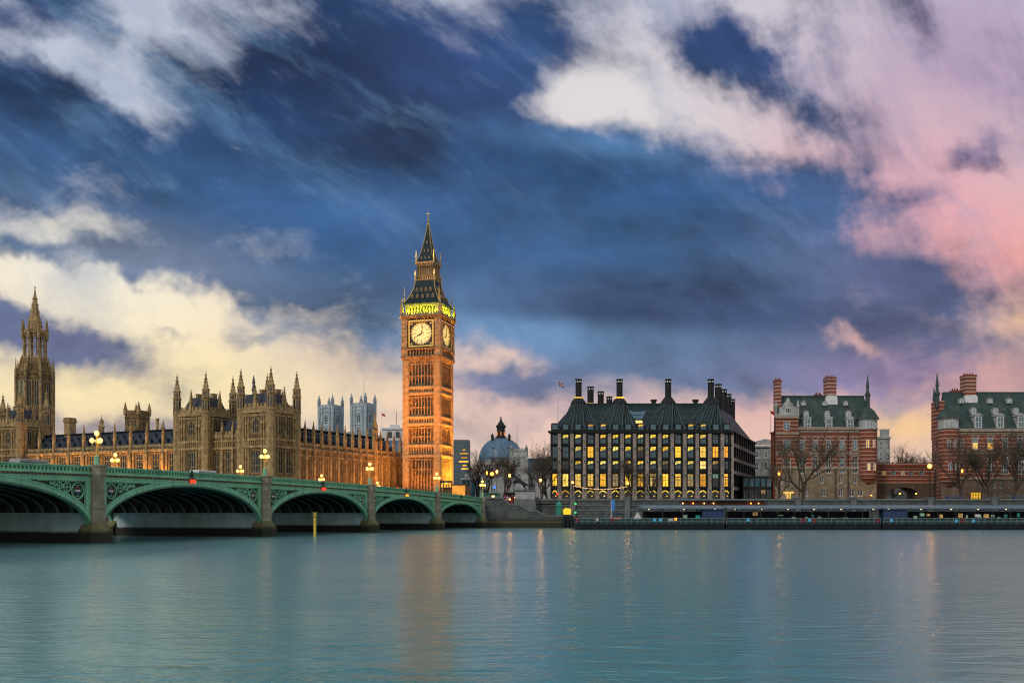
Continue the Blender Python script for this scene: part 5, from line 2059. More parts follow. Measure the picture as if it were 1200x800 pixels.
# ================================================================== two banded brick mansions
def dormer(par, fac, a, z, w, h, d, pedi=True, key='w'):
    """roof dormer with a white frame"""
    b = MB()
    fac.box(b, a - w / 2 - .3, a + w / 2 + .3, d - 3.2, d, z - .2, z + h + .15)
    if pedi:
        fac.extr(b, [(a - w / 2 - .6, z + h + .15), (a + w / 2 + .6, z + h + .15), (a + w / 2 + .55, z + h + .35), (a, z + h + 1.25), (a - w / 2 - .55, z + h + .35)], d - 3.2, d + .2)
    else:
        fac.extr(b, [(a - w / 2 - .35, z + h + .15), (a + w / 2 + .35, z + h + .15), (a, z + h + .6)], d - 1.6, d + .12)
    o = b.build('dormer', M['pale'], par)
    x, y = fac.pt(a, d + .10)
    f = inst(window_mesh(w, h, 2, 2, 'round' if key == 'r' else None, .10, M['white']), 'window', o, (x, y, z), fac.ang)
    inst(pane_mesh(w, h, [M['glassb']], 'plain'), 'pane', o, (*fac.pt(a, d + .03), z), fac.ang)


def stack(par, x0, x1, y0, y1, z0, z1, white=0.0):
    b = MB()
    b.box(x0, x1, y0, y1, z0 + white, z1 - 1.1, 0)
    b.box(x0 - .2, x1 + .2, y0 - .2, y1 + .2, z1 - 1.1, z1 - .7, 0)
    b.box(x0 - .1, x1 + .1, y0 - .1, y1 + .1, z1 - .7, z1 - .2, 1)
    n = max(2, int((x1 - x0) / .8))
    for k in range(n):
        cx = x0 + (x1 - x0) * (k + .5) / n
        b.lathe(cx, (y0 + y1) / 2, [(.26, z1 - .2), (.2, z1 + .55)], 8, 0, 1)
    if white:
        b.box(x0 - .3, x1 + .3, y0 - .3, y1 + .3, z0 - 1.0, z0 + white * .75, 2)
        b.extr([(x0 - .3, z0 + white * .75), (x1 + .3, z0 + white * .75), (x1 - .2, z0 + white), (x0 + .2, z0 + white)], y0 - .3, y1 + .3, 2)
    b.build('chimney', [M['stackband'], M['brick'], M['white']], par)


def round_turret(par, x, y, r, z0, z1, zroof, wins, corbel, lit=None):
    b = MB()
    if corbel:
        b.lathe(x, y, [(.3, corbel), (r * .5, corbel + 1.0), (r * .85, corbel + 2.0), (r, z0)], 16)
    b.lathe(x, y, [(r, z0), (r, z1 - 3.6)], 16)
    t = b.build('turret', M['brickband'], par)
    b = MB()
    b.lathe(x, y, [(r + .05, z1 - 3.6), (r + .3, z1 - 3.5), (r + .3, z1 - 3.1), (r + .02, z1 - 3.0), (r + .02, z1 - .4), (r + .45, z1 - .2), (r + .5, z1)], 16)
    b.build('cornice', M['pale'], t)
    b = MB()
    b.lathe(x, y, [(r + .7, z1), (r + .55, z1 + .3), (r * .72, z1 + (zroof - z1) * .55), (.35, zroof - .5), (.3, zroof), (.12, zroof + .2), (.05, zroof + 1.6)], 16)
    b.build('turret_roof', M['greenslate'], t)
    for (zz, h, angs) in wins:
        for a in angs:
            ang = R(a)
            fx, fy = x + math.sin(ang) * (r + .02), y - math.cos(ang) * (r + .02)
            f = inst(window_mesh(1.05, h, 2, 2, None, .10, M['white']), 'window', t, (fx, fy, zz), ang)
            inst(pane_mesh(1.05, h, [lit if (lit and zz < z1 - 6) else M['glassb']], 'plain'), 'pane', f, (0, .06, 0))
    return t


def spike(par, x, y, z0, z1, r=.55):
    b = MB()
    b.lathe(x, y, [(r, z0), (r, z0 + (z1 - z0) * .35), (r * 1.3, z0 + (z1 - z0) * .37), (r * 1.3, z0 + (z1 - z0) * .42), (r * .8, z0 + (z1 - z0) * .46), (r * .55, z0 + (z1 - z0) * .6), (r * .8, z0 + (z1 - z0) * .62), (.1, z1)], 8)
    b.build('pinnacle', M['greenslate'], par)


# ---- nearer to the bronze block
Y1 = 325.0
X1 = px2x(908, Y1)
ns = thing('mansion', 'red banded brick mansion with green roof and round turret on its right corner', 'building', (X1 + 17, Y1, GZ))
z1_ = lambda py: az(ZZ(py, Y1))
l1 = lambda px: px2x(px, Y1) - X1
Wn = l1(1018)
fac = Fac(ns, -17, 0, 0)
for px_ in (940, 955.5, 971, 987, 1002):
    lit = None
    fac.win(l1(px_), z1_(527), 1.55, z1_(514.5) - z1_(527), 2, 3, 'round', .11, M['white'], [M['glassb']])
    fac.win(l1(px_), z1_(554), 1.75, z1_(536) - z1_(554), 2, 3, 'round' if px_ < 1000 else None, .11, M['white'], [M['leadglass'] if px_ != 987 else M['glassb']])
for px_, w in ((945, 1.0), (963, 1.5), (985, 1.4), (1002, 1.5)):
    fac.win(l1(px_), z1_(566), w, 2.0, 2, 1, None, .1, M['white'], [M['glass']])
for px_, w in ((945, 1.0), (965, 1.4), (985, 1.4), (998, 1.9), (1008, 1.9)):
    fac.win(l1(px_), z1_(581.5), w, 2.2, 2, 1, None, .1, M['white'], [M['glass']])
b = MB()
fac.wall(b, l1(934.5), Wn, z1_(548), z1_(502), 0)
b.prism([(-17 + .1, .6), (-17 + Wn, .6), (-17 + Wn, 16), (-17 + 3.6, 16)], 0, z1_(502), 0)
b.build('wall', M['brickband'], ns)
b = MB()
fac.wall(b, l1(934.5), Wn + 2.6, 0, z1_(548), 0, .5, .12)
fac.box(b, l1(934.5), Wn + 2.6, -.4, .10, z1_(548) - .3, z1_(548) - .01, 0)
b.build('granite_base', M['rustic'], ns)
b = MB()
for z, h, d in ((z1_(548), .45, .45), (z1_(531), .3, .35), (z1_(502), .5, .8), (z1_(505.5), .25, .4)):
    fac.box(b, l1(934.5), Wn, 0, d, z - h, z + h)
for px_ in (940, 955.5, 971, 987, 1002):
    a = l1(px_)
    n = 8
    for q in range(n):
        t0, t1 = math.pi * q / n, math.pi * (q + 1) / n
        for zz, rr in ((z1_(516.5), 1.15), (z1_(539), 1.3)):
            fac.extr(b, [(a + rr * math.cos(t0), zz + rr * math.sin(t0)), (a + (rr + .3) * math.cos(t0), zz + (rr + .3) * math.sin(t0)), (a + (rr + .3) * math.cos(t1), zz + (rr + .3) * math.sin(t1)), (a + rr * math.cos(t1), zz + rr * math.sin(t1))], 0, .22)
    for zz, h in ((z1_(527), 3.4), (z1_(554), 4.5)):
        for o in (-1.05, 1.05):
            fac.box(b, a + o - .14, a + o + .14, 0, .18, zz - .2, zz + h - 1)
        fac.box(b, a - 1.3, a + 1.3, 0, .35, zz - .45, zz - .15)
b.build('stone_trim', M['buff_trim'], ns)
# roof
zeave, zrid = z1_(501), z1_(462)
b = MB()
x0, x1 = -17 + .2, -17 + l1(1024)
xr, xb = x0 + 1.6, x0 + 3.4
b.poly([(x0, -.5, zeave), (x1, -.5, zeave), (x1 - 1, 6.5, zrid), (xr, 6.5, zrid)])
b.poly([(xb, 14.5, zeave), (xr, 7.5, zrid), (x1 - 1, 7.5, zrid), (x1, 14.5, zeave)])
b.poly([(xr, 6.5, zrid), (x1 - 1, 6.5, zrid), (x1 - 1, 7.5, zrid), (xr, 7.5, zrid)])
b.poly([(x1, -.5, zeave), (x1, 14.5, zeave), (x1 - 1, 7.5, zrid), (x1 - 1, 6.5, zrid)])
b.poly([(x0, -.5, zeave), (xr, 6.5, zrid), (xr, 7.5, zrid), (xb, 14.5, zeave)])
b.box(xr, x1 - 1, 6.2, 7.8, zrid - .1, zrid + .35)
b.build('roof', M['greenslate'], ns)
ron = lambda py: -(-.5 + 7 * (z1_(py) - zeave) / (zrid - zeave))
for px_ in (946, 971, 996):
    dormer(ns, fac, l1(px_), z1_(503), 1.9, 3.4, .35)
    dormer(ns, fac, l1(px_), z1_(487), 1.1, 1.3, ron(487) + .9, False, 'r')
    dormer(ns, fac, l1(px_), z1_(473), .9, .9, ron(473) + .7, False, 'r')
# gabled bay on the left
g0, g1 = l1(908), l1(934.5)
fb = Fac(ns, -17, -1.1, 0)
for px_, w in ((921, 2.2),):
    fb.win(l1(px_), z1_(504), w, z1_(494) - z1_(504), 2, 3, None, .11, M['white'], [M['glassb']])
    fb.win(l1(px_), z1_(527), w + .3, z1_(514.5) - z1_(527), 3, 3, None, .11, M['white'], [M['glassb']])
    fb.win(l1(px_), z1_(551), w + .3, z1_(537) - z1_(551), 3, 3, None, .11, M['white'], [M['glass']])
    fb.win(l1(914.5), z1_(567), 1.3, 2.2, 2, 1, None, .1, M['white'], [M['glass']])
    fb.win(l1(924), z1_(567), 1.3, 2.2, 2, 1, None, .1, M['white'], [M['glass']])
b = MB()
fb.wall(b, g0, g1, z1_(548), z1_(489), 0)
b.box(-17 + g0, -17 + g1, -.5, .7, z1_(548), z1_(489))
b.box(-17 + g0, -17 + g0 + .02, -1.1, .6, z1_(548), z1_(489))
b.build('wall', M['brickband'], ns)
b = MB()
fb.wall(b, g0 - .1, g1 + .1, 0, z1_(548), 0, .5, .05)
b.box(-17 + g0 - .1, -17 + g1 + .1, -.9, .7, z1_(574), z1_(548) - .05)
b.build('granite_base', M['rustic'], ns)
b = MB()
gc = l1(922.5)
fb.extr(b, [(g0 - .2, z1_(489)), (g1 + .2, z1_(489)), (g1 + .2, z1_(486.5)), (gc + 2.9, z1_(485)), (gc + 2.7, z1_(478)), (gc + 1.7, z1_(476)), (gc + 1.5, z1_(473)), (gc + .7, z1_(471.5)), (gc + .5, z1_(468.5)), (gc, z1_(466)), (gc - .5, z1_(468.5)), (gc - .7, z1_(471.5)), (gc - 1.5, z1_(473)), (gc - 1.7, z1_(476)), (gc - 2.7, z1_(478)), (gc - 2.9, z1_(485)), (g0 - .2, z1_(486.5))], -.7, .15)
gable = b.build('gable', M['pale'], ns)
inst(window_mesh(2.0, 1.9, 3, 1, None, .12, M['white']), 'window', gable, (*fb.pt(gc, .2), z1_(484.5)))
inst(pane_mesh(2.0, 1.9, [M['glass']], 'plain'), 'pane', gable, (*fb.pt(gc, .17), z1_(484.5)))
b = MB()
for z, h, d in ((z1_(489), .4, .4), (z1_(508), .35, .35), (z1_(531), .3, .35), (z1_(548), .4, .4)):
    b = MB()
    fb.box(b, g0 - .1, g1 + .1, 0, d, z - h, z + h)
    b.build('stone_band', M['buff_trim'], ns)
for a in (g0 + .1, g1 - .1):
    b = MB()
    b.lathe(-17 + a, -1.0, [(.45, z1_(489)), (.35, z1_(478)), (.6, z1_(477)), (.1, z1_(469))], 6)
    b.build('pinnacle', M['pale'], ns)
b = MB()
fb.box(b, gc - 3.3, gc - .9, -.2, .9, 0, z1_(581))
fb.box(b, gc + 1.2, gc + 3.3, -.2, .9, 0, z1_(581))
dr = b.build('porch', M['gritstone'], ns)
b = MB()
for k in range(4):
    fb.box(b, gc - .9 + .5 * k, gc - .6 + .5 * k, .1, .2, z1_(584), z1_(577) + .3 * (k % 2))
fb.box(b, gc - 1.6, gc + 1.8, .1, .3, z1_(578), z1_(576))
b.build('porch_lantern', M['lit'], dr)
stack(ns, -17 + l1(912.5), -17 + l1(919.5), 4.0, 6.5, z1_(484), z1_(442))
stack(ns, -17 + l1(974.5), -17 + l1(986), 5.0, 8.6, z1_(473.5), z1_(438.5), z1_(461) - z1_(473.5))
stack(ns, -17 + l1(964.5), -17 + l1(972), 8, 10, z1_(464), z1_(457.5))
round_turret(ns, -17 + l1(1017), .2, 3.0, z1_(558), z1_(491), z1_(474), [(z1_(502.5), 2.0, (-32, 0, 34)), (z1_(525), 2.7, (-20, 22)), (z1_(551.5), 2.4, (-12, 26))], z1_(568), M['lit'])
spike(ns, -17 + l1(1022.5), 4.5, z1_(476), z1_(437), .75)
b = MB()
wx = -17 + px2x(903.3, Y1 + 4) - X1
b.box(wx, -17 + l1(909), 1.2, 4, 0, z1_(507))
b.box(wx - .3, -17 + l1(909), 1.0, 4.2, z1_(507), z1_(505.5))
b.build('side_wing', M['brick'], ns)
b = MB()
for px_ in (935.6, 993.5, 979):
    b.tube((-17 + l1(px_), -.35, z1_(588)), (-17 + l1(px_), -.35, z1_(507 if px_ != 979 else 548)), .14, .14, 6)
b.build('downpipe', M['black'], ns)
flagpole(903, 481, 507, Y1 + 4, 'short flagpole with a red flag on the left wing of the mansion', 'plainred', .09)
# warm lamp low on the turret of the first mansion
# ---- the mansion at the right edge
Y2 = 318.0
X2 = px2x(1101, Y2)
n2 = thing('mansion', 'red banded brick mansion at the right edge with two yellow lit windows', 'building', (X2 + 20, Y2, GZ))
z2_ = lambda py: az(ZZ(py, Y2))
l2 = lambda px: px2x(px, Y2) - X2
fac = Fac(n2, -20, 0, 0)
We = l2(1292)
pxs = [1143, 1160.7, 1178, 1195.8, 1213.5, 1231, 1249, 1267]
for i, px_ in enumerate(pxs):
    lit = px_ in (1143, 1160.7)
    fac.win(l2(px_), z2_(526.5), 1.9, z2_(512) - z2_(526.5), 2, 3, 'round', .11, M['white'], [M['glassb'], M['lit']] if lit else [M['glassb']], 'plain')
    if lit:
        b = MB()
        a = l2(px_)
        b.poly([(*fac.pt(a - .75, -.2), z2_(526)), (*fac.pt(a + .75, -.2), z2_(526)), (*fac.pt(a + .75, -.2), z2_(518.5)), (*fac.pt(a - .75, -.2), z2_(518.5))])
        b.build('lit_pane', M['lit'], n2)
    if i:
        fac.win(l2(px_), z2_(556), 2.3, z2_(535) - z2_(556), 3, 4, 'round', .11, M['white'], [M['leadglass']])
        for o in (-1.3, 1.3):
            fac.win(l2(px_) + o, z2_(572), .9, 2.4, 1, 2, None, .1, M['white'], [M['glass']])
            fac.win(l2(px_) + o, z2_(586), .9, 2.8, 1, 2, None, .1, M['white'], [M['glass']])
for px_ in (1126.5,):
    fac.win(l2(px_), z2_(526.5), 1.6, z2_(514) - z2_(526.5), 2, 3, None, .11, M['white'], [M['glass']])
    fac.win(l2(px_) - 3, z2_(552), 1.2, 2.6, 2, 2, None, .11, M['white'], [M['lit']])
    fac.win(l2(px_) - 1, z2_(552), 1.2, 2.6, 2, 2, None, .11, M['white'], [M['litdim']])
fac.win(l2(1144), z2_(586.5), 3.6, 2.9, 4, 3, None, .12, M['black'], [M['lit2']])
b = MB()
fac.wall(b, 1.6, We, z2_(560), z2_(504), 0)
b.prism([(-20 + 1.2, .7), (-20 + We, .7), (-20 + We, 22), (-20 + 8.2, 22)], 0, z2_(504), 0)
b.build('wall', M['brickband'], n2)
b = MB()
fac.wall(b, .3, We, 0, z2_(560), 0, .5, .12)
b.build('granite_base', mat('pink_granite', (.27, .19, .145, 1), .85, (.18, .125, .095, 1), .5, .4, stain=.4, extra=coursed(.75, 1.6, .6)), n2)
b = MB()
for z, h, d in ((z2_(560), .45, .45), (z2_(530.5), .3, .3), (z2_(504), .5, .9), (z2_(507.5), .25, .4)):
    fac.box(b, 1.4, We, 0, d, z - h, z + h)
for i, px_ in enumerate(pxs):
    a = l2(px_)
    for q in range(8):
        t0, t1 = math.pi * q / 8, math.pi * (q + 1) / 8
        for zz, rr in ((z2_(514.5), 1.2), (z2_(539), 1.7)):
            if zz < z2_(530) and not i:
                continue
            fac.extr(b, [(a + rr * math.cos(t0), zz + rr * math.sin(t0)), (a + (rr + .32) * math.cos(t0), zz + (rr + .32) * math.sin(t0)), (a + (rr + .32) * math.cos(t1), zz + (rr + .32) * math.sin(t1)), (a + rr * math.cos(t1), zz + rr * math.sin(t1))], 0, .24)
    fac.box(b, a - 1.4, a + 1.4, 0, .35, z2_(526.5) - .45, z2_(526.5) - .12)
b.build('stone_trim', M['buff_trim'], n2)
zeave, zrid = z2_(503), z2_(457)
b = MB()
x0, x1 = -20 + l2(1105), -20 + We
xr, xb = -20 + px2x(1106, Y2 + 8) - X2, -20 + 8.4
b.poly([(x0, -.6, zeave), (x1, -.6, zeave), (x1, 8.0, zrid), (xr, 8.0, zrid)])
b.poly([(xb, 20, zeave), (xr, 9.4, zrid), (x1, 9.4, zrid), (x1, 20, zeave)])
b.poly([(xr, 8.0, zrid), (x1, 8.0, zrid), (x1, 9.4, zrid), (xr, 9.4, zrid)])
b.poly([(x0, -.6, zeave), (xr, 8.0, zrid), (xr, 9.4, zrid), (xb, 20, zeave)])
b.box(xr, x1, 7.8, 9.6, zrid - .1, zrid + .4)
b.build('roof', M['greenslate'], n2)
ron = lambda py: -(-.6 + 8.6 * (z2_(py) - zeave) / (zrid - zeave))
for px_ in (1145.8, 1171.6, 1195.8, 1221, 1246, 1271):
    dormer(n2, fac, l2(px_), z2_(501), 2.0, 3.6, .35)
    dormer(n2, fac, l2(px_ - 1), z2_(483.5), 1.2, 1.4, ron(483.5) + .9, False, 'r')
for px_ in (1135, 1169, 1192, 1216, 1240):
    dormer(n2, fac, l2(px_), z2_(470), 1.1, 1.1, ron(470) + .8, False, 'r')
stack(n2, -20 + l2(1141.5), -20 + l2(1154.5), 6, 10, z2_(470), z2_(435), z2_(460) - z2_(470))
stack(n2, -20 + l2(1132), -20 + l2(1141), 9.5, 12, z2_(459), z2_(452))
stack(n2, -20 + l2(1246), -20 + l2(1259), 6, 10, z2_(470), z2_(435), z2_(460) - z2_(470))
round_turret(n2, -20 + l2(1112), .5, 3.1, z2_(560), z2_(490), z2_(474), [(z2_(501.5), 2.1, (-34, -12, 12, 36)), (z2_(525), 2.6, (-20, 18)), (z2_(551.5), 2.4, (-12, 26))], z2_(572))
b = MB()
b.box(-20 + l2(1105.2), -20 + l2(1111), 2.6, 9, zeave - 3, z2_(468))
b.build('turret_wall', M['brickband'], n2)
# flank that runs back from the turret
fx0 = px2x(1092, Y2 + 30) - X2
fs2 = Fac(n2, -20 + fx0, 30, -math.atan2(28.9, l2(1103) - fx0))
b = MB()
for k in range(5):
    for py, h in ((526, 2.8), (552, 3.6), (572, 2.4)):
        fs2.win(4 + 5.4 * k, z2_(py), 1.8, h, 2, 2, None, .12, M['white'], [M['glass']])
Lf = math.hypot(28.9, l2(1103) - fx0)
fs2.wall(b, 0, Lf, 0, z2_(500), 0)
b.build('wall', M['brickband'], n2)
b = MB()
e0, e1 = fs2.pt(0), fs2.pt(Lf)
b.poly([(*e0, z2_(500)), (*e1, z2_(500)), (xr, 8.7, zrid), (-20 + 15, 28, zrid)])
b.poly([(-20 + 15, 28, zrid), (xr, 8.7, zrid), (-20 + 22, 12, zrid - 4), (-20 + 22, 28, zrid - 4)])
b.poly([(*e0, z2_(500)), (-20 + 15, 28, zrid), (-20 + 22, 28, zrid - 4), (-20 + 22, 29, z2_(500))])
b.build('roof', M['greenslate'], n2)
spike(n2, -20 + l2(1103.5) + .1, 3.6, z2_(476), z2_(435), .75)
spike(n2, -20 + px2x(1094.5, Y2 + 17) - X2, 17, z2_(490) + .5, z2_(451) + 1.5, .7)

# brick link with a wide archway between the mansions
Yg = 332.0
gt = thing('gateway', 'brick link building with a wide low archway between the two banded mansions', 'gateway', (px2x(1058, Yg), Yg, GZ))
zg = lambda py: az(ZZ(py, Yg))
fac = Fac(gt, px2x(1026, Yg) - px2x(1058, Yg), 0, 0)
Lg = px2x(1094, Yg) - px2x(1026, Yg)
ga = px2x(1058, Yg) - px2x(1026, Yg)
for px_ in (1036, 1047, 1058, 1068, 1080):
    fac.win(px2x(px_, Yg) - px2x(1026, Yg), zg(557), 1.6, zg(551) - zg(557), 2, 2, None, .12, M['pale'], [M['litdim'] if px_ in (1036, 1058) else M['glass']])
b = MB()
fac.wall(b, 0, Lg, zg(566), zg(546), 0)
b.box(px2x(1026, Yg) - px2x(1058, Yg), px2x(1094, Yg) - px2x(1058, Yg), .7, 8, zg(566), zg(546))
fac.box(b, -.2, Lg + .2, -.5, .4, zg(547), zg(545))
fac.crenel(b, 0, Lg, zg(545), .9, .8, -.4, .1)
b.build('wall', M['brickband'], gt)
b = MB()
ra = 5.4
n = 16
pts = [(0, 0), (0, zg(566) - .02), (Lg, zg(566) - .02), (Lg, 0), (ga + ra, 0), (ga + ra, zg(580))]
pts += [(ga + ra * math.cos(math.pi * k / n), zg(580) + (zg(570.5) - zg(580)) * math.sin(math.pi * k / n)) for k in range(1, n)]
pts += [(ga - ra, zg(580)), (ga - ra, 0)]
fac.extr(b, pts, -8, -.05)
b.build('archway', mat('brown_granite', (.15, .10, .07, 1), .85, (.09, .06, .045, 1), .5, .3, stain=.4, extra=coursed(.7, 1.5, .6)), gt)
r = thing('stone_house', 'narrow pale stone house with a square chimney behind the brick link', 'building', (px2x(1032, 380), 380, GZ))
zz = lambda py: az(ZZ(py, 380))
fac = Fac(r, -6, 0, 0)
b = MB()
for py in (540, 527):
    for a in (3.2, 6.4, 8.8):
        fac.win(a, zz(py), 1.3, 3.0, 2, 2, None, .14, M['white'], [M['glass']])
fac.wall(b, 0, 9.6, 0, zz(512))
b.box(-6, 3.6, .7, 14, 0, zz(512))
fac.box(b, -.2, 9.8, -.4, .5, zz(514), zz(511.5))
fac.box(b, 6.6, 9.4, -2.4, -.2, zz(512), zz(504))
fac.box(b, 6.4, 9.6, -2.6, 0, zz(504), zz(502.5))
b.build('wall', M['pale'], r)
r = thing('terrace_house', 'row of distant dark roofs seen through the archway and bare trees', 'building', (px2x(1065, 420), 420, GZ))
b = MB()
zz = lambda py: az(ZZ(py, 420))
b.box(-18, 18, 0, 12, 0, zz(556), 0)
b.extr([(-18, zz(556)), (18, zz(556)), (18, zz(551)), (-18, zz(551))], 2, 10, 1)
for k in range(5):
    b.box(-15 + 7 * k, -13 + 7 * k, 4, 6, zz(551), zz(545), 0)
b.build('wall', [M['grey_build'], M['slate']], r)

# ================================================================== domed hall and its neighbours behind the bridge end
Yd = 620.0
dm = thing('domed_hall', 'stone hall with a big blue-grey lead dome and lantern', 'building', (px2x(587, Yd), Yd, GZ))
zd_ = lambda py: az(ZZ(py, Yd))
Rd = 13.9
b = MB()
b.lathe(0, 0, [(Rd + 1.2, zd_(553)), (Rd + 1.2, zd_(546.5)), (Rd + 2.0, zd_(546)), (Rd + 2.0, zd_(544.5)), (Rd + .6, zd_(544)), (Rd + .6, zd_(541)), (Rd + 1.2, zd_(540.5)), (Rd + 1.2, zd_(539.6))], 32)
b.build('drum', M['pale'], dm)
b = MB()
n = 12
H_ = zd_(513) - zd_(540)
b.lathe(0, 0, [(max(Rd * math.cos(t * math.pi / 2) ** .9, 2.4), zd_(540) + H_ * math.sin(t * math.pi / 2)) for t in [k / n for k in range(n + 1)]], 32)
dome = b.build('dome', M['lead'], dm, True)
b = MB()
for k in range(16):
    a = 2 * math.pi * k / 16
    pts = [(math.cos(a) * (max(Rd * math.cos(t * math.pi / 2) ** .9, 2.4) + .1), math.sin(a) * (max(Rd * math.cos(t * math.pi / 2) ** .9, 2.4) + .1), zd_(540) + H_ * math.sin(t * math.pi / 2)) for t in [j / 8 for j in range(9)]]
    b.path(pts, .22, 4)
b.build('rib', M['lead'], dome)
for k in range(8):
    a = 2 * math.pi * (k + .5) / 8
    b = MB()
    b.tube((math.cos(a) * 10.6, math.sin(a) * 10.6, zd_(527)), (math.cos(a) * 12.2, math.sin(a) * 12.2, zd_(527)), 1.3, 1.3, 10, 0)
    b.tube((math.cos(a) * 12.2, math.sin(a) * 12.2, zd_(527)), (math.cos(a) * 12.3, math.sin(a) * 12.3, zd_(527)), .8, .8, 10, 1)
    b.build('round_window', [M['lead'], M['black']], dome)
b = MB()
b.lathe(0, 0, [(3.6, zd_(514.5)), (3.6, zd_(512)), (2.6, zd_(511)), (2.6, zd_(501)), (3.2, zd_(500.5)), (3.2, zd_(499)), (2.2, zd_(497)), (1.0, zd_(493.5)), (.5, zd_(492.5)), (.9, zd_(491.5)), (.2, zd_(490.5)), (.6, zd_(489.3)), (.05, zd_(487.5))], 12)
for k in range(4):
    a = math.pi / 4 + k * math.pi / 2
    b.lathe(math.cos(a) * 7.5, math.sin(a) * 7.5, [(.9, zd_(517)), (.8, zd_(512.5)), (1.1, zd_(512)), (.2, zd_(508.5))], 8)
la = b.build('lantern', M['bronze'], dm)
for k in range(6):
    a = 2 * math.pi * k / 6 - math.pi / 2
    b = MB()
    b.box(math.cos(a) * 2.6 - .4, math.cos(a) * 2.6 + .4, math.sin(a) * 2.6 - .4, math.sin(a) * 2.6 + .4, zd_(510.5), zd_(506))
    b.build('lantern_light', M['litorange'], la)
fac = Fac(dm, -26, -18, 0)
b = MB()
for k in range(9):
    fac.win(3 + 5.4 * k, zd_(572), 2.0, 4.5, 2, 2, None, .2, M['pale'], [M['glass']])
    fac.win(3 + 5.4 * k, zd_(561), 2.0, 4.2, 2, 2, 'round', .2, M['pale'], [M['glass']])
fac.wall(b, 0, 49, 0, zd_(553))
b.box(-26, 23, -17.3, 18, 0, zd_(553))
fac.box(b, -.5, 49.5, -.3, 1.0, zd_(554), zd_(552.5))
for sx in (-1, 1):
    b.lathe(sx * 20 - 1.5, -12, [(3.4, zd_(553)), (3.4, zd_(549.5)), (3.8, zd_(549)), (2.9, zd_(546.5)), (1.0, zd_(544.8)), (.1, zd_(543))], 12)
b.build('wall', M['pale'], dm)

# office slab with lit strips, right of the clock tower
Yo = 560.0
r = thing('office_tower', 'blue glass office slab with yellow lit floors just right of the clock tower', 'building', (px2x(540.5, Yo), Yo, GZ))
zo = lambda py: az(ZZ(py, Yo))
hw_ = (px2x(548, Yo) - px2x(530, Yo)) / 2
b = MB()
b.box(-hw_, hw_, 0, 18, 0, zo(515), 0)
for k in range(13):
    zz = zo(516.5) - 2.35 * k
    b.box(-hw_ + .3, hw_ - .3, -.12, 0, zz - 1.35, zz, 1)
b.box(-hw_, -hw_ + .3, -.3, 0, 0, zo(515), 0)
b.box(hw_ - .3, hw_, -.3, 0, 0, zo(515), 0)
for k in range(9):
    b.box(-hw_ + .3 + 1.05 * k, -hw_ + .42 + 1.05 * k, -.2, -.12, 0, zo(515), 0)
o = b.build('slab', [M['grey_build'], M['glassb']], r)
for py, p0, p1 in ((531, -.2, .9), (536, .0, .8), (540.5, -.3, .95), (545, .2, .7), (549, .0, .95), (527, .2, .5)):
    b = MB()
    b.box(hw_ * p0, hw_ * p1, -.28, -.21, zo(py) - .45, zo(py) + .35)
    b.build('lit_strip', M['lit'], o)
r = thing('glazed_pavilion', 'low pavilion with white arched roofs between the clock tower and the dome', 'building', (px2x(555, 470), 470, GZ))
zz = lambda py: az(ZZ(py, 470))
b = MB()
b.box(-6, 6, 0, 8, 0, zz(560), 1)
for k in range(6):
    b.box(-6 + 2.3 * k, -5.8 + 2.3 * k, -.15, 0, 0, zz(560), 0)
for zb, w in ((zz(561), 6.3), (zz(556.5), 4.4)):
    n = 8
    pts = [(-w + 2 * w * k / n, zb + 1.7 * math.sin(math.pi * k / n)) for k in range(n + 1)]
    b.extr(pts + [(w, zb - .4), (-w, zb - .4)], -.6, 8.4, 0)
b.build('body', [M['white'], M['glassb']], r)
b = MB()
b.box(-5.6, 5.6, -.3, -.16, .5, 2.6)
b.build('lit_window', M['litdim'], r)

# gothic court house tower in front of the dome, with its grey roofed hall
Yh = 470.0
gh = thing('court_house', 'pale gothic court house with a short square tower and a long blue-grey roof', 'building', (px2x(608, Yh), Yh, GZ))
zh = lambda py: az(ZZ(py, Yh))
w = 3.6
b = MB()
facs = [Fac(gh, -w, -w, 0), Fac(gh, w, -w, math.pi / 2), Fac(gh, w, w, math.pi), Fac(gh, -w, w, -math.pi / 2)]
for fc in facs:
    fc.win(w, zh(548), 2.0, zh(537) - zh(548), 2, 3, 'pointed', .2, M['pale'], [M['glass']])
    fc.win(w, zh(566), 2.4, 4.5, 2, 3, 'pointed', .2, M['pale'], [M['glass']])
    fc.wall(b, 0, 2 * w, 0, zh(529))
    for a in (0, 2 * w):
        fc.box(b, a - .9, a + .9, 0, .8, 0, zh(534))
    fc.box(b, -.3, 2 * w + .3, 0, .4, zh(536), zh(535))
    fc.crenel(b, 0, 2 * w, zh(529), 1.5, .7, -.5, .2)
b.build('tower', M['pale'], gh)
for sx in (-1, 1):
    for sy in (-1, 1):
        inst(turret_mesh(.8, zh(540), zh(529), zh(521), 'ghp', M['pale'], 8), 'pinnacle', gh, (sx * w, sy * w, 0))
fac = Fac(gh, w, 0, 0)
b = MB()
for k in range(5):
    fac.win(1.6 + 2.4 * k, zh(562), 1.3, 3.6, 2, 2, None, .15, M['pale'], [M['glass']])
fac.wall(b, 0, 13, 0, zh(551))
b.box(w, w + 13, .7, 10, 0, zh(551))
b.box(-w - 16, -w, 1, 10, 0, zh(559))
b.build('wall', M['pale'], gh)
b = MB()
b.frustum([(w, -.5, zh(551)), (w + 13.2, -.5, zh(551)), (w + 13.2, 10, zh(551)), (w, 10, zh(551))], [(w, 4, zh(540)), (w + 12.4, 4, zh(540)), (w + 12.4, 6, zh(540)), (w, 6, zh(540))])
b.box(w, w + 12.6, 5, 9, zh(543), zh(536))
b.build('roof', M['lead'], gh)
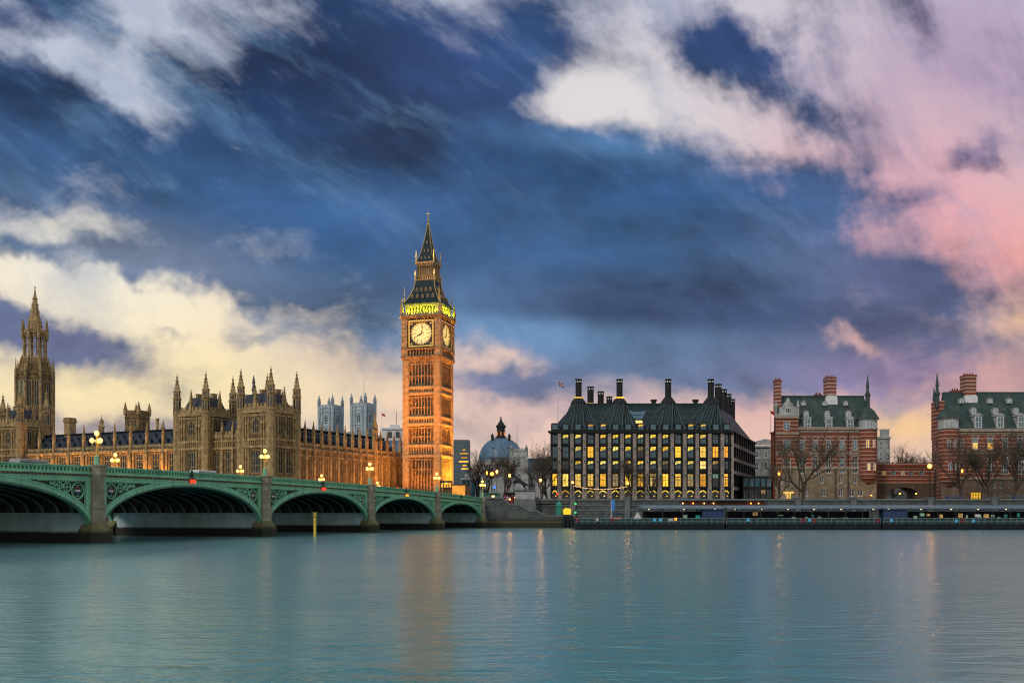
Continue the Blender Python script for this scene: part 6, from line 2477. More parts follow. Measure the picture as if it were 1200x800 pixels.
r = thing('stone_block', 'plain grey office block behind the statue, left of the bronze building', 'building', (px2x(636, 520), 520, GZ))
b = MB()
zz = lambda py: az(ZZ(py, 520))
b.box(-5, 8, 0, 12, 0, zz(541), 0)
b.box(2, 8, 2, 10, zz(541), zz(534), 1)
for j in range(4):
    for k in range(5):
        b.box(-4.4 + 2.5 * k, -3.0 + 2.5 * k, -.08, 0, zz(548) - 4 * j, zz(548) - 4 * j + 2.2, 2)
b.build('wall', [M['grey_build'], M['green_d'], M['glass']], r)

# lodge with an amber-lit wall at the foot of the clock tower
r = thing('lodge', 'low lodge with an amber lit wall right of the foot of the clock tower', 'building', (px2x(534, 312), 312, GZ), R(-14))
b = MB()
b.box(-4.4, 3.2, 0, 5, 0, 6.2, 0)
b.box(-4.6, 3.4, -.2, 5.2, 6.2, 6.5, 1)
b.build('wall', [M['gold'], M['black']], r)
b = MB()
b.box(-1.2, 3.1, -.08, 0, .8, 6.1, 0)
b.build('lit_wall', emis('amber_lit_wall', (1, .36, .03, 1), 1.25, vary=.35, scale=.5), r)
b = MB()
for k in range(5):
    b.box(-4.9 + .9 * k, -4.75 + .9 * k, -.5, -.3, 0, 7.6)
b.box(-5, -1.1, -.52, -.28, 7.0, 7.6)
b.box(-5, -1.1, -.52, -.28, 5.2, 5.4)
b.build('gate_screen', M['black'], r)
b = MB()
for k in range(4):
    b.box(-4.7 + .9 * k, -4.2 + .9 * k, -.28, -.2, 5.5, 6.7)
b.build('lit_panel', M['lit'], r)

# ================================================================== river wall, stair, landing
b = MB()
b.box(px2x(604, 277), 330, 276.2, 278.2, -2, ZZ(586.2, 277), 0)
b.box(px2x(604, 277), 330, 275.9, 278.3, ZZ(586.2, 277), ZZ(584.4, 277), 1)
b.box(px2x(604, 277), 330, 276.0, 276.2, 6.0, 6.35, 1)
wl = b.build('embankment_wall', [M['embank'], M['cope']])
tag(wl, 'long grey granite river wall with coping along the far bank', 'wall')
for i, px_ in enumerate((628, 671, 735, 800, 935, 1000, 1090, 1165)):
    b = MB()
    x = px2x(px_, 276)
    b.box(x - .75, x + .75, 275.5, 278.6, -1, ZZ(584.2, 276) + .1)
    b.box(x - .95, x + .95, 275.3, 278.8, ZZ(584.2, 276) + .1, ZZ(584.2, 276) + .45)
    b.build('pilaster', M['cope'], wl)
# stair wall in front, its coping stepping down to the landing
ys, ye = 269.2, 270.6
prof = [(563, 584.2), (588, 584.2), (598.5, 592), (607.5, 592), (621, 599.4), (628.5, 599.4), (640.5, 605.4), (675, 605.4)]
pz = [(px2x(x, 270), ZZ(y, 270)) for x, y in prof]
b = MB()
b.extr(pz + [(pz[-1][0], -2), (pz[0][0], -2)], ys, ye, 0)
for (x0, z0), (x1, z1) in zip(pz[:-1], pz[1:]):
    b.extr([(x0, z0 + .004), (x1, z1 + .004), (x1, z1 + .45), (x0, z0 + .45)], ys - .22, ye + .2, 1)
b.box(pz[0][0], pz[-1][0] + .5, ys - .9, ys, -2, 1.75, 2)
b.build('stair_wall', [M['embank'], M['cope'], M['weedy']])
tag(bpy.data.objects['stair_wall'], 'granite stair wall stepping down from the bridge end to the landing', 'wall')
b = MB()
nst = 26
for k in range(nst):
    t = k / nst
    x0, x1 = pz[1][0] + (pz[6][0] - pz[1][0]) * t, pz[1][0] + (pz[6][0] - pz[1][0]) * (t + 1 / nst)
    zt = 7.0 + (2.9 - 7.0) * t
    b.box(x0, x1, ye + .2, 276.1, -1, zt)
b.box(pz[6][0], px2x(676, 270), ye + .2, 275.9, -1, 2.9)
tag(b.build('stair', M['cope']), 'stone steps behind the stair wall leading down to the landing', 'steps')
b = MB()
b.path([(px2x(604, 274), 275.0, ZZ(583, 274)), (px2x(616, 274), 275.0, ZZ(588.5, 274)), (px2x(628, 274), 275.0, ZZ(596, 274))], .09, 5)
for px_, py in ((604, 583), (610, 585.7), (616, 588.5), (622, 592), (628, 596)):
    x, z = px2x(px_, 274), ZZ(py, 274)
    b.tube((x, 275, z - 1.3), (x, 275, z), .06, .06, 5)
tag(b.build('handrail', M['black']), 'dark iron handrail beside the statue plinth above the steps', 'railing')

# small teal shelter and glowing yellow tent on the landing
r = thing('kiosk', 'small teal pointed kiosk standing on the landing by the wall', 'kiosk', (px2x(655, 272), 272.4, ZZ(604.3, 272)))
b = MB()
b.lathe(0, 0, [(1.05, 0), (1.05, .25), (.9, .3), (.9, 2.7), (1.05, 2.8)], 8, math.pi / 8)
b.build('body', M['teal'], r)
b = MB()
b.lathe(0, 0, [(1.2, 2.8), (1.1, 2.95), (.55, 3.7), (.1, 4.1), (.05, 4.6)], 8, math.pi / 8)
b.build('roof', M['teal'], r)
b = MB()
for k in range(8):
    a = 2 * math.pi * k / 8
    b.tube((.93 * math.cos(a + .39), .93 * math.sin(a + .39), .3), (.93 * math.cos(a + .39), .93 * math.sin(a + .39), 2.8), .08, .08, 4)
b.build('corner_post', M['green_d'], r)
r = thing('ticket_tent', 'glowing yellow box tent on the landing beside the teal kiosk', 'tent', (px2x(664.6, 271), 271.6, ZZ(602.5, 271)))
b = MB()
b.frustum([(-1.0, -.8, 0), (1.0, -.8, 0), (1.0, .8, 0), (-1.0, .8, 0)], [(-1.1, -.9, 1.2), (1.1, -.9, 1.2), (1.1, .9, 1.2), (-1.1, .9, 1.2)])
b.frustum([(-1.1, -.9, 1.2), (1.1, -.9, 1.2), (1.1, .9, 1.2), (-1.1, .9, 1.2)], [(-.5, -.4, 1.8), (.9, -.4, 1.65), (.9, .4, 1.65), (-.5, .4, 1.8)])
b.build('canvas', M['tent'], r)
b = MB()
for x, y in ((-1, -.85), (1, -.85), (1, .85), (-1, .85)):
    b.tube((x, y, -.1), (x * 1.1, y, 1.25), .05, .05, 4)
b.build('frame', M['steel'], r)
for k, px_ in enumerate((661.5, 665.5, 669.5)):
    b = MB()
    x = px2x(px_, 268)
    b.lathe(0, 0, [(.42, -3), (.40, 3.2), (.3, 3.35)], 10)
    o = b.build('timber_pile', M['hull'], None, False, (x, 267.6, 0))
    tag(o, 'dark timber pile below the yellow tent, %s of three' % ('leftmost', 'middle one', 'rightmost')[k], 'pile', 'dark piles below the yellow tent')


# ================================================================== floating pier
M['tealpanel'] = emis('teal_lit_panel', (.05, .5, .45, 1), .25, vary=.5)


def pontoon_section(px0, px1, Y, label, roof0=None, box=None, dy=0.0, warm=False):
    x0, x1 = px2x(px0, Y), px2x(px1, Y)
    cx = (x0 + x1) / 2
    r = thing('pier_pontoon', label, 'pontoon', (cx, Y, 0), 0, 'floating pier sections')
    b = MB()
    L0, L1 = x0 - cx + .15, x1 - cx - .15
    b.extr([(L0, -.6), (L1, -.6), (L1, 1.35), (L0, 1.35)], 0, 9, 0)
    b.box(L0, L1, -.12, 0, 1.0, 1.4, 0)
    b.box(L0, L1, -.18, -.02, .35, .6, 0)
    for k in range(int((L1 - L0) / 4.0)):
        x = L0 + 2 + 4.0 * k
        b.box(x - .16, x + .16, -.30, -.12, -.3, 1.55, 0)
    b.build('hull', M['hull'], r)
    b = MB()
    n = int((L1 - L0) / 1.5)
    for k in range(n + 1):
        x = L0 + .1 + (L1 - L0 - .2) * k / n
        b.box(x - .04, x + .04, .15, .25, 1.4, 2.75)
    b.box(L0, L1, .14, .26, 2.7, 2.8)
    b.box(L0, L1, .16, .24, 2.05, 2.11)
    b.build('railing', M['steel'], r)
    b = MB()
    b.box(L0 + .1, L1 - .1, .18, .22, 1.5, 2.6)
    b.build('glass_panel', mat('pier_glass', (.02, .06, .075, 1), .3, (.012, .035, .045, 1), .6, spec=.25) if 'pier_glass' not in bpy.data.materials else bpy.data.materials['pier_glass'], r)
    rx0 = L0 if roof0 is None else px2x(roof0, Y) - cx
    b = MB()
    pr = [(-.5, 5.05), (9.4, 5.05), (9.4, 5.35), (4.5, 5.95), (-.5, 5.4)]
    n_ = len(pr)
    vs = [(rx0, y, z) for y, z in pr] + [(L1, y, z) for y, z in pr]
    b.mesh(vs, [tuple(range(n_)), tuple(range(2 * n_ - 1, n_ - 1, -1))] + [(i, n_ + i, n_ + (i + 1) % n_, (i + 1) % n_) for i in range(n_)])
    m = int((L1 - rx0) / 1.2)
    for k in range(m):
        x = rx0 + (L1 - rx0) * (k + .5) / m
        b.tube((x, -.5, 5.42), (x, 4.5, 5.97), .05, .05, 4)
    b.build('canopy_roof', M['canopy'], r)
    b = MB()
    q = max(2, int((L1 - rx0) / 4.2))
    for k in range(q + 1):
        x = rx0 + .3 + (L1 - rx0 - .6) * k / q
        for y in (.6, 8.4):
            b.tube((x, y, 1.35), (x, y, 5.1), .10, .10, 6)
            if k < q:
                x2 = x + (L1 - rx0 - .6) / q
                b.tube((x, y, 4.2), ((x + x2) / 2, y, 5.0), .05, .05, 4)
                b.tube((x2, y, 4.2), ((x + x2) / 2, y, 5.0), .05, .05, 4)
        b.tube((x, .6, 4.9), (x, 8.4, 4.9), .07, .07, 4)
    b.build('post', M['frame'], r)
    b = MB()
    b.box(rx0 + 1, L1 - 1, 5.5, 5.6, 1.6, 4.4)
    for k in range(int((L1 - rx0) / 1.6)):
        x = rx0 + 1.2 + 1.6 * k
        b.box(x - .05, x + .05, 5.42, 5.5, 1.6, 4.4)
    b.build('back_glazing', M['hull'], r)
    b = MB()
    for k in range(int((L1 - rx0) / 1.6) - 1):   # lit panels and posters seen inside
        x = rx0 + 2.0 + 1.6 * k
        if random.random() < (.75 if warm else .4):
            z = random.uniform(2.0, 3.4)
            w_ = random.uniform(.2, .65)
            b.box(x - w_, x + w_, 5.36, 5.40, z, z + random.uniform(.25, 1.0), random.choice((0, 0, 1, 2)))
    if b.v:
        b.build('lit_panel', [M['litgreen'], M['litdim'], M['tealpanel']], r)
    b = MB()
    for k in range(int((L1 - rx0) / 2.2)):      # benches and ticket posts inside
        x = rx0 + 1.2 + 2.2 * k
        if random.random() < .6:
            b.box(x - .6, x + .6, 4.4, 4.9, 1.4, 1.85)
            b.box(x - .6, x + .6, 4.85, 4.95, 1.85, 2.4)
        else:
            b.box(x - .2, x + .2, 3.4, 3.7, 1.4, 2.9)
    b.build('bench', M['frame'], r)
    m = max(2, int((L1 - rx0) / 6.0))
    for k in range(m):
        x = rx0 + 2 + (L1 - rx0 - 4) * k / max(1, m - 1) + random.uniform(-.6, .6)
        b = MB()
        b.box(x - .13, x + .13, 1.2, 1.5, 4.86, 5.02)
        b.build('ceiling_lamp', M['whitelamp'], r)
    if box:
        bx0, bx1 = px2x(box[0], Y) - cx, px2x(box[1], Y) - cx
        b = MB()
        b.box(bx0, bx1, .45, 4, 1.4, 4.95, 0)
        k = int((bx1 - bx0) / 1.3)
        for j in range(k + 1):
            x = bx0 + (bx1 - bx0) * j / k
            b.box(x - .05, x + .05, .39, .45, 1.4, 4.95, 0)
        for j in range(k):
            x = bx0 + (bx1 - bx0) * (j + .5) / k
            b.box(x - .12, x + .12, .40, .45, 3.2, 3.45, 1)
        b.build('cabin', [M['bluebox'], M['black']], r)
    return r


random.seed(11)
s1 = pontoon_section(674, 849.5, 240, 'first pier section nearest the landing, open deck with a canopy on its right part', 752, (824, 849))
s2 = pontoon_section(850.5, 1033.5, 239.5, 'middle pier section with open roofed waiting deck and row of small lamps')
s3 = pontoon_section(1034.5, 1230, 238.5, 'right pier section with a blue cabin at its left end', None, (1037, 1064), warm=True)
s4 = pontoon_section(1231, 1420, 238.5, 'last pier section beyond the right edge of the picture')
b = MB()                                    # open deck rail and slim awning of the first section
x0, x1 = px2x(676, 240), px2x(751, 240)
for k in range(7):
    x = x0 + (x1 - x0) * k / 6
    b.tube((x - px2x(761.75, 240), 5, 1.35), (x - px2x(761.75, 240), 5, 4.75), .07, .07, 5)
b.box(x0 - px2x(761.75, 240), x1 - px2x(761.75, 240), 4.3, 5.8, 4.75, 4.95)
b.build('awning', M['canopy'], s1)
b = MB()
x = px2x(670.5, 240)
# life rings, notices and small lit signs hung on the rails
signs = [(677, 609.5, 'red', .35), (700, 608.8, 'white', .22), (717, 609, 'red', .3), (767, 609, 'cyansign', .3), (774, 609, 'cyansign', .3), (786, 609, 'pale', .6), (792, 608, 'amberlamp', .22), (877, 609, 'cyansign', .3),
         (941, 609, 'red', .4), (949, 609, 'cyansign', .28), (954, 609.5, 'red', .4), (1029, 609.5, 'red', .35), (1045, 609.5, 'cyansign', .28), (1121, 610, 'cyansign', .28), (1128, 610, 'red', .35), (1141, 610, 'cyansign', .3), (1146, 604, 'white', .6)]
for i, (px_, py, m_, s) in enumerate(signs):
    sec = s1 if px_ < 850 else s2 if px_ < 1034 else s3
    lx_, lz = px2x(px_, sec.location.y) - sec.location.x, ZZ(py, sec.location.y)
    b = MB()
    if m_ == 'red':
        n = 14
        b.path([(lx_ + s * math.cos(2 * math.pi * k / n), .05, lz + s * math.sin(2 * math.pi * k / n)) for k in range(n + 1)], .1, 5)
        b.build('life_ring', M['red'], sec)
    else:
        b.box(lx_ - s, lx_ + s, .0, .10, lz - .3, lz + .3)
        b.box(lx_ - s - .05, lx_ + s + .05, .1, .14, lz - .35, lz + .35)
        b.build('notice', M[m_], sec)

# blue banner, lit triangular awning, ticket machines at the open end
r = thing('banner', 'tall blue feather banner on a white pole on the open pier deck', 'banner', (px2x(716.5, 241), 241.5, 1.4))
b = MB()
b.lathe(0, 0, [(.10, 0), (.06, 5.5), (.03, 5.9)], 8)
b.build('pole', M['white'], r)
b = MB()
b.extr([(.06, 3.1), (.75, 3.2), (.95, 5.5), (.5, 5.8), (.06, 5.8)], -.02, .02)
b.build('cloth', emis('blue_banner_cloth', (.03, .2, .55, 1), .12, (.03, .16, .55, 1)), r)  # cloth glows faintly, brightness put into its emission
r = thing('signal_post', 'dark post with two green lights at the upstream end of the pier', 'signal light', (px2x(674.5, 241), 241.3, 1.35))
b = MB()
b.tube((0, 0, 0), (0, 0, 5.3), .09, .07, 6)
b.build('post', M['frame'], r)
for z in (ZZ(600.3, 241) - 1.35, ZZ(590, 241) - 1.35):
    b = MB()
    b.ball((0, -.12, z), .24, 10, 6)
    b.build('lamp', M['greenlamp'], r, True)
r = thing('souvenir_stand', 'small orange and blue stand under the awning of the open pier deck', 'stand', (px2x(724, 244), 244.5, 1.36))
b = MB()
b.box(-.9, .9, -.4, .4, 0, 1.0, 0)
b.box(-.9, .9, -.4, .4, 1.0, 1.5, 1)
b.extr([(-1.1, 2.3), (1.1, 2.3), (.9, 2.7), (-.9, 2.7)], -.6, .5, 0)
b.box(-.85, -.75, -.3, -.2, 1.5, 2.3, 2)
b.box(.75, .85, -.3, -.2, 1.5, 2.3, 2)
b.build('counter', [M['bluebox'], M['litorange'], M['steel']], r)
r = thing('tent_awning', 'pale triangular awning on the pier deck left of the canopy', 'awning', (px2x(747.5, 244), 244.5, 1.36))
b = MB()
b.extr([(-1.0, 1.2), (1.0, 1.2), (0, 3.0)], -.6, .6)
b.build('canvas', M['white'], r)
b = MB()
for x in (-.9, .9):
    b.tube((x, -.5, 0), (x, -.5, 1.2), .05, .05, 5)
b.build('frame', M['steel'], r)

# gangway canopy with glowing brown underside behind the pier
gw = thing('gangway', 'long sloping gangway canopy with warm lamps behind the first pier section', 'gangway', (px2x(846, 258), 258, 5.2))
x0, x1 = px2x(795, 258) - px2x(846, 258), px2x(899, 258) - px2x(846, 258)
zt = ZZ(586, 258) - 5.2
b = MB()
b.extr([(x0, zt), (x1, zt), (x1 - .3, zt + .35), (x0 + .1, zt + .35)], -1.2, 4)
b.build('canopy_roof', M['canopy'], gw)
b = MB()
b.extr([(x0 + .3, zt - .02), (x1, zt - .02), (x1, zt - 1.9), (x0 + 2.2, zt - 1.9)], 1.6, 1.9)
b.build('lit_underside', mat('warm_lit_brown', (.30, .12, .05, 1), .6, (.20, .075, .03, 1), 1.5), gw)  # lamp-lit canopy underside, its warm light put into the brown
for px_ in (801, 813, 826, 837, 881, 890):
    x = px2x(px_, 258) - px2x(846, 258)
    b = MB()
    b.ball((x, .9, zt - .75), .20, 10, 6)
    b.build('lamp', M['sodium'] if px_ in (813, 836, 881) else M['bulb'], gw, True)
b = MB()
for k in range(8):
    x = x0 + 2 + (x1 - x0 - 2) * k / 7
    b.tube((x, 0, zt - 7), (x, 0, zt), .12, .12, 6)
b.build('post', M['frame'], gw)

# ================================================================== statue group at the bridge end
Yst = 273.5
st = thing('plinth', 'pale stone plinth carrying the dark chariot statue at the head of the steps', 'plinth', (px2x(615, Yst), Yst + 2.2, 2.9))
zs = lambda py: ZZ(py, Yst) - 2.9
b = MB()
wp = (px2x(627, Yst) - px2x(604, Yst)) / 2
b.box(-wp - .3, wp + .3, -2.0, 2.0, 0, zs(584.5), 1)
b.box(-wp, wp, -1.7, 1.7, zs(584.5), zs(575), 0)
b.box(-wp - .35, wp + .35, -2.05, 2.05, zs(575), zs(573.2), 1)
b.build('block', [M['pale'], M['cope']], st)
sg = thing('statue', 'dark bronze statue of a driver in a chariot drawn by two rearing horses', 'statue', (px2x(615, Yst), Yst + 2.2, 2.9 + zs(573.2)))
sg.scale = (1.25, 1.25, 1.25)


def skin_obj(name, verts, edges, radii, m, parent, lv=2):
    me = bpy.data.meshes.new(name)
    me.from_pydata(verts, edges, [])
    me.materials.append(m)
    o = bpy.data.objects.new(name, me)
    COL.objects.link(o)
    o.parent = parent
    md = o.modifiers.new('skin', 'SKIN')
    for i, r in enumerate(radii):
        me.skin_vertices[0].data[i].radius = (r, r) if not isinstance(r, tuple) else r
    me.skin_vertices[0].data[0].use_root = True
    ss = o.modifiers.new('sub', 'SUBSURF')
    ss.levels = ss.render_levels = lv
    return o


def horse(parent, ox, oy):
    # rearing to the left: hind feet on the ground, chest high
    V = [(.9, 0, 1.25), (.2, 0, 1.65), (-.5, 0, 2.05), (-.95, 0, 2.6), (-1.25, 0, 3.1), (-1.65, 0, 3.05), (-1.95, 0, 2.8),
         (.95, .22, .95), (.75, .24, .6), (1.15, .24, .4), (1.05, .24, .03), (.95, -.22, .95), (.75, -.24, .6), (1.15, -.24, .4), (1.05, -.24, .03),
         (-.6, .22, 1.85), (-1.15, .24, 1.75), (-1.35, .24, 1.35), (-1.2, .24, 1.15), (-.6, -.22, 1.85), (-1.2, -.24, 1.95), (-1.5, -.24, 1.6), (-1.35, -.24, 1.4),
         (1.25, 0, 1.4), (1.5, 0, 1.1), (1.55, 0, .7)]
    E = [(0, 1), (1, 2), (2, 3), (3, 4), (4, 5), (5, 6), (0, 7), (7, 8), (8, 9), (9, 10), (0, 11), (11, 12), (12, 13), (13, 14), (2, 15), (15, 16), (16, 17), (17, 18), (2, 19), (19, 20), (20, 21), (21, 22), (0, 23), (23, 24), (24, 25)]
    Rr = [.42, .40, .42, .27, .22, .16, .11, .26, .17, .11, .10, .26, .17, .11, .10, .20, .14, .10, .09, .20, .14, .10, .09, .10, .10, .05]
    return skin_obj('horse', [(x + ox, y + oy, z) for x, y, z in V], E, Rr, M['bronze'], parent)


horse(sg, -1.0, -.7)
horse(sg, -.85, .7)
b = MB()
for y in (-.75, .75):
    n = 18
    b.path([(1.6 + .62 * math.cos(2 * math.pi * k / n), y, .66 + .62 * math.sin(2 * math.pi * k / n)) for k in range(n + 1)], .08, 5)
    for k in range(6):
        a = math.pi * k / 3
        b.tube((1.6, y, .66), (1.6 + .6 * math.cos(a), y, .66 + .6 * math.sin(a)), .04, .04, 4)
b.tube((1.6, -.8, .66), (1.6, .8, .66), .08, .08, 6)
b.box(1.0, 2.3, -.6, .6, .75, .9)
b.extr([(1.0, .9), (1.15, .9), (1.0, 1.9), (.85, 1.8)], -.6, .6)
b.tube((1.0, 0, .8), (-1.6, 0, 1.7), .07, .07, 5)
b.build('chariot', M['bronze'], sg)
skin_obj('driver', [(1.65, 0, 1.75), (1.62, 0, 2.25), (1.6, 0, 2.5), (1.6, 0, 2.62), (1.58, 0, 2.85), (1.62, .14, 1.3), (1.65, .15, .92), (1.62, -.14, 1.3), (1.65, -.15, .92), (1.5, .26, 2.4), (1.25, .38, 2.75), (1.15, .4, 3.2), (1.5, -.26, 2.4), (1.3, -.4, 2.75), (1.35, -.42, 3.25)],
         [(0, 1), (1, 2), (2, 3), (3, 4), (0, 5), (5, 6), (0, 7), (7, 8), (2, 9), (9, 10), (10, 11), (2, 12), (12, 13), (13, 14)],
         [.22, .22, .2, .08, .14, .2, .18, .2, .18, .1, .07, .05, .1, .07, .05], M['bronze'], sg)
b = MB()
b.tube((1.35, -.42, 2.2), (1.35, -.42, 4.3), .035, .03, 5)
b.build('spear', M['bronze'], sg)


# ================================================================== bare winter trees
def tree_meshes(seed, H, spread=1.0, dens=1.0):
    rnd = random.Random(seed)
    trunk, crown = MB(), MB()
    stackb = [(Vector((0, 0, 0)), Vector((rnd.uniform(-.06, .06), rnd.uniform(-.06, .06), 1)).normalized(), H * .27, H * .020, 0)]
    count = 0
    while stackb:
        p, d, ln, r, lev = stackb.pop()
        segs = 3 if lev < 3 else 2
        pts = [p]
        dirs = [d]
        for s in range(segs):
            j = .10 + .07 * lev
            d = (d + Vector((rnd.uniform(-j, j), rnd.uniform(-j, j), rnd.uniform(-j * .5, j) + .05))).normalized()
            p = p + d * (ln / segs)
            pts.append(p)
            dirs.append(d)
        for s in range(segs):
            r0 = r * (1 - .35 * s / segs)
            r1 = r * (1 - .35 * (s + 1) / segs)
            (trunk if lev < 3 else crown).tube(pts[s], pts[s + 1], r0, r1, 6 if lev < 2 else (5 if lev < 3 else 3), 0, lev < 1)
        if lev >= 6 or ln < .25:
            continue
        nch = 3 if lev < 3 else (rnd.choice((3, 3, 4)) if lev < 5 else 3)
        if lev == 0:
            nch = 4
        for c in range(nch):
            f = 1.0 if c == 0 else rnd.uniform(.45, 1.0)
            k = min(segs, max(1, int(math.ceil(f * segs))))
            q = pts[k - 1].lerp(pts[k], f * segs - (k - 1)) if f < 1 else pts[-1]
            a = rnd.uniform(0, 2 * math.pi)
            tilt = rnd.uniform(.35, .85) * spread if c else rnd.uniform(.1, .35)
            ax = dirs[k].orthogonal().normalized()
            ax = (Matrix.Rotation(a, 3, dirs[k]) @ ax)
            nd = (Matrix.Rotation(tilt, 3, ax) @ dirs[k]).normalized()
            sc = rnd.uniform(.66, .84) if lev else rnd.uniform(.75, .95)
            stackb.append((q, nd, ln * sc, r * rnd.uniform(.54, .70), lev + 1))
            count += 1
    return trunk, crown


def plane_tree(seed, H, spread=1.0):
    t = thing('plane_tree', '', 'tree', group='bare trees on the embankment')
    a, c = tree_meshes(seed, H, spread)
    a.build('trunk', M['bark'], t)
    c.build('crown', M['twig'], t)
    return t


protos = [plane_tree(3, 24.0, 1.0), plane_tree(8, 21.0, 1.15), plane_tree(21, 25.0, .9)]
used = [False] * 3
spots = [
    (942, 300, 0, 1.08, 20, 'tall bare tree with a thick trunk before the porch of the first mansion'),
    (738, 301, 2, .62, 80, 'bare tree before the bronze office block, under the right end of the light string'),
    (762, 304, 1, .55, 150, 'small bare tree before the bronze office block, right of the light string'),
    (1046, 372, 0, .98, 200, 'bare tree against the sunset behind the left part of the brick link'),
    (1066, 376, 1, 1.15, 60, 'bare tree against the sunset behind the middle of the brick link'),
    (1082, 366, 2, .80, 300, 'bare tree close to the flank of the right mansion'),
    (1126, 300, 1, 1.05, 100, 'bushy bare tree before the turret of the right mansion, by an orange lamp'),
    (1158, 303, 0, .92, 250, 'bare tree before the two lit windows of the right mansion'),
    (1190, 299, 2, .98, 330, 'dark bare tree at the right edge of the picture'),
    (1226, 301, 0, 1.0, 10, 'bare tree just beyond the right edge of the picture'),
    (572, 352, 1, .98, 40, 'bare tree in front of the dome beside the first orange lamp'),
    (590, 346, 0, .9, 120, 'bare tree before the court house tower, left of the statue'),
    (560, 360, 2, .7, 220, 'small bare tree right of the amber lit lodge'),
    (634, 318, 1, 1.0, 260, 'thick bare tree between the statue and the bronze office block'),
    (641, 326, 0, .85, 310, 'second bare tree behind the lamp right of the statue'),
    (913, 306, 2, .55, 310, 'thin low bare tree left of the tall one by the porch'),
]
for (px_, Y, k, sc, rz, lab) in spots:
    o = protos[k] if not used[k] else dup(protos[k], (0, 0, 0))
    used[k] = True
    o.location = (px2x(px_, Y), Y, GZ)
    o.rotation_euler = (0, 0, R(rz))
    o.scale = (sc, sc, sc)
    o['label'] = lab


# ================================================================== street lamps of the embankment
def make_street_lamp():
    r = thing('street_lamp', '', 'street lamp', group='orange lamps along the embankment')
    b = MB()
    b.lathe(0, 0, [(.22, 0), (.2, .9), (.12, 1.0), (.08, 6.6), (.14, 6.7), (.05, 7.0)], 8)
    b.path([(-.5, 0, 6.8), (.5, 0, 6.8)], .05, 5)
    b.build('post', M['black'], r)
    b = MB()
    b.ball((0, 0, 7.3), .42, 12, 8)
    b.build('globe', M['sodium'], r, True)
    return r


sl0 = make_street_lamp()
lamps = [(912.5, 555, 306, 'orange lamp before the gabled bay of the first mansion'), (1089.5, 546, 305, 'bright orange lamp at the flank of the right mansion'), (1127.5, 551.5, 308, 'orange lamp among twigs below the turret of the right mansion'),
         (582.3, 552.5, 335, 'orange lamp before the dome, upper of the two left of the statue'), (597.2, 557, 330, 'orange lamp just left of the chariot statue'), (633.5, 562.3, 300, 'orange lamp between the statue and the bronze office block'),
         (570.5, 554, 345, 'faint orange lamp farthest left below the dome'), (576.5, 555, 345, 'faint orange lamp between its brighter neighbours below the dome'), (671, 565, 279, 'globe lamp holding the left end of the light string'), (735.5, 566, 279, 'globe lamp holding the right end of the light string'),
         (1054.5, 578, 318, 'low lamp left in the archway'), (1073.5, 578, 318, 'low lamp right in the archway'), (1099, 590, 290, 'low orange lamp behind the pier roof by the archway'), (1021, 580, 320, 'low lamp lighting the base of the round turret of the first mansion')]
first = True
for (px_, py, Y, lab) in lamps:
    o = sl0 if first else dup(sl0, (0, 0, 0))
    first = False
    z = ZZ(py, Y) - GZ
    o.location = (px2x(px_, Y), Y, GZ if Y != 279 else GZ)
    s = z / 7.3
    o.scale = (min(1.0, s + .35) if s < .75 else 1, min(1.0, s + .35) if s < .75 else 1, s)
    if 'faint' in lab or 'low' in lab:
        o.scale = (.75, .75, s)
    o['label'] = lab
    if 'bright' in lab:
        o.scale = (1.7, 1.7, s)
    if 'faint' not in lab:
        pl = bpy.data.lights.new('lamp_light', 'POINT')
        pl.energy = 110 if 'low' in lab or 'globe' in lab else 330
        pl.color = (1, .40, .08)
        pl.shadow_soft_size = .4
        po_ = bpy.data.objects.new('lamp_light', pl)
        COL.objects.link(po_)
        po_.location = (px2x(px_, Y), Y - .8, ZZ(py, Y) - .2)
# string of bulbs between two of them
p0, p1 = P(671, 568.5, 279), P(735.5, 569.5, 279)
r = thing('light_string', 'sagging string of small warm bulbs between two globe lamps on the river wall', 'string lights', (p0.x, p0.y, p0.z))
pts = []
for k in range(41):
    t = k / 40
    p = p0.lerp(p1, t)
    p.z -= 1.35 * 4 * t * (1 - t) * .62
    pts.append(p - p0)
b = MB()
b.path(pts, .025, 4)
b.build('cable', M['black'], r)
b = MB()
for p in pts[1:-1]:
    b.ball((p.x, p.y, p.z - .1), .10, 8, 5)
o = b.build('bulb', M['bulb'], r)

# traffic signals and lit signs by the bridge end
for px_, py, Y, m_, lab in ((653.3, 578.4, 281, 'redlamp', 'red traffic signal above the teal kiosk on the river wall'), (466, 571.5, 300, 'redlamp', 'red traffic signal over the bridge parapet left of the clock tower'),
                            (579.3, 570.5, 300, 'bluesign', 'round lit blue traffic sign right of the last bridge lamp'), (1045, 586.3, 300, 'whitelamp', 'white signal lamp left before the archway'), (1050, 587, 299, 'amberlamp', 'amber signal lamp before the archway')):
    z = ZZ(py, Y) - GZ
    r = thing('traffic_signal', lab, 'traffic signal', (px2x(px_, Y), Y, GZ), 0)
    b = MB()
    b.tube((0, 0, 0), (0, 0, z + .5), .08, .08, 6)
    b.box(-.2, .2, -.15, .15, z - .7, z + .5)
    b.build('post', M['black'], r)
    b = MB()
    b.tube((0, -.15, z), (0, -.28, z), .30 if m_ != 'bluesign' else .48, .28 if m_ != 'bluesign' else .48, 12)
    b.build('lamp', M[m_], r)

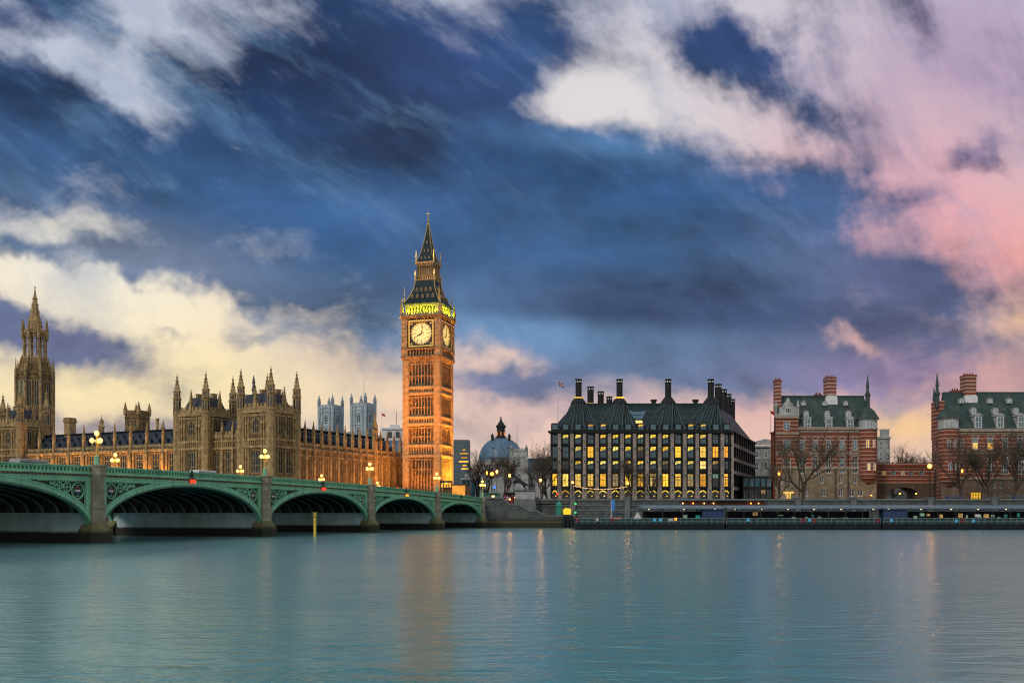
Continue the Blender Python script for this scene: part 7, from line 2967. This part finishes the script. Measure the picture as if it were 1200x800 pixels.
# stalls on the pavement at the bridge end
r = thing('kiosk', 'dark green news kiosk with a white end panel behind the bridge end', 'kiosk', (px2x(578, 284), 284, GZ))
b = MB()
b.box(-2.6, 1.5, -1, 1, 0, 2.9, 0)
b.box(-2.9, 1.8, -1.3, 1.2, 2.9, 3.15, 0)
b.build('body', M['green_d'], r)
b = MB()
b.box(1.5, 2.2, -1.02, .9, .9, 3.0, 0)
b.build('panel', M['canopy'], r)
b = MB()
b.box(-.4, .4, -1.06, -1, 1.8, 2.4, 0)
b.build('lit_panel', M['bulb'], r)
r = thing('souvenir_stall', 'souvenir stall hung with red and white goods left of the plinth', 'stall', (px2x(597.5, 281), 281, GZ))
b = MB()
b.box(-1.7, 1.7, .4, 1.2, 0, 3.0)
b.box(-1.9, 1.9, -1, 1.3, 3.0, 3.2)
b.build('frame', M['black'], r)
rnd = random.Random(4)
for k in range(20):
    x, z = -1.5 + .75 * (k % 5) + rnd.uniform(-.1, .1), .7 + .58 * (k // 5)
    b = MB()
    b.box(x - .28, x + .28, .2, .38, z - .22, z + .24)
    b.build('goods', M[rnd.choice(('red', 'white', 'coat_pink', 'coat_red', 'pale', 'red'))] if k % 7 else M['bulb'], r)


# ================================================================== vehicles
def make_car(name, label, cat, body, L_=4.4, H_=1.45, W_=1.8, van=False, tail='redlamp', group=None):
    r = thing(name, label, cat, group=group)
    b = MB()
    h = L_ / 2
    if van:
        pr = [(-h, .35), (h, .35), (h, 1.0), (h - .35, 1.1), (h - .9, H_), (-h, H_), (-h, .9)]
    else:
        pr = [(-h, .35), (h, .35), (h, .72), (h - .15, .82), (h * .45, .92), (h * .15, H_ - .06), (-h * .45, H_), (-h * .82, .98), (-h, .92)]
    vs = []
    for y, s in ((-W_ / 2, 0), (-W_ / 2 + .16, 1), (W_ / 2 - .16, 1), (W_ / 2, 0)):
        for x, z in pr:
            k = .93 if z > 1.0 and s == 0 else 1.0
            vs.append((x * (.98 if s == 0 else 1), y * k, z - (.06 if (s == 0 and z > .8) else 0)))
    n = len(pr)
    fs = [tuple(range(n)), tuple(range(4 * n - 1, 3 * n - 1, -1))]
    for q in range(3):
        fs += [(q * n + i, (q + 1) * n + i, (q + 1) * n + (i + 1) % n, q * n + (i + 1) % n) for i in range(n)]
    b.mesh(vs, fs)
    b.build('body', body, r)
    b = MB()
    if van:
        b.box(-h + .4, h - 1.0, -W_ / 2 - .01, W_ / 2 + .01, 1.1, H_ - .35)
    else:
        for e in (-1, 1):
            y0, y1 = sorted((e * (W_ / 2 - .05), e * (W_ / 2 + .0)))
            b.extr([(-h * .72, .98), (h * .36, .96), (h * .12, H_ - .17), (-h * .42, H_ - .13)], y0, y1)
        b.frustum([(h * .42, -.7, .95), (h * .44, -.7, .96), (h * .44, .7, .96), (h * .42, .7, .95)], [(h * .15, -.62, H_ - .1), (h * .17, -.62, H_ - .09), (h * .17, .62, H_ - .09), (h * .15, .62, H_ - .1)])
    b.build('window', M['glass'], r)
    for x in (-h * .62, h * .62):
        for y in (-W_ / 2 + .1, W_ / 2 - .1):
            b = MB()
            b.tube((x, y - .1, .33), (x, y + .1, .33), .33, .33, 14)
            b.build('wheel', M['black'], r)
    for y in (-.6, .6):
        b = MB()
        b.box(h - .05, h + .03, y - .17, y + .17, .58, .74)
        b.build('headlight', M['whitelamp'], r)
        b = MB()
        b.box(-h - .03, -h + .05, y - .15, y + .15, .70, .84)
        b.build('tail_light', M[tail], r)
    return r


paints = {k: mat(k, c, .3, tuple(x * .9 for x in c[:3]) + (1,), 1.0) for k, c in (('white_car', (.6, .61, .63, 1)), ('black_car', (.012, .012, .014, 1)), ('silver_car', (.3, .31, .33, 1)), ('red_car', (.3, .02, .02, 1)), ('blue_car', (.02, .06, .18, 1)))}
cars = []
for s, t, col, lab, rev in ((150, -7, 'silver_car', 'silver car on the bridge left of the first three globe lamp', 0), (131, -10, 'black_car', 'black car on the bridge above the left half of the wide arch', 1), (113, -7, 'white_car', 'white car on the bridge just left of the second lamp pair', 0),
                            (73, -10, 'black_car', 'black car on the bridge above the arch with the marker post', 1), (54, -7, 'blue_car', 'dark blue car on the bridge before the orange palace range', 0), (20, -8, 'black_car', 'black taxi-like car near the foot of the clock tower', 0)):
    o = make_car('car', lab, 'car', paints[col], H_=1.7, group='cars on the bridge') if s in (131, 20, 54) else make_car('van', lab.replace('car', 'van'), 'van', paints[col], 5.6, 2.4, 2.0, True, group='vans on the bridge')
    o.location = BP(s, t, zpar(s) - 1.54)
    o.rotation_euler = (0, 0, BRZ + (math.pi if rev else 0))
for px_, Y, col, lab, rz in ((690, 287, 'red_car', 'red car on the embankment road below the light string', 0), (1046, 292, 'white_car', 'white car with headlights on before the archway', -90), (1062, 294, 'black_car', 'black car before the right half of the archway', 90), (880, 288, 'black_car', 'dark car on the road before the low glazed block', 180)):
    o = make_car('car', lab, 'car', paints[col], H_=1.6, group='cars on the embankment road')
    o.location = (px2x(px_, Y), Y, GZ + .01)
    o.rotation_euler = (0, 0, R(rz))
for px_, lab in ((1120, 'blue roofed van parked before the right mansion below an orange lamp'), (1198, 'blue roofed van at the right edge behind the pier roof')):
    o = make_car('van', lab, 'van', paints['blue_car'], 5.4, 2.3, 2.0, True)
    o.location = (px2x(px_, 288), 288, GZ + .01)


# ================================================================== people
def make_person(coat, pose, label):
    r = thing('person', label, 'person', group='people walking at the bridge and the far bank')
    st = .16 if pose else .05
    V = [(0, 0, .92), (0, .01, 1.15), (0, .02, 1.38), (0, .0, 1.50), (0, -.02, 1.62), (0, -.02, 1.70),
         (.09, 0, .88), (.10, -st, .50), (.10, -st * 1.2 + .1, .07), (.10, -st * 1.2 - .05, .03), (-.09, 0, .88), (-.10, st, .50), (-.10, st * 1.6 + .06, .07), (-.10, st * 1.6 - .09, .03),
         (.19, .02, 1.38), (.25, .06, 1.12), (.23, -.06, .90), (.22, -.1, .80), (-.19, .02, 1.38), (-.25, -.0, 1.12), (-.23, -.14, .92), (-.22, -.18, .83)]
    E = [(0, 1), (1, 2), (2, 3), (3, 4), (4, 5), (0, 6), (6, 7), (7, 8), (8, 9), (0, 10), (10, 11), (11, 12), (12, 13), (2, 14), (14, 15), (15, 16), (16, 17), (2, 18), (18, 19), (19, 20), (20, 21)]
    Rr = [.14, .13, .15, .055, .10, .085, .095, .065, .045, .04, .095, .065, .045, .04, .065, .05, .04, .035, .065, .05, .04, .035]
    skin_obj('body', V, E, Rr, M['skin'], r, 1)
    ci = [0, 1, 2, 14, 15, 16, 18, 19, 20]
    mp = {v: i for i, v in enumerate(ci)}
    CE = [(mp[a], mp[c]) for a, c in E if a in mp and c in mp]
    skin_obj('coat', [V[i] for i in ci], CE, [Rr[i] + .035 for i in ci], coat, r, 1)
    ti = [0, 6, 7, 8, 10, 11, 12]
    mp = {v: i for i, v in enumerate(ti)}
    CE = [(mp[a], mp[c]) for a, c in E if a in mp and c in mp]
    skin_obj('trousers', [V[i] for i in ti], CE, [Rr[i] + .025 for i in ti], M['trouser'], r, 1)
    b = MB()
    b.ball((0, .015, 1.685), .105, 8, 6)
    b.build('hair', M['hair'], r, True)
    return r


coats = ['coat_navy', 'coat_black', 'coat_red', 'coat_white', 'coat_olive', 'coat_pink']
wear = {'coat_navy': 'navy', 'coat_black': 'black', 'coat_red': 'red', 'coat_white': 'white', 'coat_olive': 'olive', 'coat_pink': 'pink'}
cache = {}


def person(coat, pose, loc, rz, label):
    k = (coat, pose)
    if k not in cache:
        cache[k] = make_person(M[coat], pose, label)
        o = cache[k]
        o.location = loc
        o.rotation_euler = (0, 0, rz)
    else:
        o = dup(cache[k], loc, rz, label)
    return o


walk = [(148.3, 'coat_black', 'just left of the nearest bridge lamp'), (147.4, 'coat_white', 'beside the nearest bridge lamp, second from it'), (149.5, 'coat_navy', 'leading the pair left of the nearest bridge lamp'),
        (128.6, 'coat_black', 'above the red lights of the wide arch'), (111.5, 'coat_navy', 'left of the second bridge lamp, nearer to it'), (112.6, 'coat_black', 'second left of the second bridge lamp'), (100.5, 'coat_red', 'right of the second bridge lamp'),
        (101.8, 'coat_black', 'close behind the second bridge lamp'), (90.5, 'coat_pink', 'above the arch with the marker post'), (89.0, 'coat_navy', 'next to the one in pink'), (79, 'coat_black', 'before the far side lamp of the marker post arch'), (77.6, 'coat_olive', 'left of the third bridge lamp'),
        (61, 'coat_black', 'right of the third bridge lamp'), (44, 'coat_red', 'above the amber lights'), (34, 'coat_white', 'before the foot of the clock tower'), (27, 'coat_black', 'right of the fourth bridge lamp before the amber wall'),
        (25.2, 'coat_navy', 'before the amber lit wall, left one'), (22.6, 'coat_black', 'before the amber lit wall, right one'), (19.5, 'coat_red', 'before the lodge roof edge'), (12.8, 'coat_white', 'halfway between the last two bridge lamps'), (10.5, 'coat_olive', 'left of the last bridge lamp'), (7.4, 'coat_pink', 'close to the last bridge lamp')]
rnd = random.Random(9)
for i, (s, c, w) in enumerate(walk):
    person(c, i % 2, BP(s, -1.6 - rnd.random() * 1.2, zpar(s) - 1.42), BRZ + R(90 if i % 3 else -90), '%s coated pedestrian on the bridge %s' % (wear[c], w))
for px_, Y, z, c, w in ((600, 274.4, 5.6, 'coat_red', 'on the upper steps left of the plinth'), (604, 274.6, 5.2, 'coat_black', 'on the steps before the plinth'), (640, 280.5, GZ, 'coat_navy', 'behind the river wall right of the plinth'), (646.5, 280.3, GZ, 'coat_white', 'behind the river wall left of the red signal'),
                        (662, 280.4, GZ, 'coat_black', 'behind the river wall right of the red signal'), (692, 280.6, GZ, 'coat_olive', 'behind the river wall under the light string'), (900, 243, 1.37, 'coat_black', 'waiting on the middle pier section at its left'), (963, 243.5, 1.37, 'coat_navy', 'waiting on the middle pier section near its centre'),
                        (990, 244, 1.37, 'coat_black', 'waiting on the middle pier section right of its centre'), (1146, 242.5, 1.37, 'coat_white', 'waiting on the right pier section'), (870, 243, 1.37, 'coat_red', 'on the middle pier section next to the blue cabin')):
    person(c, px_ % 2 == 0, Vector((px2x(px_, Y), Y, z)), R(rnd.uniform(0, 360)), '%s coated person %s' % (wear[c], w))
